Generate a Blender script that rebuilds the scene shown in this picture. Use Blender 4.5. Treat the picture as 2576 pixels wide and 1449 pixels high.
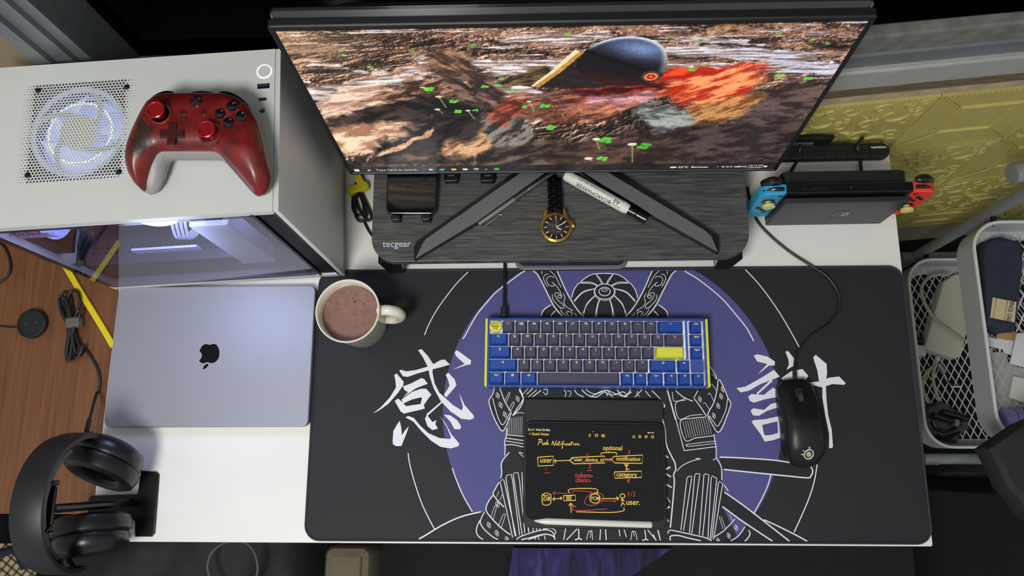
import bpy, bmesh, math, random
import numpy as np
from mathutils import Vector, Matrix

random.seed(7)
for _o in list(bpy.data.objects):
    bpy.data.objects.remove(_o, do_unlink=True)
scene = bpy.context.scene
COL = scene.collection

# ---------------------------------------------------------------- camera
# metres; desk top is z = 0, desk front-left corner is the origin, +y is away from the viewer
IMG_W, IMG_H = 2576.0, 1449.0
CAM_F = 1995.987                       # focal length in pixels of the 2576 wide frame
CAM_A, CAM_B, CAM_C = 0.225754, 0.040570, 0.002171
CAM_POS = np.array([0.66146, 0.10234, 1.17888])
def _rot(a, b, c):
    ca, sa, cb, sb, cc, sc = math.cos(a), math.sin(a), math.cos(b), math.sin(b), math.cos(c), math.sin(c)
    rx = np.array([[1, 0, 0], [0, ca, -sa], [0, sa, ca]])
    ry = np.array([[cb, 0, sb], [0, 1, 0], [-sb, 0, cb]])
    rz = np.array([[cc, -sc, 0], [sc, cc, 0], [0, 0, 1]])
    return rz @ ry @ rx
CAM_R = _rot(CAM_A, CAM_B, CAM_C)
cam_data = bpy.data.cameras.new('camera')
cam_data.sensor_fit = 'HORIZONTAL'
cam_data.sensor_width = 36.0
cam_data.lens = CAM_F / IMG_W * 36.0
cam_data.clip_start = 0.02
cam = bpy.data.objects.new('camera', cam_data)
_m = Matrix([list(CAM_R[i]) + [CAM_POS[i]] for i in range(3)] + [[0, 0, 0, 1]])
cam.matrix_world = _m
COL.objects.link(cam)
scene.camera = cam

# ---------------------------------------------------------------- light
scene.view_settings.view_transform = 'Standard'
scene.view_settings.look = 'None'
scene.view_settings.gamma = 1.0
scene.view_settings.use_curve_mapping = False
scene.view_settings.exposure = 0.0
world = bpy.data.worlds.new('room_ambience')
scene.world = world
world.use_nodes = True
world.node_tree.nodes['Background'].inputs[0].default_value = (0.86, 0.90, 0.92, 1)
world.node_tree.nodes['Background'].inputs[1].default_value = 0.44
def area_light(name, loc, target, size, energy, color):
    d = bpy.data.lights.new(name, 'AREA')
    d.shape = 'DISK'; d.size = size; d.energy = energy; d.color = color
    o = bpy.data.objects.new(name, d); COL.objects.link(o)
    o.location = loc
    o.rotation_euler = (Vector(target) - Vector(loc)).to_track_quat('-Z', 'Y').to_euler()
    return o
area_light('ceiling_lamp', (0.20, -0.48, 1.72), (0.62, 0.30, 0), 0.50, 24.5, (1.0, 0.985, 0.95))

# ---------------------------------------------------------------- helpers
def _ray(px, py):
    return CAM_R @ np.array([(px - IMG_W / 2) / CAM_F, -(py - IMG_H / 2) / CAM_F, -1.0])
def P(px, py, z=0.0):
    """point of the horizontal plane at height z that the photograph shows at this pixel"""
    d = _ray(px, py); t = (z - CAM_POS[2]) / d[2]
    return Vector(CAM_POS + t * d)
def PY(px, py, Y):
    d = _ray(px, py); t = (Y - CAM_POS[1]) / d[1]
    return Vector(CAM_POS + t * d)
def zoomed(x0, y0, s):
    """tracing frame: enlarged-crop coordinates -> photograph pixels"""
    return lambda pts: [(x0 + u / s, y0 + v / s) for u, v in pts]
def lin(c):
    if isinstance(c, str):
        c = c.lstrip('#'); c = [int(c[i:i + 2], 16) for i in (0, 2, 4)]
    r = []
    for v in c[:3]:
        v = v / 255.0
        r.append(v / 12.92 if v <= 0.04045 else ((v + 0.055) / 1.055) ** 2.4)
    return (r[0], r[1], r[2], 1.0)

_mats = {}
def mat(name, col=None, rough=0.5, metal=0.0, spec=0.5, var=0.0, vscale=40, bump=0.0, bscale=300, emit=None, estr=1.0,
        coat=0.0, alpha=1.0, stretch=None, col2=None, trans=0.0):
    """procedural Principled material with noise in the colour and fine relief"""
    if name in _mats: return _mats[name]
    m = bpy.data.materials.new(name); m.use_nodes = True
    nt = m.node_tree; b = nt.nodes['Principled BSDF']
    b.inputs['Base Color'].default_value = lin(col)
    b.inputs['Roughness'].default_value = rough
    b.inputs['Metallic'].default_value = metal
    b.inputs['Specular IOR Level'].default_value = spec
    b.inputs['Coat Weight'].default_value = coat
    b.inputs['Alpha'].default_value = alpha
    b.inputs['Transmission Weight'].default_value = trans
    if emit is not None:
        b.inputs['Emission Color'].default_value = lin(emit)
        b.inputs['Emission Strength'].default_value = estr
    tc = nt.nodes.new('ShaderNodeTexCoord'); mp = nt.nodes.new('ShaderNodeMapping')
    nt.links.new(tc.outputs['Object'], mp.inputs[0])
    if stretch: mp.inputs['Scale'].default_value = stretch
    if var or col2 is not None:
        n = nt.nodes.new('ShaderNodeTexNoise'); n.inputs['Scale'].default_value = vscale; n.inputs['Detail'].default_value = 5
        nt.links.new(mp.outputs[0], n.inputs['Vector'])
        r = nt.nodes.new('ShaderNodeValToRGB'); nt.links.new(n.outputs['Fac'], r.inputs[0])
        c0 = lin(col)
        if col2 is not None: ca, cb = c0, lin(col2)
        else:
            ca = tuple(max(0, v * (1 - var)) for v in c0[:3]) + (1,); cb = tuple(min(1, v * (1 + var)) for v in c0[:3]) + (1,)
        r.color_ramp.elements[0].position = 0.32; r.color_ramp.elements[1].position = 0.68
        r.color_ramp.elements[0].color = ca; r.color_ramp.elements[1].color = cb
        nt.links.new(r.outputs[0], b.inputs['Base Color'])
    if bump:
        n2 = nt.nodes.new('ShaderNodeTexNoise'); n2.inputs['Scale'].default_value = bscale; n2.inputs['Detail'].default_value = 3
        nt.links.new(mp.outputs[0], n2.inputs['Vector'])
        bp = nt.nodes.new('ShaderNodeBump'); bp.inputs['Strength'].default_value = bump; bp.inputs['Distance'].default_value = 0.0006
        nt.links.new(n2.outputs['Fac'], bp.inputs['Height']); nt.links.new(bp.outputs[0], b.inputs['Normal'])
    _mats[name] = m
    return m
def emat(name, col, strength=1.0):
    if name in _mats: return _mats[name]
    m = bpy.data.materials.new(name); m.use_nodes = True; nt = m.node_tree
    nt.nodes.remove(nt.nodes['Principled BSDF'])
    e = nt.nodes.new('ShaderNodeEmission'); e.inputs[0].default_value = lin(col); e.inputs[1].default_value = strength
    nt.links.new(e.outputs[0], nt.nodes['Material Output'].inputs[0])
    _mats[name] = m
    return m
def glass_mat(name, tint='#ffffff', refl=1.0, rough=0.0, base=0.0):
    """thin clear pane: straight-through light plus a Fresnel mirror"""
    if name in _mats: return _mats[name]
    m = bpy.data.materials.new(name); m.use_nodes = True; nt = m.node_tree
    nt.nodes.remove(nt.nodes['Principled BSDF'])
    t = nt.nodes.new('ShaderNodeBsdfTransparent'); t.inputs[0].default_value = lin(tint)
    g = nt.nodes.new('ShaderNodeBsdfGlossy'); g.inputs['Roughness'].default_value = rough
    f = nt.nodes.new('ShaderNodeFresnel'); f.inputs[0].default_value = 1.5
    k = nt.nodes.new('ShaderNodeMath'); k.operation = 'MULTIPLY_ADD'; k.inputs[1].default_value = refl; k.inputs[2].default_value = base
    x = nt.nodes.new('ShaderNodeMixShader')
    nt.links.new(f.outputs[0], k.inputs[0]); nt.links.new(k.outputs[0], x.inputs[0])
    nt.links.new(t.outputs[0], x.inputs[1]); nt.links.new(g.outputs[0], x.inputs[2])
    nt.links.new(x.outputs[0], nt.nodes['Material Output'].inputs[0])
    _mats[name] = m
    return m

def rrect(w, h, r, n=5):
    r = min(r, w / 2 - 1e-6, h / 2 - 1e-6); pts = []
    for cx, cy, a0 in ((w / 2 - r, h / 2 - r, 0), (-w / 2 + r, h / 2 - r, 90), (-w / 2 + r, -h / 2 + r, 180), (w / 2 - r, -h / 2 + r, 270)):
        for i in range(n + 1):
            a = math.radians(a0 + 90 * i / n); pts.append((cx + r * math.cos(a), cy + r * math.sin(a)))
    return pts
def circle(r, n=24, cx=0, cy=0, ry=None):
    ry = r if ry is None else ry
    return [(cx + r * math.cos(2 * math.pi * i / n), cy + ry * math.sin(2 * math.pi * i / n)) for i in range(n)]
def smooth(pts, n=6, closed=False):
    """Catmull-Rom through the points"""
    pts = [Vector(p) for p in pts]
    if len(pts) < 3: return pts
    out = []; m = len(pts)
    for i in range(m if closed else m - 1):
        if closed: p0, p1, p2, p3 = pts[(i - 1) % m], pts[i], pts[(i + 1) % m], pts[(i + 2) % m]
        else: p0, p1, p2, p3 = pts[max(i - 1, 0)], pts[i], pts[i + 1], pts[min(i + 2, m - 1)]
        for k in range(n):
            t = k / n
            out.append(0.5 * ((2 * p1) + (p2 - p0) * t + (2 * p0 - 5 * p1 + 4 * p2 - p3) * t * t + (3 * p1 - p0 - 3 * p2 + p3) * t ** 3))
    if not closed: out.append(pts[-1])
    return out
def offset_poly(pts, d):
    """inset a 2-D polygon by d (positive = inwards, for counter-clockwise order)"""
    a = sum(pts[i][0] * pts[(i + 1) % len(pts)][1] - pts[(i + 1) % len(pts)][0] * pts[i][1] for i in range(len(pts)))
    sg = 1 if a > 0 else -1; out = []
    for i in range(len(pts)):
        p0, p1, p2 = Vector(pts[i - 1]), Vector(pts[i]), Vector(pts[(i + 1) % len(pts)])
        e1, e2 = (p1 - p0), (p2 - p1)
        if e1.length < 1e-9 or e2.length < 1e-9: out.append(tuple(p1)); continue
        e1.normalize(); e2.normalize()
        n1, n2 = Vector((-e1.y, e1.x)) * sg, Vector((-e2.y, e2.x)) * sg
        k = n1 + n2
        k = k / max(k.dot(k) / 2, 0.35) if k.length > 1e-6 else n1
        q = p1 + k * d; out.append((q.x, q.y))
    return out

class MB:
    """collects geometry; build() links it as ONE mesh object"""
    def __init__(s): s.v = []; s.f = []
    def add(s, vs, fs):
        o = len(s.v); s.v += [tuple(v) for v in vs]; s.f += [tuple(i + o for i in f) for f in fs]; return s
    def box(s, c, d, rz=0.0):
        cx, cy, cz = c; x, y, z = d[0] / 2, d[1] / 2, d[2] / 2
        cs, sn = math.cos(rz), math.sin(rz); vs = []
        for k in (-z, z):
            for i, j in ((-x, -y), (x, -y), (x, y), (-x, y)):
                vs.append((cx + i * cs - j * sn, cy + i * sn + j * cs, cz + k))
        return s.add(vs, [(3, 2, 1, 0), (4, 5, 6, 7), (0, 1, 5, 4), (1, 2, 6, 5), (2, 3, 7, 6), (3, 0, 4, 7)])
    def rings(s, rings, cap0=True, cap1=True, closed=True):
        n = len(rings[0]); vs = [v for r in rings for v in r]; fs = []
        for k in range(len(rings) - 1):
            for i in range(n if closed else n - 1):
                j = (i + 1) % n; fs.append((k * n + i, k * n + j, (k + 1) * n + j, (k + 1) * n + i))
        if cap0: fs.append(tuple(reversed(range(n))))
        if cap1: fs.append(tuple((len(rings) - 1) * n + i for i in range(n)))
        return s.add(vs, fs)
    def prism(s, poly, z0, z1, bev=0.0, bev0=0.0):
        r = []
        if bev0: r += [[(x, y, z0) for x, y in offset_poly(poly, bev0)], [(x, y, z0 + bev0) for x, y in poly]]
        else: r += [[(x, y, z0) for x, y in poly]]
        if bev:
            r += [[(x, y, z1 - bev) for x, y in poly], [(x, y, z1 - bev * .3) for x, y in offset_poly(poly, bev * .3)], [(x, y, z1) for x, y in offset_poly(poly, bev)]]
        else: r += [[(x, y, z1) for x, y in poly]]
        a = sum(poly[i][0] * poly[(i + 1) % len(poly)][1] - poly[(i + 1) % len(poly)][0] * poly[i][1] for i in range(len(poly)))
        if a < 0: r = [list(reversed(q)) for q in r]
        return s.rings(r)
    def rbox(s, c, d, r, bev=0.0015, n=5):
        return s.prism([(c[0] + x, c[1] + y) for x, y in rrect(d[0], d[1], r, n)], c[2] - d[2] / 2, c[2] + d[2] / 2, bev, bev)
    def lathe(s, prof, n=32, c=(0, 0, 0), cap=True):
        r = [[(c[0] + R * math.cos(2 * math.pi * i / n), c[1] + R * math.sin(2 * math.pi * i / n), c[2] + z) for i in range(n)] for R, z in prof]
        return s.rings(r, cap, cap)
    def tube(s, path, r, n=8, closed=False, cap=True):
        path = [Vector(p) for p in path]; m = len(path); rings = []
        rr = r if isinstance(r, (list, tuple)) else [r] * m
        up = Vector((0, 0, 1)); prev = None
        for i, p in enumerate(path):
            if closed: t = path[(i + 1) % m] - path[i - 1]
            else: t = path[min(i + 1, m - 1)] - path[max(i - 1, 0)]
            if t.length < 1e-9: t = Vector((1, 0, 0))
            t.normalize()
            if prev is None:
                a = up if abs(t.z) < 0.9 else Vector((1, 0, 0)); u = t.cross(a).normalized()
            else:
                u = prev - t * prev.dot(t)
                u = u.normalized() if u.length > 1e-6 else t.cross(up).normalized()
            prev = u; w = t.cross(u)
            rings.append([p + (u * math.cos(2 * math.pi * k / n) + w * math.sin(2 * math.pi * k / n)) * rr[i] for k in range(n)])
        if closed:
            nn = len(rings); vs = [v for q in rings for v in q]; fs = []
            for k in range(nn):
                k2 = (k + 1) % nn
                for i in range(n): fs.append((k * n + i, k * n + (i + 1) % n, k2 * n + (i + 1) % n, k2 * n + i))
            return s.add(vs, fs)
        return s.rings(rings, cap, cap)
    def ribbon(s, pts, w, up=Vector((0, 0, 1)), taper=(1, 1)):
        """flat printed stroke of width w lying on the surface with normal up"""
        pts = [Vector(p) for p in pts]; m = len(pts); L = []; R = []
        for i, p in enumerate(pts):
            t = pts[min(i + 1, m - 1)] - pts[max(i - 1, 0)]
            if t.length < 1e-9: t = Vector((1, 0, 0))
            q = up.cross(t).normalized(); k = w / 2 * (taper[0] + (taper[1] - taper[0]) * i / max(m - 1, 1))
            L.append(p + q * k); R.append(p - q * k)
        return s.add(L + R, [(m + i, m + i + 1, i + 1, i) for i in range(m - 1)])
    def poly(s, pts):
        pts = [tuple(p) for p in pts]
        a = sum(pts[i][0] * pts[(i + 1) % len(pts)][1] - pts[(i + 1) % len(pts)][0] * pts[i][1] for i in range(len(pts)))
        if a < 0: pts = pts[::-1]
        return s.add(pts, [tuple(range(len(pts)))])
    def xf(s, M):
        s.v = [tuple(M @ Vector(v)) for v in s.v]; return s
    def merge(s, o): return s.add(o.v, o.f)
    def build(s, name, material, parent=None, sm=True, angle=35, world=False, recalc=False):
        me = bpy.data.meshes.new(name)
        vs = s.v
        if world and parent is not None:
            iv = ROOT.get(parent.name, Matrix()).inverted(); vs = [tuple(iv @ Vector(v)) for v in vs]
        me.from_pydata(vs, [], s.f); me.validate()
        if recalc:
            bm = bmesh.new(); bm.from_mesh(me); bmesh.ops.recalc_face_normals(bm, faces=bm.faces); bm.to_mesh(me); bm.free()
        if sm:
            me.polygons.foreach_set('use_smooth', [True] * len(me.polygons))
            me.set_sharp_from_angle(angle=math.radians(angle))
            if any(len(f) > 6 for f in s.f):          # keep large flat caps flat: hard edge round every n-gon
                bm = bmesh.new(); bm.from_mesh(me)
                for f in bm.faces:
                    if len(f.verts) > 6:
                        for e in f.edges: e.smooth = False
                bm.to_mesh(me); bm.free()
        if material is not None: me.materials.append(material)
        me.update()
        o = bpy.data.objects.new(name, me); COL.objects.link(o)
        if parent is not None:
            o.parent = parent; ROOT[o.name] = ROOT.get(parent.name, Matrix())
        return o
ROOT = {}
def thing(name, label, cat, loc=(0, 0, 0), rz=0.0, group=None, rot=None):
    o = bpy.data.objects.new(name, None); COL.objects.link(o); o.empty_display_size = 0.02
    o.location = loc
    o.rotation_euler = rot if rot else (0, 0, rz)
    ROOT[o.name] = Matrix.Translation(Vector(loc)) @ o.rotation_euler.to_matrix().to_4x4()
    o['label'] = label; o['category'] = cat
    if group: o['group'] = group
    return o
def tag(o, label, cat, group=None):
    o['label'] = label; o['category'] = cat
    if group: o['group'] = group
    return o
def struct(o, label=None):
    o['kind'] = 'structure'
    if label: o['label'] = label
    return o
def part_label(o, label): o['label'] = label; return o
_txt = {}
def text_mb(txt, size, align='CENTER', bold=0.0, shear=0.0, sx=1.0):
    """flat lettering as a mesh builder in the XY plane"""
    key = (txt, size, align, bold, shear, sx)
    if key not in _txt:
        cu = bpy.data.curves.new('lettering', 'FONT'); cu.body = txt; cu.size = size
        cu.align_x = align; cu.align_y = 'CENTER'; cu.offset = bold; cu.shear = shear; cu.resolution_u = 3
        o = bpy.data.objects.new('lettering', cu); COL.objects.link(o)
        dg = bpy.context.evaluated_depsgraph_get()
        me = bpy.data.meshes.new_from_object(o.evaluated_get(dg))
        vs = [(v.co.x * sx, v.co.y, v.co.z) for v in me.vertices]; fs = [tuple(p.vertices) for p in me.polygons]
        bpy.data.objects.remove(o, do_unlink=True); bpy.data.curves.remove(cu); bpy.data.meshes.remove(me)
        _txt[key] = (vs, fs)
    vs, fs = _txt[key]
    mb = MB(); mb.add(vs, fs); return mb
def frame_px(p0, p1, z):
    """matrix placing XY lettering on the plane z, x axis from pixel p0 towards pixel p1"""
    a, b = P(*p0, z), P(*p1, z); x = (b - a).normalized(); y = Vector((0, 0, 1)).cross(x)
    return Matrix(((x.x, y.x, 0, a.x), (x.y, y.y, 0, a.y), (0, 0, 1, z), (0, 0, 0, 1)))
# ================================================================ the room
M_WALL = mat('beige_wall_paint', '#a89a80', 0.8, var=0.08, vscale=9, bump=0.3, bscale=120)
M_FOAM = mat('olive_foam_panel', '#b8ac62', 0.55, var=0.06, vscale=60, bump=0.35, bscale=700)
M_FRAME = mat('grey_window_aluminium', '#6f7476', 0.45, metal=0.3, var=0.1, vscale=30)
M_RAIL = mat('pale_window_rail', '#a9aaa4', 0.5, metal=0.2, var=0.08, vscale=(25), stretch=(1, 6, 6))
M_CONC = mat('dusty_dark_ledge', '#6a6b64', 0.85, var=0.25, vscale=45, bump=0.5, bscale=200)
M_WOODTRIM = mat('worn_brown_trim', '#7d6c50', 0.6, col2='#5a4c38', vscale=30, stretch=(1, 1, 9))
M_PLASTER = mat('chipped_cream_plaster', '#b5a184', 0.85, var=0.18, vscale=40, bump=0.6, bscale=150)
M_CARPET = mat('black_carpet_pile', '#0c0c0d', 0.95, var=0.5, vscale=200, bump=1.0, bscale=900)
FLOOR_Z = -0.73
mb = MB(); mb.box((0.6, -0.4, FLOOR_Z - 0.02), (4.2, 2.2, 0.04))
struct(mb.build('floor', M_CARPET, sm=False), 'black carpeted floor under the desk')

WX0, WY0, WK = 1.02, 0.607, 0.088            # right part of the back wall runs slightly away from the desk
def wall_y(x): return WY0 + max(0, x - WX0) * WK
yaw_w = math.atan(WK)
wall = bpy.data.objects.new('wall_back', None); COL.objects.link(wall)
struct(wall, 'back wall behind the desk, olive foam panels below a dark window'); ROOT[wall.name] = Matrix()
mb = MB()
TOPZ = 0.150
mb.box((0.53, WY0 + 0.03, (FLOOR_Z + TOPZ) / 2), (0.98, 0.06, TOPZ - FLOOR_Z))
xr = 2.1
mb.prism([(WX0, WY0), (xr, wall_y(xr)), (xr, wall_y(xr) + 0.06), (WX0, WY0 + 0.06)], FLOOR_Z, TOPZ)
mb.build('wall_surface', M_WALL, wall, sm=False)

# embossed foam tiles, 0.2 m squares in a chequer of scroll and stepped-frame motifs, on the yawed part
def wall_pt(s, z, d=0.0):
    """s metres along the right wall from WX0, z height, d out of the wall"""
    c, sn = math.cos(yaw_w), math.sin(yaw_w)
    return Vector((WX0 + s * c + d * sn, WY0 + s * sn - d * c, z))
TS = 0.198
def tile_scroll():
    m = MB(); h = TS / 2
    m.prism([(-h + .001, -h + .001), (h - .001, -h + .001), (h - .001, h - .001), (-h + .001, h - .001)], 0, 0.004, 0.0015)
    rng = random.Random(3)
    def curl(cx, cy, r, a0, turns, sg, w):
        pts = []; n = 18
        for i in range(n + 1):
            t = i / n; a = a0 + sg * turns * 2 * math.pi * t; q = r * (1 - 0.78 * t)
            pts.append((cx + q * math.cos(a), cy + q * math.sin(a), 0.0042))
        m.tube(pts, [w * (1 - 0.45 * abs(2 * i / n - 0.9)) for i in range(n + 1)], 6)
    for sx in (-1, 1):
        for sy in (-1, 1):
            curl(sx * .050, sy * .050, .034, math.pi * (0.5 if sy > 0 else 1.5), .95, -sx * sy, .0042)
            curl(sx * .022, sy * .022, .020, math.pi * (0.2 if sx > 0 else 0.8), .8, sx, .0036)
            curl(sx * .074, sy * .022, .015, math.pi, .9, -sx, .003)
            curl(sx * .022, sy * .075, .016, 0, .9, sx, .003)
            for k in range(4):
                a = math.atan2(sy, sx) + (k - 1.5) * .5
                m.tube([(sx * .058 + .010 * math.cos(a), sy * .058 + .010 * math.sin(a), .004), (sx * .058 + .022 * math.cos(a), sy * .058 + .022 * math.sin(a), .0055),
                        (sx * .058 + .03 * math.cos(a + .25), sy * .058 + .03 * math.sin(a + .25), .004)], [.0012, .0032, .001], 6)
            curl(sx * .083, sy * .083, .011, math.pi * .25, .85, sy, .0028)
            curl(sx * .083, sy * .050, .010, 0, .8, -sy, .0026)
            for k in range(3):
                a = math.atan2(sy, sx) + (k - 1) * .7
                m.tube([(sx * .012 + .008 * math.cos(a), sy * .034 + .008 * math.sin(a), .004), (sx * .012 + .016 * math.cos(a + .2), sy * .034 + .016 * math.sin(a + .2), .0055), (sx * .012 + .022 * math.cos(a + .5), sy * .034 + .022 * math.sin(a + .5), .004)], [.001, .003, .001], 6)
    m.tube([(-.012, 0, .004), (0, 0, .0065), (.012, 0, .004)], [.001, .006, .001], 6)
    return m
def tile_frame():
    m = MB(); h = TS / 2
    prof = [(.001, 0), (.001, .004), (.052, .0005), (.053, .0045), (.058, .0045), (.060, .001), (.064, .001)]
    rings = []
    for ins, z in prof:
        q = h - ins; rings.append([(-q, -q, z), (q, -q, z), (q, q, z), (-q, q, z)])
    m.rings(rings)
    # crisp ridges along the mitres
    for sx in (-1, 1):
        for sy in (-1, 1):
            m.tube([(sx * h * .98, sy * h * .98, .0042), (sx * (h - .053), sy * (h - .053), .0045)], .0011, 5)
    return m
def stitch_rows():
    m = MB(); h = TS / 2; n = 26
    for k in range(n):
        t = -h + (k + .5) * TS / n
        for a, b in ((t, h - .004), (t, -h + .004), (h - .004, t), (-h + .004, t)):
            m.box((a, b, .0045), (.0045 if abs(a) < h - .0041 else .0018, .0018 if abs(a) < h - .0041 else .0045, .0016))
    return m
_A = tile_scroll(); _B = tile_frame(); _S = stitch_rows()
Z_TOP_TILES = 0.118
tile_me = {}
for r in range(4):
    for c in range(4):
        kind = (r + c) % 2
        s0 = 0.012 + (c + .5) * TS; zc = Z_TOP_TILES - (r + .5) * TS
        cc, sn = math.cos(yaw_w), math.sin(yaw_w)
        o = None
        M = Matrix(((cc, 0, sn, 0), (sn, 0, -cc, 0), (0, 1, 0, 0), (0, 0, 0, 1)))
        p = wall_pt(s0, zc, 0)
        M.translation = p
        if r == 3 and c == 0: continue
        if kind not in tile_me:
            src = (_A if kind == 0 else _B)
            t = src.build('embossed_tile', M_FOAM, wall, angle=40)
            st = _S.build('stitch_line', M_FOAM, t, sm=False)
            tile_me[kind] = (t.data, st.data)
        else:
            t = bpy.data.objects.new('embossed_tile', tile_me[kind][0]); COL.objects.link(t); t.parent = wall
            st = bpy.data.objects.new('stitch_line', tile_me[kind][1]); COL.objects.link(st); st.parent = t
        t.matrix_local = M
        if r == 3: t.matrix_local = M @ Matrix.Diagonal((1, 0.55, 1, 1)) @ Matrix.Translation((0, 0.08, 0))

# ledges above the panels
def ledge(name, z0, z1, out, material, lab, back=.05, xb=2.1):
    m = MB(); c, sn = math.cos(yaw_w), math.sin(yaw_w)
    def q(x, d):
        y = wall_y(x); return (x, y - d)
    m.prism([q(WX0 - .1, out), q(WX0, out), q(xb, out), (xb, wall_y(xb) + back), (WX0 - .1, WY0 + back)], z0, z1, 0.003)
    o = struct(m.build(name, material, sm=False), lab)
    return o
ledge('trim_1', 0.122, 0.160, 0.001, M_PLASTER, 'chipped cream plaster strip above the olive foam panels')
ledge('trim_2', 0.150, 0.186, 0.006, M_WOODTRIM, 'worn brown strip under the window rail')
ledge('trim_3', 0.186, 0.232, 0.012, M_RAIL, 'pale grey window rail', .02)
ledge('trim_4', 0.232, 0.262, 0.004, M_FRAME, 'dark grey channel of the window rail', .018)
ledge('trim_5', 0.262, 0.300, 0.000, M_CONC, 'dusty dark ledge below the window glass', .010)

# the dark window: frame, panes, and an added dark box standing in for the night
win = bpy.data.objects.new('window_1', None); COL.objects.link(win); struct(win, 'dark night window behind the monitor'); ROOT[win.name] = Matrix()
m = MB()
for x0, x1, d in ((0.040, 0.060, .02), (0.060, 0.082, .012), (0.082, 0.098, .004)):
    m.box(((x0 + x1) / 2, WY0 + .03 - d / 2, 0.62), (x1 - x0, 0.06 + d, 1.0))
m.box((0.55, WY0 + .03, 0.165), (1.0, .06, 0.05))
m.build('window_frame', M_FRAME, win, sm=False)
M_PANE = glass_mat('dark_window_glass', '#3a4440', 0.9, 0.03)
m = MB(); m.box((1.07, WY0 + .075, 0.70), (1.95, .005, 1.05))
m.build('pane', M_PANE, win, sm=False)
M_NIGHT = mat('night_dark_paint', '#1d211a', 0.9, col2='#0a0c0a', vscale=4)
m = MB(); m.box((1.0, WY0 + 0.62, 0.5), (3.6, 0.04, 2.2))
m.box((1.0, WY0 + .36, .08), (3.6, .56, .04)); m.box((-.86, WY0 + .36, .6), (.04, .56, 1.8)); m.box((2.78, WY0 + .36, .6), (.04, .56, 1.8)); m.box((1.0, WY0 + .34, 1.6), (3.6, .58, .04))
struct(m.build('night_enclosure', M_NIGHT, sm=False), 'added dark enclosure outside the window, night put into its colour')
m = MB(); m.box((-0.72, WY0 + .15, 0.22), (1.52, 0.28, 1.9))
struct(m.build('wall_left', mat('cream_wall_beside_window', '#8d7f66', 0.8, var=0.12, vscale=10), sm=False), 'cream wall beside the window jamb')
# things outside the glass
o = MB().box((0, 0, 0), (0.34, .01, .055)).build('grey_board', mat('dim_grey_board', '#4a4a44', .8, var=.2)); o.location = PY(545, 88, WY0 + .2); o.rotation_euler = (0.3, 0, 0)
tag(o, 'dim grey board lying outside the dark window behind the white case', 'board')
o = MB().box((0, 0, 0), (.05, .012, .22)).build('outdoor_post', mat('dim_grey_post', '#70726e', .7, var=.2)); o.location = PY(2355, 22, WY0 + .2); o.rotation_euler = (0, math.radians(20), 0)
tag(o, 'grey upright board outside the window at the top right', 'post')
o = MB().tube(smooth([PY(2362, -20, WY0 + .18), PY(2372, 10, WY0 + .18), PY(2376, 42, WY0 + .18), PY(2392, 68, WY0 + .18)]), .0022, 6).build('hanging_cord', mat('pale_cord', '#8f8f86', .7))
tag(o, 'thin pale cord hanging outside the window at the top right', 'cord')
o = MB().tube(smooth([PY(2462, -15, WY0 + .18), PY(2476, 20, WY0 + .18), PY(2484, 50, WY0 + .18)]), .007, 8).build('grey_pipe', mat('dim_pipe', '#7d7f80', .6))
tag(o, 'grey curved pipe outside the window near the right edge', 'pipe')
m = MB()
for k in range(9):
    m.tube([PY(2215 + k * 6, -10, WY0 + .19), PY(2206 + k * 9, 70, WY0 + .19)], .0016, 5)
    m.tube([PY(2210, -8 + k * 9, WY0 + .19), PY(2270, -4 + k * 9, WY0 + .19)], .0016, 5)
o = m.build('wire_mesh', mat('dim_wire', '#5b5c52', .7)); tag(o, 'dim wire mesh outside the window beside the monitor corner', 'mesh')
# ================================================================ desk, side table, mat
M_DESK = mat('white_desk_laminate', '#e6e5df', 0.34, spec=0.45, var=0.02, vscale=14)
M_DESKLEG = mat('white_steel_leg', '#d8d8d4', 0.35)
desk = thing('desk', 'white laminate desk carrying the computer gear', 'desk', (0.6, 0.3, FLOOR_Z))
mb = MB(); mb.rbox((0, 0, -FLOOR_Z - .017), (1.2, .6, .034), .003, .0012, 2); mb.build('desk_top', M_DESK, desk)
for sx in (-1, 1):
    for sy in (-1, 1):
        MB().lathe([(.016, 0), (.018, .006), (.021, .66), (.034, .662), (.034, .696)], 20, (sx * .54, sy * .25, 0)).build('leg', M_DESKLEG, desk)

def wood_mat(name, c1, c2, c3, rough=0.42):
    m = bpy.data.materials.new(name); m.use_nodes = True; nt = m.node_tree; b = nt.nodes['Principled BSDF']
    tc = nt.nodes.new('ShaderNodeTexCoord'); mp = nt.nodes.new('ShaderNodeMapping'); mp.inputs['Scale'].default_value = (60, 2.2, 1)
    n = nt.nodes.new('ShaderNodeTexNoise'); n.inputs['Scale'].default_value = 3.2; n.inputs['Detail'].default_value = 8; n.inputs['Distortion'].default_value = .6
    r = nt.nodes.new('ShaderNodeValToRGB'); e = r.color_ramp.elements
    e[0].position = .30; e[0].color = lin(c1); e[1].position = .72; e[1].color = lin(c3); x = e.new(.5); x.color = lin(c2)
    nt.links.new(tc.outputs['Object'], mp.inputs[0]); nt.links.new(mp.outputs[0], n.inputs['Vector']); nt.links.new(n.outputs['Fac'], r.inputs[0])
    nt.links.new(r.outputs[0], b.inputs['Base Color']); b.inputs['Roughness'].default_value = rough
    n2 = nt.nodes.new('ShaderNodeTexNoise'); n2.inputs['Scale'].default_value = 9; nt.links.new(mp.outputs[0], n2.inputs['Vector'])
    bp = nt.nodes.new('ShaderNodeBump'); bp.inputs['Strength'].default_value = .12; bp.inputs['Distance'].default_value = .001
    nt.links.new(n2.outputs['Fac'], bp.inputs['Height']); nt.links.new(bp.outputs[0], b.inputs['Normal'])
    return m
M_WOOD = wood_mat('brown_wood_veneer', '#5e3a20', '#6d4426', '#7a4d2c')
WTZ = -0.012
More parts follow.
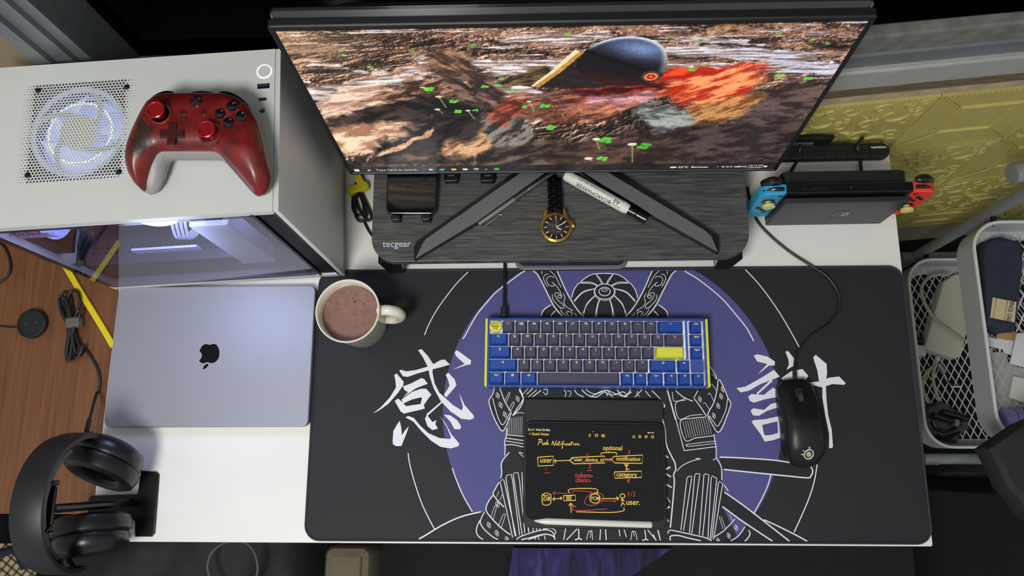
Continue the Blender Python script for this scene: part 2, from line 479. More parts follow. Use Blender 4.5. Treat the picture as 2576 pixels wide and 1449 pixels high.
wt = thing('side_table', 'brown wood-grain side table left of the white desk', 'table', (-0.36, 0.30, FLOOR_Z))
mb = MB(); mb.rbox((0, 0.02, WTZ - FLOOR_Z - .0125), (.716, .565, .025), .003, .001, 2); mb.build('table_top', M_WOOD, wt)
for sx in (-1, 1):
    mb = MB(); mb.box((sx * .34, .02, (WTZ - FLOOR_Z - .025) / 2), (.022, .54, WTZ - FLOOR_Z - .025)); mb.build('side_panel', M_WOOD, wt, sm=False)

# ---- desk mat with its print
M_MAT = mat('charcoal_mat_cloth', '#202225', 0.62, spec=0.35, var=0.10, vscale=500, bump=0.5, bscale=1500)
M_MATEDGE = mat('stitched_mat_edge', '#20242c', 0.6, var=0.3, vscale=900, bump=0.6, bscale=900)
M_INKBLUE = mat('indigo_print', '#4e4f86', 0.62, spec=0.35, var=0.06, vscale=400, bump=0.5, bscale=1500)
M_INKBLACK = mat('black_print', '#1e2023', 0.62, spec=0.35, var=0.08, vscale=400, bump=0.5, bscale=1500)
M_INKWHITE = mat('white_print', '#e4e6ec', 0.6, spec=0.3)
M_INKGREY = mat('grey_print', '#8f9094', 0.6, spec=0.3)
MX0, MX1, MY0, MY1 = 0.3155, 1.1995, 0.003, 0.4025
matt = thing('desk_mat', 'long charcoal desk mat printed with an armoured warrior and brush characters', 'desk mat', ((MX0 + MX1) / 2, (MY0 + MY1) / 2, 0))
mw, mh = MX1 - MX0, MY1 - MY0
mb = MB(); mb.prism(rrect(mw, mh, .022, 8), 0.0002, .004, .0006); mb.build('pad', M_MAT, matt)
mb = MB(); mb.tube([(x, y, .0034) for x, y in rrect(mw - .003, mh - .003, .021, 8)], .0019, 8, closed=True); mb.build('stitched_edge', M_MATEDGE, matt)
ART = .0042
def A(pts, lift=0.0): return [P(x, y, ART + lift) for x, y in pts]
PXM = 1 / 1700.0
YTOP = MY1 - .004
cen = P(1537, 1030, ART); rad = (P(1965, 1030, ART) - P(1112, 1030, ART)).length / 2
mb = MB(); mb.poly([(cen.x + rad * math.cos(a), max(MY0 + .004, min(cen.y + rad * math.sin(a), YTOP)), ART) for a in [2 * math.pi * k / 160 for k in range(160)]])
mb.build('printed_disc', M_INKBLUE, matt, sm=False, world=True)
# black areas of the figure covering the disc
za, zc, zd, ze, zk1, zk2 = zoomed(1180, 670, 6.779), zoomed(1000, 960, 3.451), zoomed(1640, 900, 3.019), zoomed(1180, 1240, 4.954), zoomed(760, 660, 2.898), zoomed(1800, 840, 2.38)
zt = zoomed(1290, 970, 3.812)
MIRX = 1521.0
def mir(pts): return [(2 * MIRX - x, y) for x, y in pts]
strap_l = za([(1095, 75), (1160, 130), (1230, 250), (1300, 390), (1370, 530), (1430, 650), (1500, 750), (1590, 850), (1960, 855), (1880, 780), (1790, 660), (1700, 510), (1620, 350), (1550, 190), (1500, 75)])
dome_l = za([(1960, 870), (1790, 660), (1750, 540), (1780, 420), (1850, 310), (1890, 280), (1980, 200), (2090, 140), (2200, 125), (2311, 120), (2311, 870)])
lobe_l = za([(1390, 655), (1300, 720), (1250, 780), (1228, 870), (1600, 870), (1500, 750)])
body = zc([(840, 55), (800, 150), (795, 180), (820, 270), (905, 428), (950, 400), (945, 470), (930, 520), (935, 580), (930, 655), (900, 740), (895, 840), (850, 930), (790, 1040), (768, 1100), (755, 1130), (725, 1130), (560, 1170), (400, 1240), (250, 1330), (185, 1385)]) \
    + [(1500, 1362), (1870, 1366), (1858, 1358)] + zd([(535, 1130), (545, 1000), (530, 930), (530, 860), (490, 760), (488, 690), (470, 580), (505, 565), (595, 370), (597, 340), (560, 260), (435, 60)])
scab = zd([(515, 755), (750, 765), (950, 780), (1190, 820), (1220, 870), (1180, 912), (1000, 895), (800, 875), (520, 848)])
blade = zd([(540, 1010), (700, 1125), (900, 1280), (1205, 1400), (930, 1400), (700, 1250), (520, 1120)])
skirt_r = zd([(850, 1230), (1100, 1350), (1190, 1400), (1000, 1400)])
mb = MB()
for i, q in enumerate((body, strap_l, mir(strap_l), dome_l, mir(dome_l), lobe_l, mir(lobe_l), scab, blade, skirt_r)):
    mb.poly([(v.x, max(MY0 + .004, min(v.y, YTOP)), v.z) for v in A(q, .00012 + .00001 * i)])
mb.build('printed_silhouette', M_INKBLACK, matt, sm=False, world=True)

W = []   # (points, width in px)
def L(pts, w=3.0, sm_=True, both=False):
    W.append((pts, w, sm_))
    if both: W.append((mir(pts), w, sm_))
# disc outline and outer arcs
L(za([(955, 80), (880, 120), (640, 300), (450, 450), (350, 560), (230, 700), (150, 800), (60, 945)]) + zk1([(1190, 530), (1172, 558)]), 4)
L([(1722, 682), (1760, 705), (1815, 750), (1850, 790), (1878, 825), (1896, 858)], 4)
L(zk1([(1210, 70), (1130, 150), (1050, 250), (980, 350), (920, 460), (893, 530)]), 3.2)
L([(1875, 678), (1915, 722), (1960, 785), (1998, 850), (2014, 880)], 3.4)
L(zc([(92, 620), (105, 710), (150, 880), (220, 1080), (320, 1280)]), 3.2)
L(zc([(475, 750), (510, 850), (570, 990), (650, 1130)]), 3.4)
L(zd([(905, 880), (880, 970), (830, 1080), (775, 1180)]), 3.4); L(zd([(1255, 810), (1230, 950), (1180, 1100), (1080, 1325)]), 3.4)
# helmet horns, dome
L(za([(1095, 78), (1160, 130), (1230, 250), (1300, 390), (1370, 530), (1430, 650), (1500, 750), (1590, 850)]), 4, both=True)
L(za([(1500, 78), (1550, 190), (1620, 350), (1700, 510), (1790, 660), (1880, 780), (1960, 855)]), 3.8, both=True)
for q in ([(1455, 195), (1410, 170), (1350, 180), (1320, 230), (1345, 300), (1390, 330), (1440, 335), (1450, 300), (1410, 270)],
          [(1440, 290), (1510, 360), (1560, 450), (1580, 520), (1550, 545), (1510, 510), (1540, 490)],
          [(1580, 520), (1520, 455), (1465, 460), (1480, 530), (1540, 600), (1600, 650), (1620, 700), (1580, 715), (1530, 680)],
          [(1610, 460), (1635, 540), (1615, 610), (1660, 690), (1760, 750), (1740, 755)],
          [(1350, 130), (1290, 150), (1270, 210), (1300, 290), (1340, 350)], [(1420, 480), (1430, 560), (1500, 650), (1570, 720)],
          [(1380, 80), (1460, 150), (1520, 260), (1570, 360)], [(1240, 80), (1245, 130)], [(1560, 740), (1590, 790), (1660, 845)],
          [(1740, 850), (1760, 800), (1700, 770), (1660, 790), (1700, 845)], [(1800, 790), (1820, 840), (1850, 820)]):
    L(za(q), 1.5, both=True)
L(za([(1395, 655), (1300, 720), (1250, 780), (1230, 850)]), 3.6, both=True); L(za([(1470, 760), (1410, 820), (1400, 850)]), 2.4, both=True)
L(za([(1750, 540), (1780, 420), (1850, 310), (1890, 280), (1980, 200), (2090, 140), (2200, 125), (2311, 120)]), 3.0, both=True)
for k, (p0, p1, p2) in enumerate((((2280, 300), (2240, 215), (2160, 130)), ((2200, 330), (2080, 270), (1900, 275)), ((2150, 380), (1950, 430), (1785, 590)),
                   ((2160, 490), (2020, 640), (1945, 800)), ((2230, 560), (2190, 700), (2175, 850)))):
    for d in (0, 30):
        L(za([(p0[0] - d * .3, p0[1] + d * .1), (p1[0] - d * .4, p1[1] + (d * .7 if k < 3 else 0)), (p2[0] + (-d * .9 if k > 3 else d * .35), p2[1] + d * .45)]), 1.7, both=True)
for cx, cy, rx, ry, w in ((2311, 430, 170, 132, 2.2), (2311, 440, 182, 146, 1.0), (2311, 430, 96, 72, 2.0), (2311, 405, 48, 22, 1.4)):
    L(za([(cx + rx * math.cos(a), cy + ry * math.sin(a)) for a in [2 * math.pi * k / 28 for k in range(29)]]), w, False)
# left shoulder, arm, skirt
for q, w in (([(840, 55), (830, 100), (800, 150), (795, 180), (820, 270), (860, 360), (905, 428), (935, 400), (970, 320), (985, 270), (970, 240), (930, 170), (900, 90), (885, 55)], 3),
             ([(825, 140), (850, 240), (880, 330), (915, 375), (960, 300), (975, 270)], 1.8), ([(1060, 60), (1090, 130), (1085, 165), (1040, 230), (1000, 295)], 3),
             ([(930, 170), (965, 100), (975, 105), (945, 180)], 1.2), ([(965, 250), (1000, 180), (1012, 190), (985, 250)], 1.2), ([(1000, 295), (1050, 270), (1110, 275)], 1.4), ([(1085, 110), (1140, 55)], 1.4), ([(1120, 110), (1180, 55)], 2),
             ([(945, 460), (1100, 475)], 2), ([(940, 490), (1095, 512)], 2), ([(940, 515), (1095, 540)], 1.8), ([(935, 550), (1000, 548), (1095, 568)], 2),
             ([(950, 400), (945, 470), (930, 520), (935, 580), (930, 640)], 2.4), ([(970, 615), (930, 660), (905, 700), (900, 740), (905, 790), (895, 840)], 2.6), ([(1100, 660), (1055, 615), (1100, 625)], 1.6),
             ([(880, 875), (850, 930), (830, 975), (860, 1020), (925, 1090)], 3.4), ([(830, 985), (790, 1040), (768, 1100), (780, 1140), (830, 1200), (900, 1270), (980, 1330)], 3.4),
             ([(755, 1130), (730, 1180), (720, 1230), (760, 1290), (830, 1350), (872, 1380)], 3), ([(715, 1205), (690, 1260), (685, 1310), (710, 1350), (742, 1380)], 2.4),
             ([(185, 1382), (250, 1330), (400, 1240), (560, 1170), (725, 1130)], 4.2),
             ([(810, 1180), (840, 1090), (860, 1080), (830, 1200)], 1.1), ([(875, 1260), (915, 1160), (935, 1160), (900, 1270)], 1.1), ([(860, 1000), (880, 950)], 1.0), ([(890, 1030), (910, 980)], 1.0)):
    L(zc(q), w)
for q in ([(1000, 1355), (890, 870), (910, 848), (925, 860), (1030, 1345)], [(1020, 1340), (940, 835), (950, 815), (985, 803), (1000, 860), (1060, 1335)], [(1082, 1330), (1005, 810), (1010, 795), (1045, 788), (1060, 860), (1105, 1315)], [(1092, 1040), (1080, 785)]):
    L(zc(q), 1.9, False)
for k in range(9): L(zc([(962 + k * 15, 318 - k * 2), (958 + k * 15, 452 + k)]), 0.8, False)
def ovals(z, pts, rx, ry, tilt=0.5):
    for x, y in pts:
        for s in (-1, 1):
            L(z([(x + s * rx * .45 + rx * .6 * math.cos(a), y + s * tilt * ry * .6 + ry * math.sin(a)) for a in [2 * math.pi * k / 12 for k in range(13)]]), 1.2, False)
ovals(zc, [(870, 120), (895, 203), (932, 285), (1043, 150), (793, 1245), (862, 1315), (868, 1065), (950, 1370)], 14, 20)
# right shoulder, arm, swords
for q, w in (([(500, 170), (520, 175), (560, 260), (575, 300), (597, 340), (595, 370), (560, 470), (530, 540), (505, 565), (480, 545), (430, 450), (430, 415), (470, 340), (495, 240), (502, 175)], 3),
             ([(575, 310), (560, 400), (520, 490), (495, 520), (470, 490), (435, 440)], 1.8), ([(435, 60), (470, 110), (495, 160)], 3), ([(320, 310), (360, 360), (415, 445)], 3), ([(318, 305), (350, 250)], 2),
             ([(180, 250), (240, 300), (310, 330)], 3), ([(425, 280), (440, 270), (470, 330)], 1.2), ([(390, 350), (405, 345), (440, 400)], 1.2), ([(445, 210), (455, 200), (490, 250)], 1.2), ([(450, 130), (460, 125), (490, 165)], 1.2),
             ([(155, 260), (170, 330), (255, 310)], 1.4), ([(255, 322), (180, 345), (205, 465), (290, 440), (385, 430)], 1.6), ([(410, 450), (300, 460), (215, 485), (255, 628), (330, 610), (470, 592)], 1.8),
             ([(485, 632), (275, 657), (265, 668), (290, 672), (490, 650)], 1.4), ([(470, 580), (480, 640), (488, 690), (490, 760), (520, 810), (530, 860), (530, 930)], 3), ([(465, 778), (485, 765)], 2),
             ([(75, 460), (100, 540), (110, 660), (150, 750), (175, 800), (180, 850), (165, 890), (170, 940), (160, 1080), (140, 1290)], 4), ([(190, 860), (230, 820), (300, 785), (370, 768), (330, 765)], 1.8),
             ([(515, 755), (600, 757), (750, 765), (950, 780), (1110, 808), (1190, 820), (1215, 840), (1220, 870), (1205, 900), (1180, 912), (1000, 895), (800, 875), (545, 848)], 4.2),
             ([(550, 1020), (700, 1125), (900, 1280), (1045, 1402)], 4.2), ([(535, 1130), (700, 1250), (915, 1402)], 4.2), ([(850, 1230), (960, 1280), (1100, 1350), (1180, 1400)], 4), ([(548, 965), (580, 1012)], 3),
             ([(475, 1360), (550, 1310), (630, 1225)], 3), ([(600, 1400), (660, 1350), (705, 1285)], 3), ([(735, 1310), (745, 1340), (720, 1380), (705, 1400)], 2.6), ([(510, 1205), (540, 1300)], 1.1), ([(525, 1205), (560, 1300)], 1.1), ([(590, 1190), (610, 1235)], 1.1),
             ([(120, 1335), (135, 1310), (200, 1320), (290, 1340), (400, 1365), (455, 1392)], 3), ([(140, 1390), (142, 1355), (200, 1350), (280, 1370), (370, 1398)], 2.6), ([(0, 250), (60, 310), (100, 370), (75, 370)], 2),
             ([(100, 740), (125, 760)], 4), ([(100, 850), (140, 830)], 5), ([(105, 880), (145, 905)], 4), ([(105, 960), (150, 985)], 4), ([(105, 1045), (140, 1100)], 1.6), ([(105, 1150), (135, 1130)], 5), ([(105, 1210), (125, 1245)], 6), ([(10, 1340), (30, 1395)], 2), ([(45, 1300), (65, 1395)], 2)):
    L(zd(q), w)
L(zd([(245, 705), (330, 695), (485, 675)]), 1.9); L(zd([(120, 250), (180, 460), (245, 705)]), 1.9, False)
for k in range(12): L(zd([(235 + k * 17, 482 - k * 3), (265 + k * 17, 612 - k * 3)]), 0.8, False)
for q in ([(220, 1310), (265, 920), (272, 905), (303, 898), (300, 925), (240, 1312)], [(285, 1330), (325, 895), (335, 880), (364, 882), (360, 910), (302, 1335)], [(360, 1345), (395, 890), (402, 882), (432, 888), (430, 920), (385, 1355)],
          [(425, 1370), (450, 910), (458, 898), (493, 915), (490, 940), (442, 1378)], [(455, 1375), (505, 950), (512, 938), (538, 958), (530, 1000), (468, 1380)]):
    L(zd(q), 1.9, False)
ovals(zd, [(365, 315), (525, 293), (503, 365), (470, 440), (538, 240), (640, 1290), (583, 1350), (503, 1390)], 11, 17)
# under the tablet and the beard between keyboard and tablet
for q, w in (([(735, 405), (745, 490)], 2.2), ([(795, 420), (800, 485)], 2), ([(840, 420), (842, 470)], 2), ([(880, 420), (882, 465)], 2), ([(925, 420), (930, 460)], 2), ([(1205, 430), (1180, 600)], 2.2), ([(1360, 435), (1215, 602)], 2.2), ([(1365, 440), (1365, 560), (1320, 600)], 2.6), ([(1365, 560), (1410, 602)], 2.6), ([(1640, 450), (1630, 600)], 2.2),
             ([(1700, 450), (1710, 600)], 2.4), ([(1465, 600), (1485, 490), (1500, 475), (1515, 500), (1510, 560)], 1.4), ([(1510, 490), (1530, 470), (1540, 600)], 1.4), ([(1870, 450), (1880, 540)], 2), ([(1930, 450), (1960, 550)], 2), ([(2015, 600), (2030, 490), (2045, 480), (2060, 540)], 1.4), ([(2050, 480), (2075, 490), (2095, 600)], 1.4), ([(2190, 460), (2200, 570), (2160, 605)], 2.4), ([(2200, 570), (2235, 605)], 2.4), ([(2225, 460), (2335, 605)], 2.2), ([(2350, 460), (2385, 605)], 2.4),
             ([(590, 590), (650, 540), (830, 480), (960, 460), (1040, 490), (1065, 550), (1070, 600)], 3), ([(650, 600), (760, 560), (930, 515), (1030, 530), (1065, 560)], 2.6), ([(930, 450), (1030, 440), (1080, 480), (1065, 520)], 2), ([(740, 600), (860, 540), (930, 520)], 1.8), ([(820, 600), (830, 560)], 1.8), ([(870, 600), (865, 550)], 1.8), ([(950, 600), (940, 530)], 1.8)):
    L(ze(q), w)
for q, w in (([(60, 40), (100, 130), (70, 210), (0, 290)], 2.4), ([(230, 40), (150, 110)], 1.8), ([(270, 45), (190, 108)], 3), ([(295, 40), (332, 40), (322, 90), (290, 60)], 1.6), ([(490, 40), (510, 70), (500, 110)], 1.8), ([(590, 40), (620, 80), (680, 110)], 2), ([(660, 40), (720, 90), (800, 110), (880, 60), (910, 100)], 2.2),
             ([(700, 40), (780, 80), (860, 50), (900, 70), (960, 110)], 1.8), ([(740, 110), (830, 70), (900, 45), (990, 80), (1080, 110)], 2), ([(900, 40), (960, 90), (1060, 60), (1100, 110)], 2), ([(1000, 40), (1060, 100), (1140, 60)], 2.4), ([(1130, 40), (1080, 110)], 2.2), ([(1240, 40), (1170, 110)], 2), ([(1200, 50), (1190, 90), (1220, 100)], 1.4), ([(1270, 50), (1320, 110)], 2), ([(1350, 60), (1440, 160), (1460, 205), (1435, 180)], 1.8), ([(520, 50), (560, 60), (540, 110)], 1.4), ([(1420, 310), (1445, 345)], 2), ([(1480, 45), (1560, 330)], 2)):
    L(zt(q), w)
mb = MB()
for i, (pts, w, sm_) in enumerate(W):
    q = [Vector((v.x, max(MY0 + .0035, min(v.y, MY1 - .0035)), v.z)) for v in A(pts, .00035 + .0000005 * i)]
    if sm_: q = smooth(q, 5)
    mb.ribbon(q, w * PXM, taper=(.75, .75) if w > 2.9 else (1, 1))
mb.build('printed_line_art', M_INKWHITE, matt, sm=False, world=True)
K1 = ([(845, 640), (870, 632), (915, 680), (955, 740), (950, 800), (965, 880), (1000, 950), (1045, 990), (1100, 1040), (1165, 1080), (1172, 1050), (1145, 955), (1185, 1040), (1250, 1115), (1253, 1135), (1225, 1148), (1160, 1140), (1080, 1085), (1010, 1010), (960, 920), (930, 830), (920, 770), (880, 690)],
      [(708, 790), (720, 783), (760, 795), (830, 785), (915, 760), (960, 740), (1010, 712), (1040, 708), (1078, 745), (1010, 765), (930, 785), (840, 810), (770, 835), (735, 830)],
      [(672, 820), (690, 810), (740, 870), (738, 895), (700, 950), (630, 1030), (560, 1080), (515, 1102), (570, 1060), (640, 985), (685, 910), (680, 860)],
      [(735, 905), (800, 880), (870, 843), (890, 850), (915, 885), (850, 910), (770, 945), (745, 930)], [(735, 985), (800, 915), (850, 905), (790, 945)],
      [(675, 1010), (700, 993), (725, 1015), (760, 1050), (745, 1100), (720, 1090)], [(725, 1000), (800, 945), (870, 920), (905, 922), (943, 965), (900, 985), (860, 985), (800, 1000), (735, 1030)],
      [(880, 960), (943, 965), (915, 1000), (888, 1040), (895, 1065), (865, 1075), (855, 1060), (870, 1010)], [(715, 1055), (760, 1048), (860, 1033), (890, 1060), (860, 1075), (740, 1103)],
      [(1112, 655), (1130, 640), (1185, 680), (1232, 715), (1228, 745), (1200, 748), (1150, 765), (1097, 782), (1185, 740), (1150, 710), (1120, 680)],
      [(1047, 820), (1065, 803), (1110, 850), (1125, 890), (1115, 910), (1050, 985), (1035, 965), (1075, 900), (1065, 860)], [(1020, 1010), (1030, 1015), (915, 1118), (905, 1108)],
      [(660, 1300), (665, 1230), (690, 1185), (712, 1155), (722, 1200), (728, 1260), (750, 1225), (778, 1195), (760, 1250), (735, 1310), (725, 1338), (685, 1340), (662, 1325)],
      [(753, 1130), (775, 1120), (815, 1135), (860, 1190), (920, 1245), (1000, 1280), (1080, 1288), (1085, 1275), (1055, 1200), (1005, 1120), (1050, 1180), (1090, 1255), (1145, 1320), (1140, 1340), (1085, 1357), (1010, 1345), (940, 1300), (870, 1230), (810, 1160)],
      [(895, 1140), (910, 1112), (940, 1150), (950, 1165), (978, 1150), (972, 1180), (990, 1212), (950, 1223), (915, 1195)], [(1033, 1110), (1080, 1115), (1130, 1150), (1160, 1195), (1150, 1218), (1110, 1215), (1080, 1160)])
K2 = ([(228, 130), (250, 122), (310, 135), (355, 165), (355, 188), (320, 190), (250, 245), (310, 180), (250, 165)], [(418, 105), (435, 103), (465, 140), (485, 165), (470, 190), (425, 215), (440, 180), (435, 150)],
      [(125, 325), (180, 315), (270, 265), (350, 215), (385, 255), (350, 270), (270, 300), (200, 340), (150, 350)], [(395, 265), (450, 225), (520, 210), (555, 250), (540, 280), (470, 285), (410, 290)],
      [(195, 375), (215, 360), (290, 365), (345, 320), (375, 345), (385, 375), (300, 390), (230, 412), (205, 400)], [(210, 460), (225, 445), (290, 455), (330, 420), (385, 405), (390, 435), (310, 460), (260, 490), (225, 488)], [(330, 275), (345, 280), (250, 365), (245, 355)],
      [(215, 525), (235, 515), (280, 550), (290, 600), (320, 625), (295, 645), (270, 600), (240, 560)], [(222, 517), (300, 510), (390, 490), (395, 520), (340, 530), (270, 548)], [(370, 505), (400, 500), (405, 610), (375, 600)], [(285, 610), (330, 605), (390, 588), (410, 612), (350, 635), (295, 645)],
      [(585, 140), (600, 125), (665, 180), (668, 230), (660, 300), (665, 400), (675, 490), (695, 570), (703, 670), (700, 682), (680, 685), (680, 600), (655, 480), (640, 380), (640, 320), (620, 290), (610, 220), (590, 160)],
      [(555, 290), (620, 285), (680, 262), (740, 255), (780, 295), (770, 305), (700, 300), (640, 320), (570, 305)])
for K, z in ((K1, zk1), (K2, zk2)):
    mb = MB()
    for i, q in enumerate(K): mb.poly([(v.x, v.y, v.z) for v in A(z(q), .00062 + .000004 * i)])
    mb.build('brush_character', M_INKWHITE, matt, sm=False, world=True)
# ================================================================ computer case
M_WHITE = mat('white_case_paint', '#c3c6c2', 0.42, spec=0.4, var=0.015, vscale=20)
M_WHITE_IN = mat('white_case_inside', '#c9ccd4', 0.45)
M_BLACKP = mat('black_plastic', '#0d0d0e', 0.42, spec=0.4)
M_BLACKMETAL = mat('black_mesh_metal', '#141416', 0.5, metal=0.3)
M_GREYIN = mat('grey_shroud_metal', '#55575f', 0.45, metal=0.1)
M_DARKIN = mat('dark_case_inside', '#2a2a30', 0.5)
M_CHROME = mat('chrome', '#cfcfcf', 0.15, metal=1.0)
M_CASEGLASS = glass_mat('case_side_glass', '#e4e2ea', 1.25, 0.0, 0.0)
CH, CL, CD = 0.325, 0.360, 0.205
case = thing('computer_case', 'white computer tower with glass side, top fan grille and controller on it', 'computer case', (0.3585, 0.3915, 0), math.radians(3.1))
IC = ROOT[case.name].inverted()
def LC(px, py, z): return IC @ P(px, py, z)
def LCY(px, py, yl):
    """point of the case-local plane y = yl shown at a pixel"""
    c = IC @ Vector(CAM_POS); d = IC.to_3x3() @ Vector(_ray(px, py)); t = (yl - c.y) / d.y
    return c + d * t
for x in (-.03, -CL + .03):
    for y in (.025, CD - .025): MB().lathe([(.011, 0), (.013, .004), (.013, .012)], 16, (x, y, 0)).build('foot', M_BLACKP, case)
MB().rbox((-CL / 2, CD / 2, .019), (CL, CD, .014), .003, .001, 2).build('base_panel', M_WHITE, case)
# top panel with real perforations
v = [LC(62, 208, CH), LC(350, 204, CH), LC(323, 453, CH), LC(38, 456, CH)]
vx0 = (v[0].x + v[3].x) / 2; vx1 = (v[1].x + v[2].x) / 2; vy0 = (v[2].y + v[3].y) / 2; vy1 = (v[0].y + v[1].y) / 2
NC, NR = 34, 36
pc, pr = (vx1 - vx0) / (NC + .5), (vy1 - vy0) / NR
mb = MB()
def quad(m, x0, y0, x1, y1, z): m.add([(x0, y0, z), (x1, y0, z), (x1, y1, z), (x0, y1, z)], [(0, 1, 2, 3)])
tx0, tx1 = -CL, -.0068
for zz in (CH,):
    quad(mb, tx0, 0, tx1, vy0, zz); quad(mb, tx0, vy1, tx1, CD, zz); quad(mb, tx0, vy0, vx0, vy1, zz); quad(mb, vx1, vy0, tx1, vy1, zz)
for z0, z1 in ((CH - .012, CH),):
    mb.add([(tx0, 0, z0), (tx1, 0, z0), (tx1, 0, z1), (tx0, 0, z1)], [(0, 1, 2, 3)]); mb.add([(tx1, CD, z0), (tx0, CD, z0), (tx0, CD, z1), (tx1, CD, z1)], [(0, 1, 2, 3)])
    mb.add([(tx0, CD, z0), (tx0, 0, z0), (tx0, 0, z1), (tx0, CD, z1)], [(0, 1, 2, 3)]); mb.add([(tx1, 0, z0), (tx1, CD, z0), (tx1, CD, z1), (tx1, 0, z1)], [(0, 1, 2, 3)])
top_panel = mb.build('top_panel', M_WHITE, case, sm=False)
mb = MB(); NH = 8
for r in range(NR):
    y0 = vy0 + r * pr; yc = y0 + pr / 2; off = pc / 2 if r % 2 else 0
    if off: quad(mb, vx0, y0, vx0 + off, y0 + pr, CH)
    else: quad(mb, vx1 - pc / 2, y0, vx1, y0 + pr, CH)
    for c in range(NC):
        x0 = vx0 + off + c * pc; xc = x0 + pc / 2
        edge = min(c, NC - 1 - c); R = (.00055, .0008, .00105)[edge] if edge < 3 else .00152
        sq = [(x0 + pc, y0 + pr), (xc, y0 + pr), (x0, y0 + pr), (x0, yc), (x0, y0), (xc, y0), (x0 + pc, y0), (x0 + pc, yc)]
        ci = [(xc + R * math.cos(math.pi / 4 * (k + 1)), yc + R * math.sin(math.pi / 4 * (k + 1))) for k in range(8)]
        vs = [(x, y, CH) for x, y in sq] + [(x, y, CH) for x, y in ci] + [(x, y, CH - .001) for x, y in ci]
        fs = [(k, (k + 1) % 8, 8 + (k + 1) % 8, 8 + k) for k in range(8)] + [(8 + k, 8 + (k + 1) % 8, 16 + (k + 1) % 8, 16 + k) for k in range(8)]
        mb.add(vs, fs)
g = mb.build('vent_grille', M_WHITE, top_panel, sm=False); g['kind'] = 'stuff'; g['label'] = 'perforated white grille over the lit fan'
# fan screws on the grille
for px, py in ((95, 227), (318, 218), (68, 440), (298, 432)):
    q = LC(px, py, CH + .001); MB().lathe([(.0036, 0), (.0036, .0004), (.002, .0022), (.0006, .0024)], 14, (q.x, q.y, CH + .0001)).build('screw', M_BLACKP, top_panel)
# front panel, back, rear, tray
MB().rbox((-.0032, CD / 2, CH / 2 + .006), (.0064, CD, CH - .012), .001, .0006, 2).build('front_panel', M_WHITE, case)
MB().box((-CL / 2, CD - .001, CH / 2 + .006), (CL - .002, .002, CH - .026)).build('back_panel', M_WHITE_IN, case, sm=False)
MB().box((-CL + .001, CD / 2, CH / 2 + .006), (.002, CD - .004, CH - .026)).build('rear_panel', M_WHITE_IN, case, sm=False)
MB().box((-CL / 2, .165, .19), (CL - .06, .003, .22)).build('motherboard_tray', M_DARKIN, case, sm=False)
# black perforated strip beside the glass
sx0, sx1 = -.036, -.0065
strip = MB().box(((sx0 + sx1) / 2, .006, CH / 2), (sx1 - sx0, .004, CH - .016)).build('mesh_strip', M_BLACKP, case, sm=False)
mb = MB()
for k in range(90): mb.box(((sx0 + sx1) / 2 + .003, .0032, .022 + k * (CH - .04) / 89), (sx1 - sx0 - .006, .0015, .0011))
for k in range(9): mb.box((sx0 + .0065 + k * .0028, .0032, CH / 2), (.0008, .0015, CH - .03))
mb.box((sx0 + .0015, .002, CH / 2), (.004, .004, CH - .016)); mb.box((sx1 - .0012, .002, CH / 2), (.0024, .004, CH - .016))
q = mb.build('lattice', M_BLACKMETAL, strip, sm=False); q['kind'] = 'stuff'
# side glass with its dark printed border
gx0, gx1, gz0, gz1 = -CL, sx0, .026, CH - .013
def plate_y(m, x0, x1, z0, z1, y): m.add([(x0, y, z0), (x1, y, z0), (x1, y, z1), (x0, y, z1)], [(0, 1, 2, 3)])
mb = MB(); gw, gh = gx1 - gx0, gz1 - gz0
prof = rrect(gw, gh, .008, 4)
mb.rings([[(x + (gx0 + gx1) / 2, .0, z + (gz0 + gz1) / 2) for x, z in prof]], cap0=False, cap1=True)
gl = mb.build('side_glass', M_CASEGLASS, case, sm=False)
mb = MB(); bw = .010
for x0, x1, z0, z1 in ((gx0 + .003, gx1 - .003, gz1 - bw, gz1 - .001), (gx0 + .003, gx1 - .003, gz0 + .001, gz0 + bw * .35), (gx0 + .001, gx0 + bw, gz0 + .003, gz1 - .003), (gx1 - bw * 1.4, gx1 - .001, gz0 + .003, gz1 - .003)):
    plate_y(mb, x0, x1, z0, z1, .0012)
mb.build('dark_border', mat('dark_glass_border', '#17171a', .3), gl, sm=False)
# ports
q = LC(665, 180, CH); ring = MB().lathe([(.0092, -.0005), (.0092, .0006), (.0080, .0009), (.0078, -.0005)], 32, (q.x, q.y, CH)).build('power_button', emat('button_light', '#ffffff', 1.1), case)
MB().lathe([(.0077, -.0004), (.0077, .0004), (.007, .0007)], 28, (q.x, q.y, CH)).build('button_cap', M_WHITE, ring)
q = LC(663, 217, CH); MB().box((q.x, q.y, CH + .0002), (.0145, .0062, .0008)).build('usb_port', M_BLACKP, case, sm=False)
MB().box((q.x, q.y + .001, CH + .0008), (.011, .0022, .0006)).build('usb_tongue', mat('blue_port', '#2d2f66', .4), case, sm=False)
q = LC(661, 250, CH); MB().prism([(q.x + a, q.y + b) for a, b in rrect(.0098, .0036, .0017, 4)], CH, CH + .0005).build('usb_c_port', mat('port_bronze', '#4a3634', .4, metal=.4), case)
q = LC(660, 279, CH); MB().lathe([(.0034, 0), (.0034, .0006), (.0022, .0007), (.0018, .0001)], 20, (q.x, q.y, CH)).build('audio_jack', M_CHROME, case)
MB().lathe([(.0016, .0002), (.0012, .0003)], 14, (q.x, q.y, CH)).build('jack_hole', M_BLACKP, case)

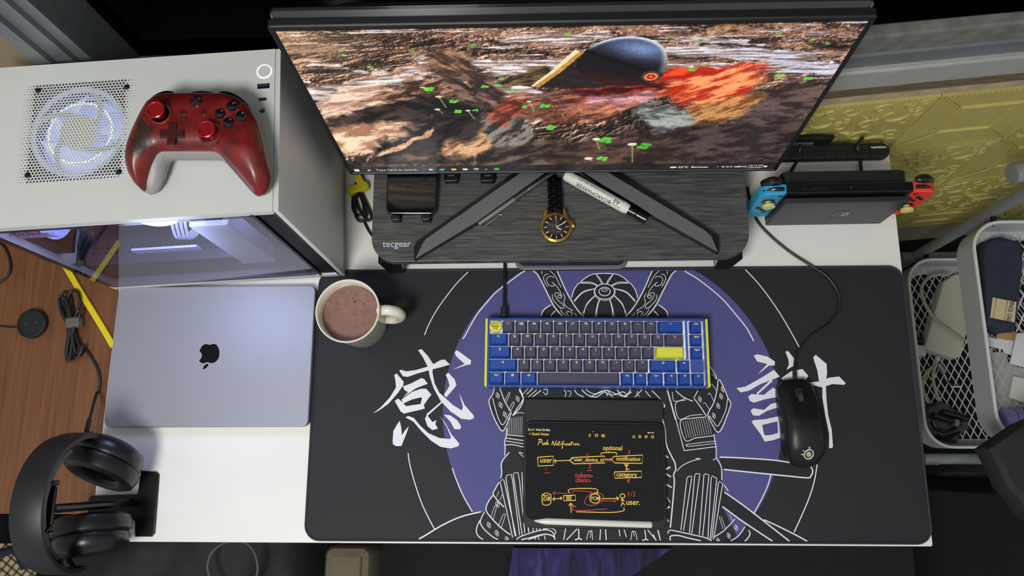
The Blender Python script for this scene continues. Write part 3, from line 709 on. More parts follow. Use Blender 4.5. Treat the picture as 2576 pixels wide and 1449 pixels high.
# ---- fans
M_FANW = mat('white_fan_plastic', '#dcdcd6', 0.4)
M_BLADE = mat('frosted_fan_blade', '#b9c6f0', 0.35, emit='#8ea4ff', estr=0.75)
M_LED = emat('fan_led_ring', '#dfe6ff', 3.0)
def make_fan(name, lab, M):
    f = bpy.data.objects.new(name, None); COL.objects.link(f); f.parent = case; ROOT[f.name] = ROOT[case.name]; f['label'] = lab
    f.matrix_local = M; ROOT[f.name] = ROOT[case.name] @ M
    m = MB()
    n = 40; sq = []
    for k in range(n):
        a = 2 * math.pi * k / n; d = .060 / max(abs(math.cos(a)), abs(math.sin(a))); sq.append((d * math.cos(a), d * math.sin(a)))
    for z in (0,):
        m.add([(x, y, z) for x, y in sq] + [(.057 * math.cos(2 * math.pi * k / n), .057 * math.sin(2 * math.pi * k / n), z) for k in range(n)] +
              [(.057 * math.cos(2 * math.pi * k / n), .057 * math.sin(2 * math.pi * k / n), z - .024) for k in range(n)] + [(x, y, z - .024) for x, y in sq],
              [(k, (k + 1) % n, n + (k + 1) % n, n + k) for k in range(n)] + [(n + k, n + (k + 1) % n, 2 * n + (k + 1) % n, 2 * n + k) for k in range(n)] + [((k + 1) % n, k, 3 * n + k, 3 * n + (k + 1) % n) for k in range(n)])
    m.build('fan_frame', mat('black_fan_frame', '#101014', .5), f, sm=False)
    m = MB(); R1, R0 = .0575, .052
    m.rings([[(R1 * math.cos(2 * math.pi * k / 40), R1 * math.sin(2 * math.pi * k / 40), .0005) for k in range(40)], [(R0 * math.cos(2 * math.pi * k / 40), R0 * math.sin(2 * math.pi * k / 40), -.001) for k in range(40)]], False, False)
    m.build('fan_rim', mat('pale_fan_rim', '#c6d2e4', .4, emit='#bcd0f5', estr=.25), f)
    MB().lathe([(.0215, -.02), (.0225, -.001), (.0215, .0012), (.0, .0014)], 32).build('fan_hub', M_FANW, f)
    for k in range(4):
        a0 = math.pi / 2 * k + .35; pts = [(r * math.cos(a0 + 1.15 * ((r - .02) / .04)), r * math.sin(a0 + 1.15 * ((r - .02) / .04)), -.0012) for r in [.018 + .0055 * i for i in range(8)]]
        MB().ribbon(pts, .0075, taper=(1.1, .8)).build('strut', M_FANW, f, sm=False)
    for k in range(7):
        a0 = 2 * math.pi * k / 7; A_, B_ = [], []
        for i in range(7):
            r = .021 + .005 * i; w = .30 + .10 * i / 6
            A_.append((r * math.cos(a0 - .35 * i / 6), r * math.sin(a0 - .35 * i / 6), -.006)); B_.append((r * math.cos(a0 + 2 * w - .35 * i / 6), r * math.sin(a0 + 2 * w - .35 * i / 6), -.019))
        mm = MB(); mm.rings([A_, B_], False, False, closed=False); mm.build('blade', M_BLADE, f)
    m = MB(); m.tube([(.0385 * math.cos(2 * math.pi * k / 48), .0385 * math.sin(2 * math.pi * k / 48), -.0035) for k in range(48)], .0012, 6, closed=True)
    m.build('led_ring', M_LED, f)
    # soft light tray behind the blades
    MB().lathe([(.0565, -.0235), (.0, -.0236)], 32).build('back_glow', mat('fan_glow', '#9aa6dc', .5, emit='#8298ff', estr=.6), f)
    return f
vc = Vector(((vx0 + vx1) / 2, (vy0 + vy1) / 2, CH - .0035))
make_fan('case_fan', 'lit white fan under the top grille', Matrix.Translation(vc))
make_fan('case_fan', 'lit white fan on the rear panel inside the case', Matrix.Translation((-CL + .004, .075, .225)) @ Matrix.Rotation(math.radians(-90), 4, 'Y'))
make_fan('case_fan', 'lit white fan behind the front panel inside the case', Matrix.Translation((-.042, .085, .235)) @ Matrix.Rotation(math.radians(-90), 4, 'Y'))
pl = bpy.data.lights.new('case_glow', 'POINT'); pl.energy = 2.5; pl.color = (.54, .60, 1.0); pl.shadow_soft_size = .08
plo = bpy.data.objects.new('case_glow', pl); COL.objects.link(plo); plo.location = ROOT[case.name] @ Vector((-.17, .030, .270))

# ---- inside the glass
sh = MB().box((-.20, .105, .062), (.314, .180, .072)).build('power_supply_shroud', M_GREYIN, case, sm=False)
mb = MB()
for k in range(34): mb.box((-.345 + k * .0085, .032, .0984), (.0032, .003, .0006)); mb.box((-.341 + k * .0085, .040, .0984), (.0032, .003, .0006))
q = mb.build('vent_slots', M_DARKIN, sh, sm=False); q['kind'] = 'stuff'
a = LCY(332, 630, .013); b = LCY(505, 626, .013)
MB().box(((a.x + b.x) / 2, .0135, (a.z + b.z) / 2), (b.x - a.x, .003, .016)).build('shroud_label_plate', mat('pale_label_plate', '#b9bde0', .4), sh, sm=False)
a = LCY(524, 600, .010); b = LCY(626, 600, .010); c = LCY(524, 664, .010); zt_ = LCY(575, 560, .010).z
mb = MB(); mb.rbox((0, 0, 0), (b.x - a.x, .026, zt_ - c.z), .003, .001, 3); mb.xf(Matrix.Translation(((a.x + b.x) / 2, .020, (zt_ + c.z) / 2)))
mb.build('support_bracket', mat('bright_white_bracket', '#e6ecf8', .35), case)
gpu = MB().rbox((-.20, .105, .165), (.25, .11, .045), .006, .002, 3).build('graphics_card', mat('graphics_card_shroud', '#3a3a44', .4, metal=.2), case)
t = text_mb('GIGABYTE', .016).xf(Matrix.Translation((-.13, .0494, .165)) @ Matrix.Rotation(math.radians(90), 4, 'X'))
t.build('lettering', mat('grey_lettering', '#9a9aa6', .4), gpu, sm=False)
MB().box((-.21, .048, .19), (.22, .006, .004)).build('light_bar', mat('metal_bar', '#c8c8d4', .25, metal=.8), gpu, sm=False)
for k in range(4):
    p0 = LCY(432 + k * 11, 556, .035); p1 = LCY(436 + k * 11, 578, .03); p2 = LCY(446 + k * 10, 598, .026); p3 = LCY(470 + k * 8, 592, .035); p4 = LCY(492 + k * 4, 570, .05)
    MB().tube(smooth([p0, p1, p2, p3, p4]), .0021, 8).build('power_cable', mat('white_cable_sleeve', '#e8eaf6', .5), case)
for k in range(7):
    p0 = LCY(205 + k * 5, 580, .03); p1 = LCY(198 + k * 5, 612, .016); p2 = LCY(196 + k * 3, 640, .012); p3 = LCY(192 + k * 4, 668, .012)
    MB().tube(smooth([p0, p1, p2, p3]), .0016, 6).build('fan_lead', mat('black_fan_lead', '#14161f', .5), case)
# caution tag inside the glass
zs = zoomed(0, 520, 6.0375)
tri = [LCY(x, y, .0016) for x, y in zs([(210, 310), (940, 455), (255, 485)])]
mb = MB(); mb.add([tuple(p) for p in tri], [(0, 2, 1)]); tg = mb.build('caution_tag', mat('pale_caution_tag', '#c4bfe0', .6, emit='#b0a8e0', estr=.15), case, sm=False); tg['label'] = 'pale triangular caution tag behind the glass'
o0, o1 = LCY(*zs([(480, 420)])[0], .0010), LCY(*zs([(700, 415)])[0], .0010)
t = text_mb('CAUTION', .011, sx=1.1).xf(Matrix.Translation(o0) @ Matrix.Rotation(math.radians(90), 4, 'X')); t.build('lettering', mat('violet_ink', '#3a2f66', .6), tg, sm=False)
mb = MB(); a, b = [LCY(*q, .0010) for q in zs([(285, 345), (370, 375)])]; mb.ribbon([a, b], .004, up=Vector((0, -1, 0))); a, b = [LCY(*q, .0010) for q in zs([(395, 385), (420, 392)])]; mb.ribbon([a, b], .004, up=Vector((0, -1, 0)))
mb.build('exclamation_mark', _mats['violet_ink'], tg, sm=False)
# ================================================================ riser, monitor, small things on the riser
def riser_mat():
    m = bpy.data.materials.new('black_woodgrain_laminate'); m.use_nodes = True; nt = m.node_tree; b = nt.nodes['Principled BSDF']
    tc = nt.nodes.new('ShaderNodeTexCoord'); mp = nt.nodes.new('ShaderNodeMapping'); mp.inputs['Scale'].default_value = (9, 170, 1)
    n = nt.nodes.new('ShaderNodeTexNoise'); n.inputs['Scale'].default_value = 2.4; n.inputs['Detail'].default_value = 8; n.inputs['Distortion'].default_value = .9
    r = nt.nodes.new('ShaderNodeValToRGB'); e = r.color_ramp.elements
    e[0].position = .36; e[0].color = lin('#333333'); e[1].position = .66; e[1].color = lin('#585856')
    nt.links.new(tc.outputs['Object'], mp.inputs[0]); nt.links.new(mp.outputs[0], n.inputs['Vector']); nt.links.new(n.outputs['Fac'], r.inputs[0]); nt.links.new(r.outputs[0], b.inputs['Base Color'])
    b.inputs['Roughness'].default_value = .48
    bp = nt.nodes.new('ShaderNodeBump'); bp.inputs['Strength'].default_value = .35; bp.inputs['Distance'].default_value = .0006
    nt.links.new(n.outputs['Fac'], bp.inputs['Height']); nt.links.new(bp.outputs[0], b.inputs['Normal'])
    return m
M_RISER = riser_mat()
RZ = .080
RX0, RX1, RY0, RY1 = .4115, .9545, .3960, .580
riser = thing('monitor_riser', 'black woodgrain monitor riser with rounded corners on the white desk', 'monitor stand', ((RX0 + RX1) / 2, (RY0 + RY1) / 2, 0), math.radians(.3))
MB().prism(rrect(RX1 - RX0, RY1 - RY0, .036, 8), RZ - .016, RZ, .0012, .0012).build('board', M_RISER, riser)
for sx in (-1, 1):
    for sy in (-1, 1):
        mb = MB(); x = sx * .247
        y = sy * .078
        mb.rings([[(x - .011, y - .012, 0), (x + .011, y - .012, 0), (x + .011, y + .012, 0), (x - .011, y + .012, 0)], [(x - .017, y - .012 - .001 * sy, RZ - .016), (x + .017, y - .012, RZ - .016), (x + .017, y + .012, RZ - .016), (x - .017, y + .012, RZ - .016)]])
        mb.build('leg', mat('black_glossy_leg', '#101010', .25), riser, sm=False)
t = text_mb('tecgear', .0138, bold=.0002, sx=1.0).xf(frame_px((998, 614), (1098, 613), RZ + .0003)); t.build('lettering', mat('pale_blue_ink', '#a9bcd0', .5), riser, sm=False, world=True)

# ---- monitor
MC = Vector((.6871, .5187, .1138)); MT, MYW, MW, MHH = .0617, -.0036, .612, .3485
M_BEZEL = mat('black_monitor_bezel', '#17181a', .5); M_GLOSSB = mat('glossy_black_plastic', '#26282a', .16, spec=.7, coat=.5)
mon = thing('monitor', 'large black monitor showing a muddy stream wallpaper', 'monitor', (MC.x, MC.y, RZ), MYW)
TR = Matrix.Translation((0, 0, MC.z - RZ)) @ Matrix.Rotation(-MT, 4, 'X')     # local frame of the panel: x right, z up the face, -y towards the viewer
def MP(u, v, d=0.0): return TR @ Vector((u, -d, v))
def panel(m, x0, x1, z0, z1, y0, y1, r=.004, bev=.0015):
    pr_ = rrect(x1 - x0, z1 - z0, r, 4); cx, cz = (x0 + x1) / 2, (z0 + z1) / 2
    def ring(ins, y): return [tuple(TR @ Vector((cx + x, y, cz + z))) for x, z in offset_poly(pr_, ins)]
    return m.rings([ring(bev, y0), ring(0, y0 + bev), ring(0, y1 - bev), ring(bev, y1)])
hw = MW / 2
panel(MB(), -hw, hw, -.0105, MHH + .001, .0, .011).build('bezel', M_BEZEL, mon)
panel(MB(), -hw + .001, hw - .001, .03, MHH + .004, .010, .026, .008, .006).build('rear_shell', M_GLOSSB, mon)
panel(MB(), -hw + .05, hw - .05, .05, MHH - .02, .022, .05, .02, .01).build('rear_bulge', M_BEZEL, mon)
mb = MB()
for k in range(14): mb.box(tuple(MP(-.05 + k * .008, MHH - .015, -.050)), (.004, .003, .012))
mb.build('vent_ribs', M_BLACKP, mon, sm=False)
MB().box(tuple(MP(.0, -.0030, .0006)), (MW - .012, .001, .0016)).build('chin_line', mat('silver_line', '#8b8d90', .3, metal=.6), mon, sm=False)
MB().rbox((0, .075, .12), (.05, .03, .24), .006, .002).build('stand_neck', M_BEZEL, mon)
# V-shaped foot: two tapering bars, sparkling grey tops
M_FOOT = mat('sparkling_grey_foot', '#6a6b6e', .45, metal=.35, var=.35, vscale=1400)
zr, zl = zoomed(1400, 400, 4.0889), zoomed(870, 400, 4.0889)
for z_, pts, blk in ((zl, [(716, 1026), (785, 880), (820, 825), (1857, 100), (2105, 100), (1340, 650)], [(705, 1035), (700, 900), (730, 850), (1830, 70), (2140, 80), (1890, 268), (1345, 660)]), (zr, [(1660, 955), (1590, 790), (1520, 730), (435, 80), (190, 80), (490, 272), (845, 482), (1000, 585)], [(1668, 968), (1662, 800), (1620, 765), (520, 70), (182, 70), (482, 272), (838, 486), (995, 592)])):
    q = [P(x, y, RZ + .013) for x, y in z_(pts)]
    tip = q[0]
    poly = [(v.x, v.y) for v in q]
    far = [p for p in poly]
    iv = ROOT[mon.name].inverted()
    loc = [(iv @ Vector((x, y, 0))) for x, y in poly]; loc = [(p.x, p.y) for p in loc]
    lb_ = [iv @ P(x, y, RZ + .011) for x, y in z_(blk)]; f = MB().prism([(p.x, p.y) for p in lb_], .0003, .0118).build('foot_bar', mat('black_foot_side', '#0a0a0a', .35), mon, sm=False)
    MB().prism(loc, .0119, .0130).build('foot_top', M_FOOT, f, sm=False)
# ---- screen picture: a painted colour grid on the flat panel
SU, SV, SX0, SX1, SZ0, SZ1 = 800, 310, -hw + .0075, hw - .0075, .0015, MHH - .0065
def vnoise(x, y, seed, oct_=5, gain=.5, ridged=False):
    rng = np.random.RandomState(seed); tab = rng.rand(256, 256)
    s = np.zeros_like(x); a = 1.0; tot = 0
    for o in range(oct_):
        ca, sa = math.cos(.6 * o + .3), math.sin(.6 * o + .3); xr, yr = x * ca - y * sa, x * sa + y * ca
        xi = np.floor(xr).astype(int); yi = np.floor(yr).astype(int); fx = xr - xi; fy = yr - yi
        fx = fx * fx * (3 - 2 * fx); fy = fy * fy * (3 - 2 * fy)
        g = lambda i, j: tab[(yi + j) % 256, (xi + i) % 256]
        v = (g(0, 0) * (1 - fx) + g(1, 0) * fx) * (1 - fy) + (g(0, 1) * (1 - fx) + g(1, 1) * fx) * fy
        if ridged: v = 1 - np.abs(2 * v - 1)
        s += a * v; tot += a; a *= gain; x = x * 2.03 + 17.3; y = y * 2.03 + 5.1
    return s / tot
def sstep(a, b, x):
    t = np.clip((x - a) / (b - a), 0, 1); return t * t * (3 - 2 * t)
def mixc(c, col, k): return c * (1 - k[..., None]) + np.array(col, float)[None, None, :] / 255.0 * k[..., None]
def paint_screen():
    """numpy painting of the wallpaper: muddy stream, stones, clover, dark dome with gold edge; V = 0 at the bottom"""
    U, V = np.meshgrid(np.linspace(0, 1, SU), np.linspace(0, 1, SV))
    V = np.interp(V, [0, .105, .265, .42, .553, .65, .756, .87, .946, 1], [0, .076, .207, .326, .453, .575, .717, .841, .949, 1])   # foreshortened drawing scale
    near = 1 - V; dep = 1.0 / (.33 + .80 * near)
    w1 = vnoise(U * 5, V * 4, 40, 3) - .5; w2 = vnoise(U * 5 + 9, V * 4, 41, 3) - .5
    X = (U - .5) * dep * 8 + 40 + w1 * 1.6; Y = dep * 6.5 + 3 + w2 * 1.2
    big = vnoise(X * .8, Y * .9, 3, 4, .5); rid = vnoise(X * 1.7 + 9, Y * 1.9, 11, 5, .55, True); fine = vnoise(X * 6, Y * 6.5, 5, 5, .62)
    hgt = .9 * big + .42 * rid + .22 * fine
    gx = np.gradient(hgt, axis=1) * SU / 9; gy = np.gradient(hgt, axis=0) * SV / 9
    far = sstep(.35, 1.0, V); lit = np.clip(.40 - (.50 - .26 * far) * gx + (.62 - .40 * far) * gy / dep, 0, 1.6)
    c = mixc(np.ones(U.shape + (3,)) * np.array([40, 30, 27]) / 255, [112, 78, 60], sstep(.05, .60, lit))
    c = mixc(c, [176, 128, 100], sstep(.48, .95, lit) * .9)
    c = mixc(c, [246, 218, 194], sstep(.88, 1.35, lit + .15 * fine) * (1 - .25 * far))
    clump = vnoise(X * .55 + 20, Y * .9, 70, 4, .6); c = mixc(c, [196, 150, 124], sstep(.50, .68, clump) * .55 * (.4 + fine)); c = c * (1 - (.45 * sstep(.50, .36, clump))[..., None])
    hue = vnoise(U * 4 + 3, V * 4, 21, 3)
    c = mixc(c, [150, 104, 50], sstep(.52, .72, hue) * .5 * sstep(.45, .9, V) * sstep(.15, .4, lit))
    c = c * (1 - (.25 * sstep(.55, .95, U) * sstep(.75, .2, V))[..., None])
    # wet flats
    def band(u0, v0, u1, v1, w):
        dx, dy = (u1 - u0) * 2.2, (v1 - v0); px, py = (U - u0) * 2.2, V - v0
        t = np.clip((px * dx + py * dy) / (dx * dx + dy * dy), 0, 1); return np.exp(-(((px - t * dx) ** 2 * .25 + (py - t * dy) ** 2)) / (w * w))
    water = np.maximum.reduce([band(.02, .56, .20, .66, .07), band(.26, .80, .40, .74, .05), band(.36, .70, .47, .76, .05), band(.70, .84, .92, .78, .05), band(.84, .74, 1.0, .70, .05), band(.36, .60, .44, .52, .06), band(.04, .78, .16, .72, .035) * .7, band(.40, .93, .56, .95, .03) * .8, band(.66, .93, .80, .90, .025) * .8, band(.22, .74, .30, .66, .04) * .7])
    wfine = vnoise(X * 1.6, Y * 5.5, 8, 4, .6)
    streak = vnoise(X * .45 + 2, Y * 2.2, 77, 4, .55); water = np.maximum(water, sstep(.58, .70, streak) * sstep(.45, .62, V) * .85)
    wm = sstep(.42, .60, water * 1.0 + (.5 - big) * .75 + (.5 - rid) * .55 + (fine - .5) * .30)
    wc = mixc(np.ones(U.shape + (3,)) * np.array([112, 98, 94]) / 255, [208, 190, 184], sstep(.34, .56, wfine))
    wc = mixc(wc, [255, 248, 246], sstep(.56, .72, wfine))
    wc = mixc(wc, [150, 166, 226], sstep(.60, .9, U) * sstep(.4, .62, wfine) * .40)
    c = c * (1 - wm[..., None]) + wc * wm[..., None]
    wb1 = vnoise(U * 16, V * 7, 50, 4) - .5; wb2 = vnoise(U * 16 + 7, V * 7, 51, 4) - .5
    def blob(u, v, ru, rv, ang=0, e=2.0, soft=.20):
        a = math.radians(ang); dx = (U - u) + wb1 * .07; dy = (V - v) * .42 + wb2 * .06; x = dx * math.cos(a) + dy * math.sin(a); y = -dx * math.sin(a) + dy * math.cos(a)
        return sstep(1 + soft, 1 - soft, (np.abs(x / ru) ** e + np.abs(y / (rv * .42)) ** e) ** (1 / e) + (fine - .5) * .55 + (rid - .5) * .5)
    def slab(c, m, dark, light, ang=20, fr=1.0):
        a = math.radians(ang); p = (U * math.cos(a) + V * .42 * math.sin(a)); q = (-U * math.sin(a) + V * .42 * math.cos(a))
        n = vnoise(p * 22 * fr + 3, q * 80 * fr, int(abs(ang) * 7) + 60, 5, .6); k = sstep(.36, .66, n + .25 * (fine - .5))
        s = np.array(dark) / 255.0 * (1 - k[..., None]) + np.array(light) / 255.0 * k[..., None]
        return c * (1 - m[..., None]) + s * m[..., None]
    c = slab(c, blob(.30, .72, .075, .13, -30), [60, 44, 34], [166, 122, 96], -40)
    c = slab(c, blob(.42, .66, .05, .07, 20), [44, 34, 22], [128, 98, 60], 30)
    c = slab(c, blob(.09, .46, .13, .13, 16) * .95, [168, 126, 104], [246, 214, 190], 16)
    c = slab(c, blob(.22, .48, .11, .17, 26), [58, 40, 32], [190, 142, 114], 32)
    c = slab(c, blob(.34, .56, .07, .13, -40), [46, 36, 32], [140, 106, 90], -35)
    c = slab(c, blob(.11, .34, .15, .10, 14), [24, 19, 19], [66, 52, 47], 16)
    c = slab(c, blob(.28, .38, .10, .13, -24), [18, 16, 16], [58, 48, 44], -30)
    c = slab(c, blob(.07, .235, .13, .09, 10), [160, 114, 88], [250, 214, 182], 10)
    c = slab(c, blob(.21, .20, .20, .13, 20), [18, 15, 16], [54, 44, 42], 22)
    c = slab(c, blob(.155, .20, .10, .022, 22, 2, .2), [184, 134, 100], [238, 194, 156], 21)
    c = slab(c, blob(.325, .20, .17, .075, 30, 2, .2), [96, 68, 50], [216, 166, 124], 30)
    c = slab(c, blob(.395, .27, .062, .17, 10), [44, 42, 40], [138, 130, 120], 40)
    c = slab(c, blob(.42, .08, .17, .11, 6), [32, 28, 26], [104, 88, 74], 12)
    c = slab(c, blob(.10, .06, .16, .05, 2), [34, 26, 25], [116, 88, 76], 4)
    c = slab(c, blob(.88, .16, .26, .24, 0) * .95, [34, 25, 24], [80, 64, 60], 5)
    c = slab(c, blob(.93, .44, .13, .16, 0) * .9, [38, 28, 26], [96, 78, 72], 3)
    c = slab(c, blob(.62, .10, .16, .12, 0) * .85, [36, 26, 24], [92, 64, 54], 3)
    # glow from the lamp on the wet stone
    c = slab(c, blob(.62, .53, .14, .10, 4) * .95, [50, 12, 9], [184, 50, 28], 8)
    c = slab(c, blob(.615, .475, .09, .075, 4) * .95, [112, 74, 82], [222, 160, 168], 2)
    c = slab(c, blob(.46, .45, .09, .10, 10) * .8, [70, 40, 34], [186, 112, 86], 12)
    c = slab(c, blob(.80, .40, .09, .10, 24), [104, 62, 30], [196, 140, 84], 30)
    c = slab(c, blob(.785, .58, .095, .15, 28), [172, 42, 16], [255, 156, 100], 26)
    c = slab(c, blob(.725, .68, .075, .05, 14), [168, 26, 8], [232, 74, 34], 16)
    c = slab(c, blob(.56, .40, .09, .07, 10) * .8, [70, 34, 24], [204, 122, 84], 20)
    c = slab(c, blob(.40, .40, .045, .08, 40) * .75, [80, 30, 20], [186, 80, 52], 40)
    c = slab(c, blob(.70, .345, .06, .085, -14), [74, 80, 78], [160, 166, 158], -12)
    # plain dark dome, half buried
    du, dv = (U - .602), (V - .735) * .42; a = math.radians(-16); hx = du * math.cos(a) + dv * math.sin(a); hy = -du * math.sin(a) + dv * math.cos(a)
    hr = np.where(hy > 0, np.sqrt((hx / .082) ** 2 + (hy / .090) ** 2), np.sqrt((hx / .086) ** 2 + (hy / .060) ** 2)); hm = sstep(1.015, .985, hr)
    hc = mixc(np.ones(U.shape + (3,)) * np.array([20, 18, 20]) / 255, [66, 78, 112], sstep(.005, .085, hy) * .9)
    hc = mixc(hc, [132, 152, 206], np.exp(-(((hx - .015) / .045) ** 2 + ((hy - .055) / .022) ** 2)) * .75)
    hc = mixc(hc, [222, 224, 230], sstep(.88, .98, hr) * sstep(.02, .06, hy) * .9)
    hc = mixc(hc, [150, 150, 146], sstep(.80, .97, hr) * sstep(.02, .07, hx) * sstep(-.05, .02, hy) * .6)
    hc = mixc(hc, [96, 30, 18], sstep(.0, -.06, hy) * .45 * (.4 + fine))
    hc = mixc(hc, [8, 8, 10], np.exp(-((hy - (.012 - .16 * hx)) / .0050) ** 2) * .85)
    hc = hc * (.82 + .4 * fine)[..., None]
    c = c * (1 - hm[..., None]) + hc * hm[..., None]
    def tri(p, q, r):
        def e(a_, b_): return (b_[0] - a_[0]) * (V - a_[1]) - (b_[1] - a_[1]) * (U - a_[0])
        d0, d1, d2 = e(p, q), e(q, r), e(r, p); return ((d0 >= 0) & (d1 >= 0) & (d2 >= 0)) | ((d0 <= 0) & (d1 <= 0) & (d2 <= 0))
    dark = (tri((.447, .585), (.530, .84), (.60, .60)) | tri((.530, .84), (.60, .90), (.60, .60)) | tri((.447, .585), (.60, .62), (.56, .57))) & (hm < .5)
    c[dark] = (np.array([34, 28, 27]) / 255)[None, :] * (.5 + 1.2 * fine[dark])[:, None]
    gold = tri((.435, .600), (.516, .845), (.533, .838)) | tri((.435, .600), (.533, .838), (.450, .585)); c[gold] = (np.array([184, 134, 58]) / 255)[None, :] * (.7 + .6 * fine[gold])[:, None]
    edge = tri((.435, .600), (.516, .855), (.523, .84)) | tri((.435, .600), (.523, .84), (.440, .595)); c[edge] = np.array([228, 212, 172]) / 255
    for (u, v, r, col) in ((.660, .668, .018, (58, 54, 58)), (.661, .663, .0130, (255, 124, 56)), (.661, .663, .0085, (150, 36, 14)), (.661, .663, .004, (232, 96, 44))):
        d = np.sqrt((U - u) ** 2 + ((V - v) * .42) ** 2); c = mixc(c, col, sstep(r * 1.1, r * .9, d))
    rng = np.random.RandomState(4)
    def leafs(u, v, r):
        nonlocal c
        col = (70 + rng.randint(50), 170 + rng.randint(60), 50 + rng.randint(30))
        for k in range(4):
            a = k * 1.57 + rng.rand(); d = np.sqrt((U - u - r * .8 * math.cos(a)) ** 2 + ((V - v) * .42 - r * .42 * math.sin(a)) ** 2 * 3.0); c = mixc(c, col, sstep(r * .75, r * .45, d) * .9)
    for u, v, r in ((.238, .585, .010), (.279, .478, .008), (.284, .405, .007), (.32, .41, .005), (.345, .60, .007), (.372, .61, .006), (.40, .56, .006), (.461, .435, .008), (.474, .29, .009), (.42, .43, .005), (.596, .207, .012), (.682, .165, .013), (.594, .076, .010), (.335, .90, .006), (.10, .84, .004), (.14, .76, .005), (.10, .88, .004), (.50, .96, .004), (.55, .90, .004), (.68, .94, .004), (.74, .90, .004), (.735, .715, .007), (.901, .66, .008), (.956, .63, .008), (.925, .90, .004), (.955, .87, .004), (.16, .64, .004), (.86, .95, .004), (.225, .86, .004), (.38, .66, .005)): leafs(u, v, r)
    for u, v, r, st in ((.252, .52, .008, .09), (.225, .60, .006, .05), (.243, .42, .007, .03), (.305, .41, .006, .06), (.43, .47, .006, .07), (.574, .215, .010, .07), (.655, .178, .012, .13), (.562, .078, .011, .02), (.73, .735, .006, .03), (.895, .69, .006, .05), (.31, .64, .005, .05), (.945, .66, .005, .06)):
        s = np.exp(-((U - (u + .010 * (v - V) / st)) / .0018) ** 2) * ((V < v) & (V > v - st)); c = mixc(c, (150, 170, 90), s * .8)
        d = np.sqrt(((U - u) / r) ** 2 + ((V - v) * .42 / (r * .42)) ** 2); c = mixc(c, (236, 222, 188), sstep(1.1, .7, d) * .9)
    c = mixc(c, (232, 194, 140), sstep(.22, .0, U) * sstep(.62, 1.0, V) * .35)
    tb = V < .038
    c[tb] = c[tb] * .25 + np.array([28, 25, 27]) / 255 * .75
    return np.clip(c, 0, 1)
IMGC = paint_screen()
def screen_mesh():
    us = np.linspace(SX0, SX1, SU); vs = np.linspace(SZ0, SZ1, SV)
    Ug, Vg = np.meshgrid(us, vs); n = SU * SV
    co = np.stack([Ug.ravel(), np.full(n, -.0006), Vg.ravel(), np.ones(n)], 1) @ np.array(TR).T
    me = bpy.data.meshes.new('screen'); me.vertices.add(n); me.vertices.foreach_set('co', co[:, :3].astype(np.float32).ravel())
    i = (np.arange(SV - 1)[:, None] * SU + np.arange(SU - 1)[None, :]).ravel()
    q = np.stack([i, i + 1, i + 1 + SU, i + SU], 1).astype(np.int32)
    me.loops.add(q.size); me.polygons.add(len(q)); me.loops.foreach_set('vertex_index', q.ravel())
    me.polygons.foreach_set('loop_start', np.arange(0, q.size, 4, dtype=np.int32))
    me.update(calc_edges=True); me.validate()
    col = IMGC.reshape(-1, 3); l = np.where(col <= .04045, col / 12.92, ((col + .055) / 1.055) ** 2.4)
    at = me.color_attributes.new('picture', 'FLOAT_COLOR', 'POINT'); at.data.foreach_set('color', np.concatenate([l, np.ones((n, 1))], 1).astype(np.float32).ravel())
    m = bpy.data.materials.new('lit_screen_picture'); m.use_nodes = True; nt = m.node_tree; b = nt.nodes['Principled BSDF']
    ca = nt.nodes.new('ShaderNodeVertexColor'); ca.layer_name = 'picture'
    tc = nt.nodes.new('ShaderNodeTexCoord'); ns = nt.nodes.new('ShaderNodeTexNoise'); ns.inputs['Scale'].default_value = 420; ns.inputs['Detail'].default_value = 3
    nt.links.new(tc.outputs['Object'], ns.inputs['Vector'])
    mr = nt.nodes.new('ShaderNodeMapRange'); mr.inputs[1].default_value = .3; mr.inputs[2].default_value = .7; mr.inputs[3].default_value = .78; mr.inputs[4].default_value = 1.22; nt.links.new(ns.outputs['Fac'], mr.inputs[0])
    vm = nt.nodes.new('ShaderNodeVectorMath'); vm.operation = 'SCALE'; nt.links.new(ca.outputs[0], vm.inputs[0]); nt.links.new(mr.outputs[0], vm.inputs['Scale'])
    nt.links.new(vm.outputs[0], b.inputs['Emission Color']); b.inputs['Emission Strength'].default_value = 1.2
    b.inputs['Base Color'].default_value = (.005, .005, .006, 1); b.inputs['Roughness'].default_value = .35; b.inputs['Specular IOR Level'].default_value = .3
    me.materials.append(m)
    o = bpy.data.objects.new('screen', me); COL.objects.link(o); o.parent = mon; ROOT[o.name] = ROOT[mon.name]
    o['label'] = 'lit screen with a dark helmet half buried in a muddy stream'
    return o
scr = screen_mesh()
# task bar marks
E_W = emat('screen_white', '#f4f4f4', 1.0)
FACE = TR @ Matrix.Rotation(math.radians(90), 4, 'X')        # XY lettering -> panel face
def on_screen(m, u, v, mt, name='taskbar_mark', lift=.0009):
    x = SX0 + u * (SX1 - SX0); z = SZ0 + v * (SZ1 - SZ0)
    m.xf(TR @ Matrix.Translation((x, -lift, z)) @ Matrix.Rotation(math.radians(90), 4, 'X')); return m.build(name, mt, scr, sm=False)
TBV = .018
on_screen(text_mb('Type here to search', .0072, 'LEFT', sx=1.0), .058, TBV, E_W, 'taskbar_text')
on_screen(text_mb('22°C  Berawan', .0068, 'LEFT', .0001), .775, TBV, E_W, 'taskbar_text')
on_screen(text_mb('^', .006), .867, TBV, E_W); on_screen(text_mb('ENG', .0062), .925, TBV, E_W, 'taskbar_text')
on_screen(text_mb('10:14 PM', .0056), .955, TBV + .009, E_W, 'taskbar_text'); on_screen(text_mb('3/20/2024', .0050), .955, TBV - .009, E_W, 'taskbar_text')
m = MB()
for i in (-1, 1):
    for j in (-1, 1): m.box((i * .0018, j * .0018, 0), (.003, .003, .0002))
on_screen(m, .012, TBV, E_W, 'start_button')
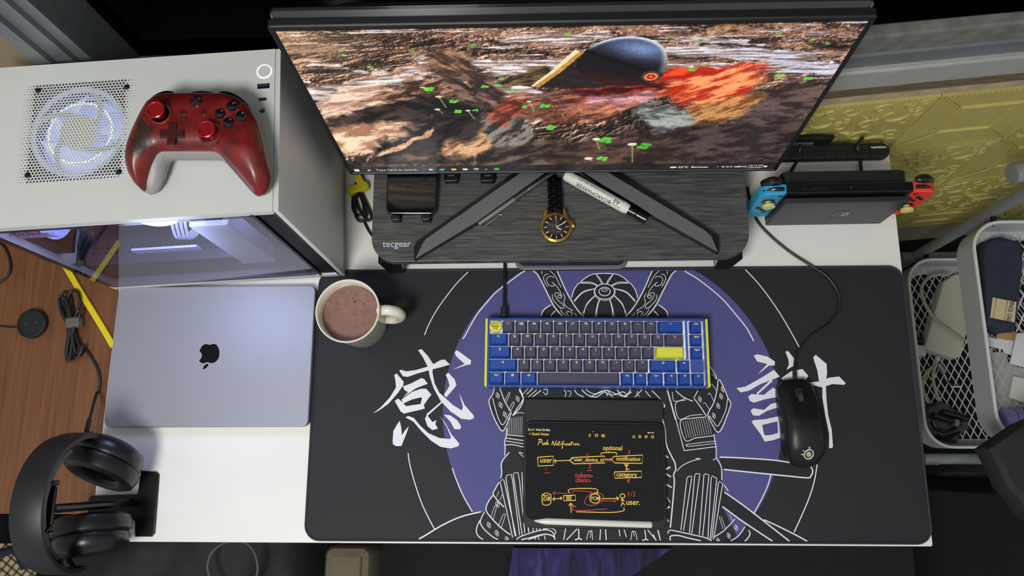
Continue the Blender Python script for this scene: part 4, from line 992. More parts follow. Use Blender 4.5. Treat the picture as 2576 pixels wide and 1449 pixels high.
m = MB(); m.tube([(.0016 * math.cos(a), .0016 * math.sin(a), 0) for a in [.5 * k for k in range(13)]], .0003, 4); m.tube([(-.0011, -.0011, 0), (-.0028, -.0028, 0)], .0004, 4); on_screen(m, .042, TBV, E_W, 'search_mark')
def disc_mark(u, col, rx=.0034, ry=.0034, nm='taskbar_icon'):
    m = MB(); m.poly([(x, y, 0) for x, y in circle(rx, 20, 0, 0, ry)]); return on_screen(m, u, TBV, emat('icon_' + col[1:], col, 1.0), nm)
def rect_mark(u, col, w=.0068, h=.0055, lift=.0009, dv=0): m = MB(); m.poly([(-w / 2, -h / 2, 0), (w / 2, -h / 2, 0), (w / 2, h / 2, 0), (-w / 2, h / 2, 0)]); return on_screen(m, u, TBV + dv, emat('icon_' + col[1:], col, 1.0), 'taskbar_icon', lift)
disc_mark(.162, '#3a62a8'); rect_mark(.190, '#d8d8d8', .005, .005); disc_mark(.2165, '#2f9fd0', .0038, .0038); disc_mark(.2195, '#48d0a0', .002, .002); rect_mark(.245, '#f0c050'); rect_mark(.245, '#f8e2a0', .005, .002, .0011); rect_mark(.272, '#f2ece4'); rect_mark(.299, '#5aa0e8'); rect_mark(.299, '#d8e8fa', .0066, .002, .0011, .006); disc_mark(.322, '#222a3a', .0034); rect_mark(.322, '#dfe4ea', .004, .0016, .0011); disc_mark(.347, '#2fd45c', .0042)
disc_mark(.764, '#e8ecf2', .0050, .0022); disc_mark(.880, '#c8c8c8', .0020, .0020); rect_mark(.890, '#c8c8c8', .0040, .003); rect_mark(.899, '#c8c8c8', .003, .003); rect_mark(.9075, '#c8c8c8', .003, .0026); rect_mark(.914, '#d0d0d0', .006, .0032); rect_mark(.978, '#f2f2f2', .0046, .004)
m = MB(); m.poly([(0, 0, 0), (.0, -.008, 0), (.0055, -.0055, 0)]); on_screen(m, .978, .80, E_W, 'pointer_arrow')

# ---- phone on its stand
ph = thing('phone_stand', 'black folding phone stand under the left end of the monitor', 'phone stand', (.4705, .4765, RZ))
M_STANDB = mat('black_stand_metal', '#19191a', .35, metal=.3)
for sx in (-1, 1): MB().rbox((sx * .022, -.0195, .008), (.013, .008, .015), .002, .001, 3).build('hook', M_STANDB, ph)
MB().rbox((0, .035, .002), (.066, .08, .003), .006, .001, 4).build('base', M_STANDB, ph)
mb = MB(); mb.rbox((0, 0, 0), (.05, .09, .003), .006, .001, 4); mb.xf(Matrix.Translation((0, .030, .0055)) @ Matrix.Rotation(math.radians(3), 4, 'X')); mb.build('back_plate', M_STANDB, ph)
phone = thing('phone', 'black phone with dark screen leaning on the stand under the monitor', 'phone', (.4705, .4620, RZ + .0056), rot=(math.radians(4), 0, math.radians(-1)))
MB().rbox((0, .077, .0046), (.073, .152, .0078), .009, .0016, 5).build('body', mat('phone_black', '#0c0c0d', .2), phone)
MB().prism([(x, y + .077) for x, y in rrect(.068, .147, .007, 5)], .0085, .0088).build('screen_glass', mat('phone_glass', '#050506', .06, spec=.6), phone)
for px, py, lab in ((1137, 459, 'small black cable clip on the riser, nearer the phone'), (1228, 459, 'small black cable clip on the riser, nearer the monitor foot')):
    q = P(px, py, RZ); c = thing('cable_clip', lab, 'clip', (q.x, q.y + .006, RZ), group='cable clips under the monitor')
    MB().rbox((0, 0, .006), (.021, .017, .012), .003, .0015, 3).build('clip_body', M_BLACKP, c)
    MB().box((0, 0, .0121), (.009, .0014, .0005)).build('slot', mat('clip_shine', '#6b6b6b', .3), c, sm=False)  # grey strip on the black top, a shine put in as colour

# ---- pen
zp = zoomed(870, 400, 4.0889)
a, b = P(*zp([(1360, 668)])[0], RZ + .0055), P(*zp([(2045, 198)])[0], RZ + .0045)
pen = thing('pen', 'silver metal ballpoint pen lying along the left monitor foot', 'pen', (a.x, a.y, RZ))
d = (b - a); b = a + d.normalized() * .142
iv = ROOT[pen.name].inverted(); a_, b_ = iv @ a, iv @ b
def along(t, dz=0): 
    q = a_ + (b_ - a_) * t; return Vector((q.x, q.y, q.z + dz))
M_PEN = mat('brushed_steel', '#a8a69c', .28, metal=.9)
MB().tube([along(0), along(.004), along(.03), along(.45)], [.0030, .0042, .0045, .0045], 14).build('barrel', M_PEN, pen)
MB().tube([along(.45), along(.62), along(.62), along(.63), along(.95), along(1.0)], [.0044, .0043, .0036, .0041, .0038, .0008], 14).build('grip', mat('dark_steel', '#77756f', .3, metal=.9), pen)
nrm = Vector((-(b_ - a_).y, (b_ - a_).x, 0)).normalized() * -1
clipp = [along(.015) + nrm * .002, along(.01) + nrm * .0075, along(.05) + nrm * .0085, along(.20) + nrm * .0075, along(.23) + nrm * .006, along(.25) + nrm * .0085]
MB().tube(clipp, .0009, 8).build('clip', M_CHROME, pen)
# ---- marker
zq = zoomed(1400, 400, 4.0889)
a, b = P(*zq([(930, 625)])[0], RZ + .009), P(*zq([(150, 195)])[0], RZ + .009)
mk = thing('marker_pen', 'white board marker with black cap lying along the right monitor foot', 'marker', (a.x, a.y, RZ)); iv = ROOT[mk.name].inverted(); a_, b_ = iv @ a, iv @ (a + (b - a).normalized() * .135)
MB().tube([along(0), along(.006), along(.12), along(.13), along(.22)], [.0062, .0072, .0078, .0068, .0076], 18).build('cap', mat('black_gloss_cap', '#0b0b0b', .18), mk)
MB().tube([along(.22), along(.25), along(.26), along(.97), along(1.0)], [.0070, .0076, .0083, .0083, .0070], 18).build('barrel', mat('white_marker_barrel', '#d9d8cf', .4), mk)
dirv = (b_ - a_).normalized(); side = Vector((0, 0, 1)).cross(dirv).normalized()
def on_marker(m, t, s, ang, mt, nm):
    """wrap XY lettering round the barrel: x runs towards the cap, y climbs the far side"""
    R_ = .00872; out = []
    c0 = along(t)
    for x, y, z in m.v:
        th = ang - y / R_; p = c0 + dirv * x + (side * -math.sin(th) + Vector((0, 0, 1)) * math.cos(th)) * (R_ + z); out.append(tuple(p))
    m.v = out; return m.build(nm, mt, mk, sm=False)
M_INK = mat('black_ink', '#121212', .5)
sg_text = text_mb('BOARDMARKER', .0085, 'CENTER', sx=.92); on_marker(sg_text, .63, 0, -.75, M_INK, 'lettering')
on_marker(text_mb('WHITE BOARD MARKER  REFILLABLE', .0032, 'CENTER', sx=1.05), .64, 0, .25, M_INK, 'fine_print')
m = MB(); m.ribbon([(-.0085, -.006, 0), (.0085, -.006, 0), (.0085, .006, 0), (-.0085, .006, 0), (-.0085, -.006, 0)], .0006); on_marker(m, .37, 0, -.15, M_INK, 'logo_frame')
on_marker(text_mb('AE', .009, 'CENTER'), .37, 0, -.15, M_INK, 'logo')

# ---- wrist watch
wc = P(1399, 571, RZ + .012)
watch = thing('wrist_watch', 'gold chronograph watch with black dial and black steel bracelet', 'watch', (wc.x, wc.y, RZ), math.radians(1.5))
M_GOLD = mat('bronze_gold', '#b08a4a', .28, metal=.95, var=.15, vscale=300); M_LINK = mat('black_steel_links', '#1c1c1f', .25, metal=.85)
MB().lathe([(.0185, 0), (.0215, .003), (.0225, .007), (.0215, .0098), (.0195, .0104)], 40).build('watch_body', M_GOLD, watch)
bz = MB().lathe([(.0224, .0095), (.0222, .0118), (.0190, .0128), (.0182, .0118)], 40, cap=False).build('bezel', M_GOLD, watch)
for k in range(10):
    a = 2 * math.pi * k / 10 + .3; MB().lathe([(.0009, .0122), (.0009, .0134), (.0003, .0136)], 8, (.0205 * math.cos(a), .0205 * math.sin(a), 0)).build('bezel_screw', M_GOLD, bz)
dial = MB().lathe([(.0184, .0112), (.0, .01121)], 40).build('dial', mat('black_dial', '#0e0d0d', .3), watch)
M_LUME = mat('white_marker_paint', '#e9e9e2', .35)
for k in range(12):
    a = 2 * math.pi * k / 12; r0 = .0125 if k % 3 else .0135
    mb = MB(); mb.box((0, (r0 + .0172) / 2, .0116), (.0011, .0172 - r0, .0004)); mb.xf(Matrix.Rotation(a, 4, 'Z')); mb.build('hour_mark', M_LUME, dial, sm=False)
for x, y in ((-.0085, .0005), (0, .0075), (0, -.0065)):
    m = MB(); m.tube([(x + .0042 * math.cos(.5 * k), y + .0042 * math.sin(.5 * k), .0115) for k in range(14)], .00022, 4); m.box((x + .001, y, .0116), (.0028, .0005, .0003)); m.build('sub_dial', mat('grey_dial_print', '#8b8b88', .4), dial)
for a, l, w, nm in ((-64, .0150, .0011, 'minute_hand'), (-122, .0095, .0014, 'hour_hand'), (0, .0165, .0004, 'second_hand')):
    mb = MB(); mb.box((0, l / 2 - .001, .0121), (w, l, .0003)); mb.xf(Matrix.Rotation(math.radians(a), 4, 'Z')); mb.build(nm, M_LUME, dial, sm=False)
MB().lathe([(.001, .0120), (.001, .0125)], 10).build('hand_pin', mat('copper_pin', '#c0693a', .3, metal=.8), dial)
MB().lathe([(.0183, .0124), (.0, .01242)], 32).build('crystal', glass_mat('watch_crystal', '#ffffff', .8), watch)
m = MB(); m.lathe([(.003, 0), (.0032, .0015), (.0032, .0035), (.0015, .0045)], 12); m.xf(Matrix.Translation((.0222, .0022, .0065)) @ Matrix.Rotation(math.radians(90), 4, 'Y')); m.build('crown', mat('pale_gold', '#e0cc8c', .3, metal=.7), watch)
mb = MB(); mb.prism([(.017, -.014), (.0245, -.005), (.0245, .009), (.017, .014)], .003, .009); mb.build('crown_guard', M_GOLD, watch)
for sx in (-1, 1):
    mb = MB(); mb.prism([(sx * .0165, .009), (sx * .0105, .0175), (sx * .0105, .0285), (sx * .0148, .0285), (sx * .0205, .006)], .002, .0088, .0012); mb.build('lug', M_GOLD, watch)
yy = .0225
for k in range(6):
    for sx, w in ((-1, .0062), (0, .0078), (1, .0062)):
        dy = .0045 if sx == 0 else 0
        zz = .0085 + .0022 * math.sin(min(k, 4) / 4 * math.pi) - max(0, k - 3) * .0022
        MB().rbox((sx * .0072, yy + .0045 + dy, max(zz, .0032)), (w, .0086, .0046), .0012, .0008, 2).build('link', M_LINK, watch)
    yy += .0091
# ================================================================ keyboard
kp = [P(1222, 800, .03), P(1782, 800, .03), P(1785, 975, .03), P(1219, 972, .03)]
kc = (kp[0] + kp[1] + kp[2] + kp[3]) / 4
kb = thing('keyboard', 'compact blue keyboard with grey and blue keys and a yellow enter key', 'keyboard', (kc.x, kc.y, .0042), math.radians(-.45))
M_KBLUE = mat('pearl_blue_case', '#3d5aa8', .28, metal=.25, coat=.3, var=.12, vscale=25); M_KDARK = mat('navy_case_lower', '#1a2670', .35)
M_YEL = mat('yellow_keycap', '#d9dc45', .5); M_KGREY = mat('slate_keycap', '#46455a', .5, spec=.35); M_KBL = mat('blue_keycap', '#20469a', .45, spec=.4)
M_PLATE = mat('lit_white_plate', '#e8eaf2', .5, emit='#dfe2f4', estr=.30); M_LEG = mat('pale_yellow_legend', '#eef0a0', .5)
KW, KD = .324, .102
MB().rbox((0, 0, .009), (KW - .004, KD, .017), .003, .002, 3).build('lower_case', M_KDARK, kb)
for sx in (-1, 1): MB().rbox((sx * (KW / 2 - .0012), 0, .0135), (.0036, KD - .002, .022), .0012, .0006, 2).build('yellow_side', M_YEL, kb)
U_ = .01895
kx0 = -(16.45 * U_) / 2 - .0012; ky0 = (5 * U_) / 2 - .0005
# upper frame: a rounded plate with the key well cut out (outer ring -> inner ring)
def frame_rings(m, o, i, z0, z1):
    n = len(o)
    m.add([(x, y, z0) for x, y in o] + [(x, y, z1 - .0012) for x, y in o] + [(x, y, z1) for x, y in offset_poly(o, .0012)] + [(x, y, z1) for x, y in i] + [(x, y, z0) for x, y in i],
          [(k * n + a, k * n + (a + 1) % n, (k + 1) * n + (a + 1) % n, (k + 1) * n + a) for k in range(4) for a in range(n)])
fo = rrect(KW - .006, KD, .003, 4); wl = 16.45 * U_ + .0004; wd = 5 * U_ + .0002
fi = [(x, y - .0003) for x, y in rrect(wl, wd, .002, 4)]
m = MB(); frame_rings(m, fo, fi, .012, .0245); m.build('upper_frame', M_KBLUE, kb)
m = MB(); m.box((kx0 + 15.2 * U_, ky0 - 1.5 * U_, .022), (.0026, 3.0 * U_ - .001, .005)); m.box((kx0 + 15.93 * U_, ky0 - 3.5 * U_, .022), (.95 * U_, U_ * .95, .005)); m.build('divider', M_KBLUE, kb, sm=False)
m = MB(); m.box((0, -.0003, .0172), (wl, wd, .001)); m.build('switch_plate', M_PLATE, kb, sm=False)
_kc = {}
def key_mesh(w, mt):
    k = (round(w, 3), mt.name)
    if k not in _kc:
        m = MB(); b = rrect(w * U_ - .0012, U_ - .0013, .0012, 3)
        def R_(ins, dy, z, r): 
            return [(x, y + dy, z) for x, y in rrect(w * U_ - .0012 - 2 * ins, U_ - .0013 - 2 * ins, r, 3)]
        m.rings([R_(0, 0, .0185, .0010), R_(.0004, 0, .0215, .0012), R_(.0022, .0008, .0285, .0016), R_(.0027, .0009, .0291, .0018)])
        o = m.build('keycap', mt, kb); _kc[k] = o.data; return o
    o = bpy.data.objects.new('keycap', _kc[k]); COL.objects.link(o); o.parent = kb; ROOT[o.name] = ROOT[kb.name]; return o
def key(x, row, w, txt, mt, size=.0046, lab=None, mark=None, al=0.0):
    o = key_mesh(w, mt); o.location = (kx0 + (x + w / 2) * U_, ky0 - (row + .5) * U_, 0)
    if lab: o['label'] = lab
    if txt:
        t = text_mb(txt, size, bold=.00009); t.xf(Matrix.Translation((al, .0041, .02925))); t.build('legend', M_LEG if mt is not M_YEL else mat('olive_legend', '#8a8a30', .5), o, sm=False)
    if mark:
        mark.xf(Matrix.Translation((al, .0041, .02925))); mark.build('legend', M_LEG if mt is not M_YEL else mat('olive_legend', '#8a8a30', .5), o, sm=False)
    return o
def arrow(kind):
    m = MB(); s = .0015
    if kind in 'LRUD':
        a = {'R': 0, 'U': 90, 'L': 180, 'D': 270}[kind]; q = [(s * 1.1, 0), (-s * .8, s), (-s * .8, -s)]
        c, sn = math.cos(math.radians(a)), math.sin(math.radians(a)); m.poly([(x * c - y * sn, x * sn + y * c, 0) for x, y in q])
    elif kind == 'shift': m.ribbon([(-.0016, 0, 0), (0, .0016, 0), (.0016, 0, 0), (0, -.0016, 0), (-.0016, 0, 0)], .0007); m.box((0, -.0014, 0), (.0012, .0012, .00005))
    elif kind == 'dash': m.box((0, 0, 0), (.0036, .0006, .00005))
    elif kind == 'tab': m.box((0, .0008, 0), (.004, .0005, .00005)); m.box((0, -.0008, 0), (.004, .0005, .00005)); m.poly([(-.0022, .0008, 0), (-.0012, .0016, 0), (-.0012, .0004, 0)]); m.poly([(.0022, -.0008, 0), (.0012, -.0016, 0), (.0012, -.0004, 0)])
    elif kind == 'win':
        for i in (-1, 1):
            for j in (-1, 1): m.box((i * .0009, j * .0009, 0), (.0015, .0015, .00005))
    return m
# badge in the escape position
esc = MB().lathe([(.0086, .0215), (.0092, .0225), (.0092, .0262), (.0086, .0272), (.0, .0273)], 36); esc.xf(Matrix.Translation((kx0 + .52 * U_, ky0 - .5 * U_, 0)))
eo = esc.build('escape_badge', M_YEL, kb); eo['label'] = 'round yellow badge key with an engraved bird emblem'
m = MB(); cx, cy = kx0 + .52 * U_, ky0 - .5 * U_
zb = zoomed(0, 0, 1.0)
def eb(pts, w=.0006): m.ribbon(smooth([(cx + x * .001, cy + y * .001, .0275) for x, y in pts], 4), w)
for k in range(7):
    a = math.radians(165 - k * 21); eb([(5.2 * math.cos(a) - .4, 5.2 * math.sin(a) + .4), (7.4 * math.cos(a) - .4, 7.4 * math.sin(a) + .3)], .0008)
eb([(-5.5, -.5), (-4.5, 2.2), (-1.5, 3.8), (1.6, 3.2), (3.2, 1.2)], .0007); eb([(-5.8, -1), (-3, -.2), (0, .2), (3, -.5), (6, 1.2)], .0008); eb([(-3, -.3), (-1.5, -2.3), (1.2, -2.5), (3.2, -.8)], .0007); eb([(-1.2, -2.4), (-2.0, -5.2)], .0007); eb([(1.0, -2.5), (3.4, -5.0)], .0007); eb([(-.8, .9), (.2, 1.4), (1.0, .6), (.1, .1), (-.8, .9)], .0005)
m.build('bird_emblem', mat('olive_engraving', '#3d3f22', .6), eo, sm=False)
for i, t in enumerate(['1 !', '2@', '3#', '4$', '5%', '6^', '7&', '8*', '9(', '0)', '-_', '=+']): key(1 + i, 0, 1, t, M_KGREY, .0042)
key(13, 0, 2, None, M_KBL, mark=arrow('dash')); key(15.42, 0, 1, 'Del', M_KBL, .0036)
key(0, 1, 1.5, None, M_KBL, mark=arrow('tab'))
for i, t in enumerate('QWERTYUIOP'): key(1.5 + i, 1, 1, t, M_KGREY)
key(11.5, 1, 1, '[ {', M_KGREY, .004); key(12.5, 1, 1, '] }', M_KGREY, .004); key(13.5, 1, 1.5, '\\ |', M_KGREY, .004); key(15.42, 1, 1, 'PgUp', M_KBL, .0033)
key(0, 2, 1.75, None, M_KBL, mark=arrow('shift'))
for i, t in enumerate('ASDFGHJKL'): key(1.75 + i, 2, 1, t, M_KGREY)
key(10.75, 2, 1, '; :', M_KGREY, .004); key(11.75, 2, 1, "' \"", M_KGREY, .004); key(12.75, 2, 2.25, None, M_YEL, lab='yellow enter key', mark=arrow('dash')); key(15.42, 2, 1, 'PgDn', M_KBL, .0033)
key(0, 3, 2.25, None, M_KBL, mark=arrow('shift'))
for i, t in enumerate('ZXCVBNM'): key(2.25 + i, 3, 1, t, M_KGREY)
key(9.25, 3, 1, ', <', M_KGREY, .0038); key(10.25, 3, 1, '. >', M_KGREY, .0038); key(11.25, 3, 1, '/ ?', M_KGREY, .0038)
key(12.3, 3, 2.05, None, M_KBL, mark=arrow('shift')); key(14.4, 3, 1, None, M_KBL, mark=arrow('U'))
key(0, 4, 1.25, 'Ctrl', M_KBL, .0034); key(1.25, 4, 1.25, None, M_KBL, mark=arrow('win')); key(2.5, 4, 1.25, 'Alt', M_KBL, .0034)
key(3.75, 4, 6.3, None, M_KGREY, lab='long slate space bar'); key(10.08, 4, 1, 'Alt', M_KBL, .0034); key(11.1, 4, 1, 'Fn', M_KBL, .0034); key(12.13, 4, 1.22, 'Ctrl', M_KBL, .0034)
key(13.4, 4, 1, None, M_KBL, mark=arrow('L')); key(14.42, 4, 1, None, M_KBL, mark=arrow('D')); key(15.45, 4, 1, None, M_KBL, mark=arrow('R'))
M_CABLE = mat('black_rubber_cable', '#151516', .5)
kcb = thing('keyboard_cable', 'straight black cable running from the riser into the keyboard', 'cable', tuple(P(1269, 795, .012)))
MB().tube([P(1268, 798, .016), P(1268, 772, .016)], .0052, 10).build('plug', M_CABLE, kcb, world=True)
MB().tube(smooth([P(1268, 773, .016), P(1269, 740, .012), P(1270, 690, .009), P(1270, 655, .005), P(1272, 600, .004)]), .0024, 10).build('cord', M_CABLE, kcb, world=True)

# ================================================================ tablet with note
tc_ = P(1495, 1186, .012)
tab = thing('tablet', 'black tablet in a folding case showing a handwritten diagram', 'tablet', (tc_.x, tc_.y, .0042), math.radians(-.6))
M_CASEB = mat('black_case_leather', '#09090a', .6, bump=.2, bscale=900)
MB().rbox((0, -.004, .005), (.203, .150, .009), .012, .002, 6).build('case_tray', M_CASEB, tab)
MB().rbox((0, .0, .0099), (.196, .1345, .003), .010, .001, 6).build('tablet_glass', mat('tablet_glass', '#0c0c0d', .1, spec=.5), tab)
MB().rbox((0, .0885, .0035), (.202, .029, .006), .006, .0015, 4).build('cover_flap', M_CASEB, tab)
MB().rbox((0, .0715, .0028), (.198, .012, .004), .003, .001, 3).build('cover_hinge', mat('case_hinge', '#131415', .45), tab)
zt2 = zoomed(1290, 970, 3.812); GZ = .0042 + .0117
E_Y = emat('note_yellow', '#f2c95c', 1.0); E_R = emat('note_red', '#e0524e', .85); E_S = emat('note_cream', '#f0e2b4', .9)
def strokes(name, mt, items, w=1.6):
    for it in items:
        m = MB(); q = [P(x, y, GZ) for x, y in zt2(it)]
        m.ribbon(smooth(q, 3) if len(q) > 2 and it[0] != it[-1] else q, w / 1750)
        m.build(name, mt, tab, sm=False, world=True)
def put_text(t, x, y, size, mt, name='note_text', rot=0, shear=.15, bold=.0001, sx=.95):
    p0 = zt2([(x, y)])[0]; m = text_mb(t, size, shear=shear, bold=bold, sx=sx); Mx = frame_px(p0, (p0[0] + 50, p0[1] + 1 - rot * 50), GZ); m.xf(Mx); return m.build(name, mt, tab, sm=False, world=True)
# handwriting, traced stroke by stroke
strokes('handwriting', E_Y, [
    [(245, 520), (262, 515), (240, 570)], [(248, 518), (275, 515), (280, 535), (250, 545)], [(285, 545), (282, 562), (292, 566), (303, 548), (303, 568)], [(325, 545), (312, 550), (320, 560), (310, 568)], [(332, 520), (328, 568), (338, 552), (340, 568)],
    [(375, 572), (385, 530), (400, 575), (418, 525)], [(425, 555), (415, 565), (425, 572), (435, 560), (425, 555)], [(445, 530), (440, 570), (450, 572)], [(437, 545), (455, 543)], [(462, 555), (460, 572)], [(463, 543), (465, 544)], [(492, 535), (480, 540), (476, 600), (470, 596)], [(468, 558), (490, 556)], [(498, 555), (497, 572)], [(525, 555), (510, 560), (512, 572), (526, 568)], [(545, 555), (532, 565), (540, 572), (548, 557), (552, 572)], [(565, 535), (562, 572)], [(553, 548), (580, 545)], [(583, 555), (583, 572)], [(600, 555), (592, 565), (602, 572), (608, 560), (600, 555)], [(615, 572), (618, 556), (628, 558), (632, 572), (640, 565)]], 1.7)
strokes('diagram_box', E_Y, [[(238, 688), (388, 676), (390, 765), (242, 772), (238, 688)], [(570, 690), (880, 676), (884, 742), (580, 750), (545, 715), (570, 690)], [(968, 680), (1246, 666), (1240, 746), (980, 742), (945, 712), (968, 680)], [(975, 828), (1232, 820), (1236, 880), (978, 888), (975, 828)],
    [(486, 1056), (600, 1050), (602, 1100), (490, 1104), (486, 1056)], [(282, 1045), (288, 1138), (360, 1134), (364, 1040)]], 2.0)
strokes('diagram_link', E_Y, [[(390, 722), (540, 718)], [(408, 705), (408, 745)], [(540, 718), (580, 695)], [(540, 718), (580, 740)], [(884, 710), (950, 708)], [(1090, 745), (1092, 815)], [(1070, 745), (1090, 780), (1110, 745)], [(1080, 803), (1120, 803)],
    [(848, 665), (858, 645), (985, 642), (993, 665)], [(920, 642), (920, 628)], [(384, 1088), (470, 1080)], [(400, 1072), (384, 1088), (402, 1102)], [(455, 1066), (470, 1080), (456, 1094)], [(545, 1035), (550, 992), (795, 990), (802, 1035)], [(785, 1020), (800, 1042), (818, 1018)], [(852, 1085), (1015, 1082)], [(995, 1066), (1015, 1082), (997, 1098)],
    [(560, 1220), (556, 1130)], [(536, 1155), (556, 1128), (576, 1152)], [(1062, 1170), (1062, 1200), (940, 1216), (610, 1210)], [(282, 1045), (320, 1056), (364, 1040), (325, 1028), (282, 1045)],
    [(738 + 50 + 50 * math.cos(.45 * k), 1083 + 44 * math.sin(.45 * k)) for k in range(15)], [(1052 + 24 * math.cos(.5 * k), 1058 + 20 * math.sin(.5 * k)) for k in range(14)], [(1050, 1078), (1052, 1120), (1036, 1155)], [(1052, 1120), (1075, 1150)], [(1034, 1100), (1050, 1090), (1070, 1108)]], 1.9)
strokes('red_marks', E_R, [[(315, 785), (318, 812)], [(302, 838), (357, 836)], [(712, 814), (762, 813)], [(895, 695), (935, 728)], [(938, 695), (898, 728)], [(705, 657), (713, 668), (726, 655)], [(385, 1030), (525, 1034)], [(402, 1016), (385, 1030), (404, 1046)], [(575, 1035), (580, 1010), (745, 1018), (752, 1035)], [(735, 1028), (752, 1040), (765, 1022)],
    [(870, 1068), (840, 1118), (770, 1148), (705, 1140), (690, 1110), (720, 1060), (790, 1030), (850, 1040), (872, 1070)], [(850, 1105), (985, 1106)], [(968, 1092), (985, 1106), (970, 1120)], [(905, 1183), (595, 1198), (590, 1155)], [(572, 1172), (590, 1150), (608, 1170)], [(730, 862), (765, 860)], [(730, 874), (768, 872)], [(735, 908), (745, 908)], [(733, 918), (748, 918)], [(1118, 1025), (1108, 1025), (1110, 1058), (1122, 1058)], [(1138, 1028), (1138, 1056)], [(1152, 1022), (1166, 1022), (1166, 1058), (1152, 1060)]], 1.6)
for t, x, y, s, c in (('user', 316, 716, .0105, E_Y), ('user_device_id', 728, 712, .0074, E_Y), ('notification', 1106, 704, .0080, E_Y), ('category', 1090, 854, .0088, E_Y), ('optional', 955, 600, .0090, E_Y), ('DB', 323, 1086, .0080, E_Y), ('BE', 536, 1077, .0078, E_Y), ('FCM', 788, 1083, .0066, E_Y), ('user.', 1152, 1120, .0108, E_Y),
                      ('2', 737, 776, .0085, E_R), ('3', 1113, 643, .0085, E_R), ('4', 1105, 916, .0090, E_R), ('token', 665, 862, .0095, E_R), ('client', 660, 908, .0090, E_R), ('. . .', 805, 868, .007, emat('note_dim', '#6b6b66', .5)), ('. . .', 795, 912, .007, emat('note_dim', '#6b6b66', .5))):
    put_text(t, x, y, s, c)
for t, x, y, s, c in (('22.14  Wed 20 Mar', 252, 425, .0043, E_S), ('< Quick Notes', 250, 465, .0050, E_Y), ('-', 772, 438, .006, E_S)): put_text(t, x, y, s, c, 'status_text', shear=0)
strokes('tool_icon', E_Y, [[(726, 470), (752, 470)], [(726, 485), (750, 485)], [(735, 464), (735, 490)], [(790, 466), (816, 466), (816, 490), (790, 490), (790, 466)], [(790, 478), (816, 478)], [(852, 470), (882, 470), (882, 492), (852, 492), (852, 470)], [(867 + 7 * math.cos(.6 * k), 481 + 7 * math.sin(.6 * k)) for k in range(12)], [(1150, 485), (1150, 502), (1172, 502), (1172, 485), (1150, 485)], [(1160, 474), (1160, 492)], [(1218 + 12 * math.cos(.6 * k), 490 + 12 * math.sin(.6 * k)) for k in range(12)], [(1279 + 12 * math.cos(.6 * k), 490 + 12 * math.sin(.6 * k)) for k in range(12)], [(1272, 490), (1286, 490)], [(1345, 482), (1330, 482), (1330, 502), (1350, 502), (1350, 490)], [(1338, 494), (1352, 478)], [(1212, 494), (1224, 484)]], 1.1)
strokes('status_icon', E_S, [[(1294, 448), (1300, 456), (1306, 448)], [(1312, 453), (1326, 453)], [(1332, 452), (1352, 452)]], 2.0)
st = thing('stylus', 'white stylus lying along the lower edge of the tablet', 'stylus', tuple(P(1495, 1316, .011)))
a, b = P(*zt2([(205, 1296)])[0], .0135), P(*zt2([(1338, 1334)])[0], .0135); iv = ROOT[st.name].inverted(); a_, b_ = iv @ a, iv @ b
M_STY = mat('white_stylus', '#d9dad2', .35)
MB().tube([along(.045), along(.10), along(.985), along(.996), along(1.0)], [.0031, .0047, .0047, .0036, .0012], 16).build('barrel', M_STY, st)
MB().tube([along(0), along(.006), along(.043)], [.0004, .0011, .0030], 12).build('tip', M_STY, st)

# ================================================================ mouse
mc = P(2016, 1064, .022)
ms = thing('mouse', 'black wired computer mouse with a pale ring logo covering part of a brush character', 'mouse', (mc.x, mc.y, .0042), math.radians(3.5))
M_MOUSE = mat('matte_black_mouse', '#121213', .42, spec=.45)
def mouse_w(t):   # half width along the length, t=0 front .. 1 rear
    return np.interp(t, [0, .04, .12, .3, .5, .7, .86, .96, 1.0], [.018, .025, .0292, .0302, .0296, .0312, .0285, .0185, .006])
def mouse_h(t): return np.interp(t, [0, .05, .2, .45, .62, .8, .93, 1.0], [.012, .017, .026, .0365, .0385, .034, .020, .008])
ML = .125; rings = []
for i in range(29):
    t = .5 - .5 * math.cos(math.pi * i / 28); y = ML / 2 - t * ML; w, h_ = float(mouse_w(t)), float(mouse_h(t)); r = []
    for k in range(25):
        a = math.pi * k / 24; ca, sa = math.cos(a), math.sin(a)
        r.append((w * math.copysign(abs(ca) ** .55, ca) * (1 - .10 * (1 - sa) ** 2), y, .0015 + h_ * abs(sa) ** .75))
    rings.append(r)
m = MB(); m.rings(rings, closed=True, cap0=True, cap1=True); m.build('shell', M_MOUSE, ms, angle=50, recalc=True)
def mouse_z(x, y):
    t = (ML / 2 - y) / ML; w, h_ = float(mouse_w(t)), float(mouse_h(t)); ca = min(1, abs(x) / w) ** (1 / .55); return .0015 + h_ * max(0, 1 - ca * ca) ** .375
M_SEAM = mat('mouse_seam', '#040404', .6)
def msurf(pts, lift=.0004): return [(x, y, mouse_z(x, y) + lift) for x, y in pts]
MB().tube(msurf([(-.028 + .056 * k / 14, .004 - .004 * math.cos((k / 14 - .5) * 3)) for k in range(15)], 0), .0006, 6).build('button_seam', M_SEAM, ms)
MB().tube(msurf([(.0015, .000 + .060 * k / 10) for k in range(11)], 0), .0006, 6).build('button_seam', M_SEAM, ms)
m = MB(); m.lathe([(.0085, -.0036), (.0105, -.0028), (.0105, .0028), (.0085, .0036)], 24); m.xf(Matrix.Translation((0, .036, .0225)) @ Matrix.Rotation(math.radians(90), 4, 'Y')); m.build('scroll_wheel', mat('grey_rubber_wheel', '#2c2c2e', .6), ms)
m = MB(); m.rbox((0, .036, .0262), (.011, .028, .003), .005, .001, 4); m.build('wheel_slot', M_SEAM, ms)
M_LOGO = mat('pale_logo', '#c9c4b4', .5)
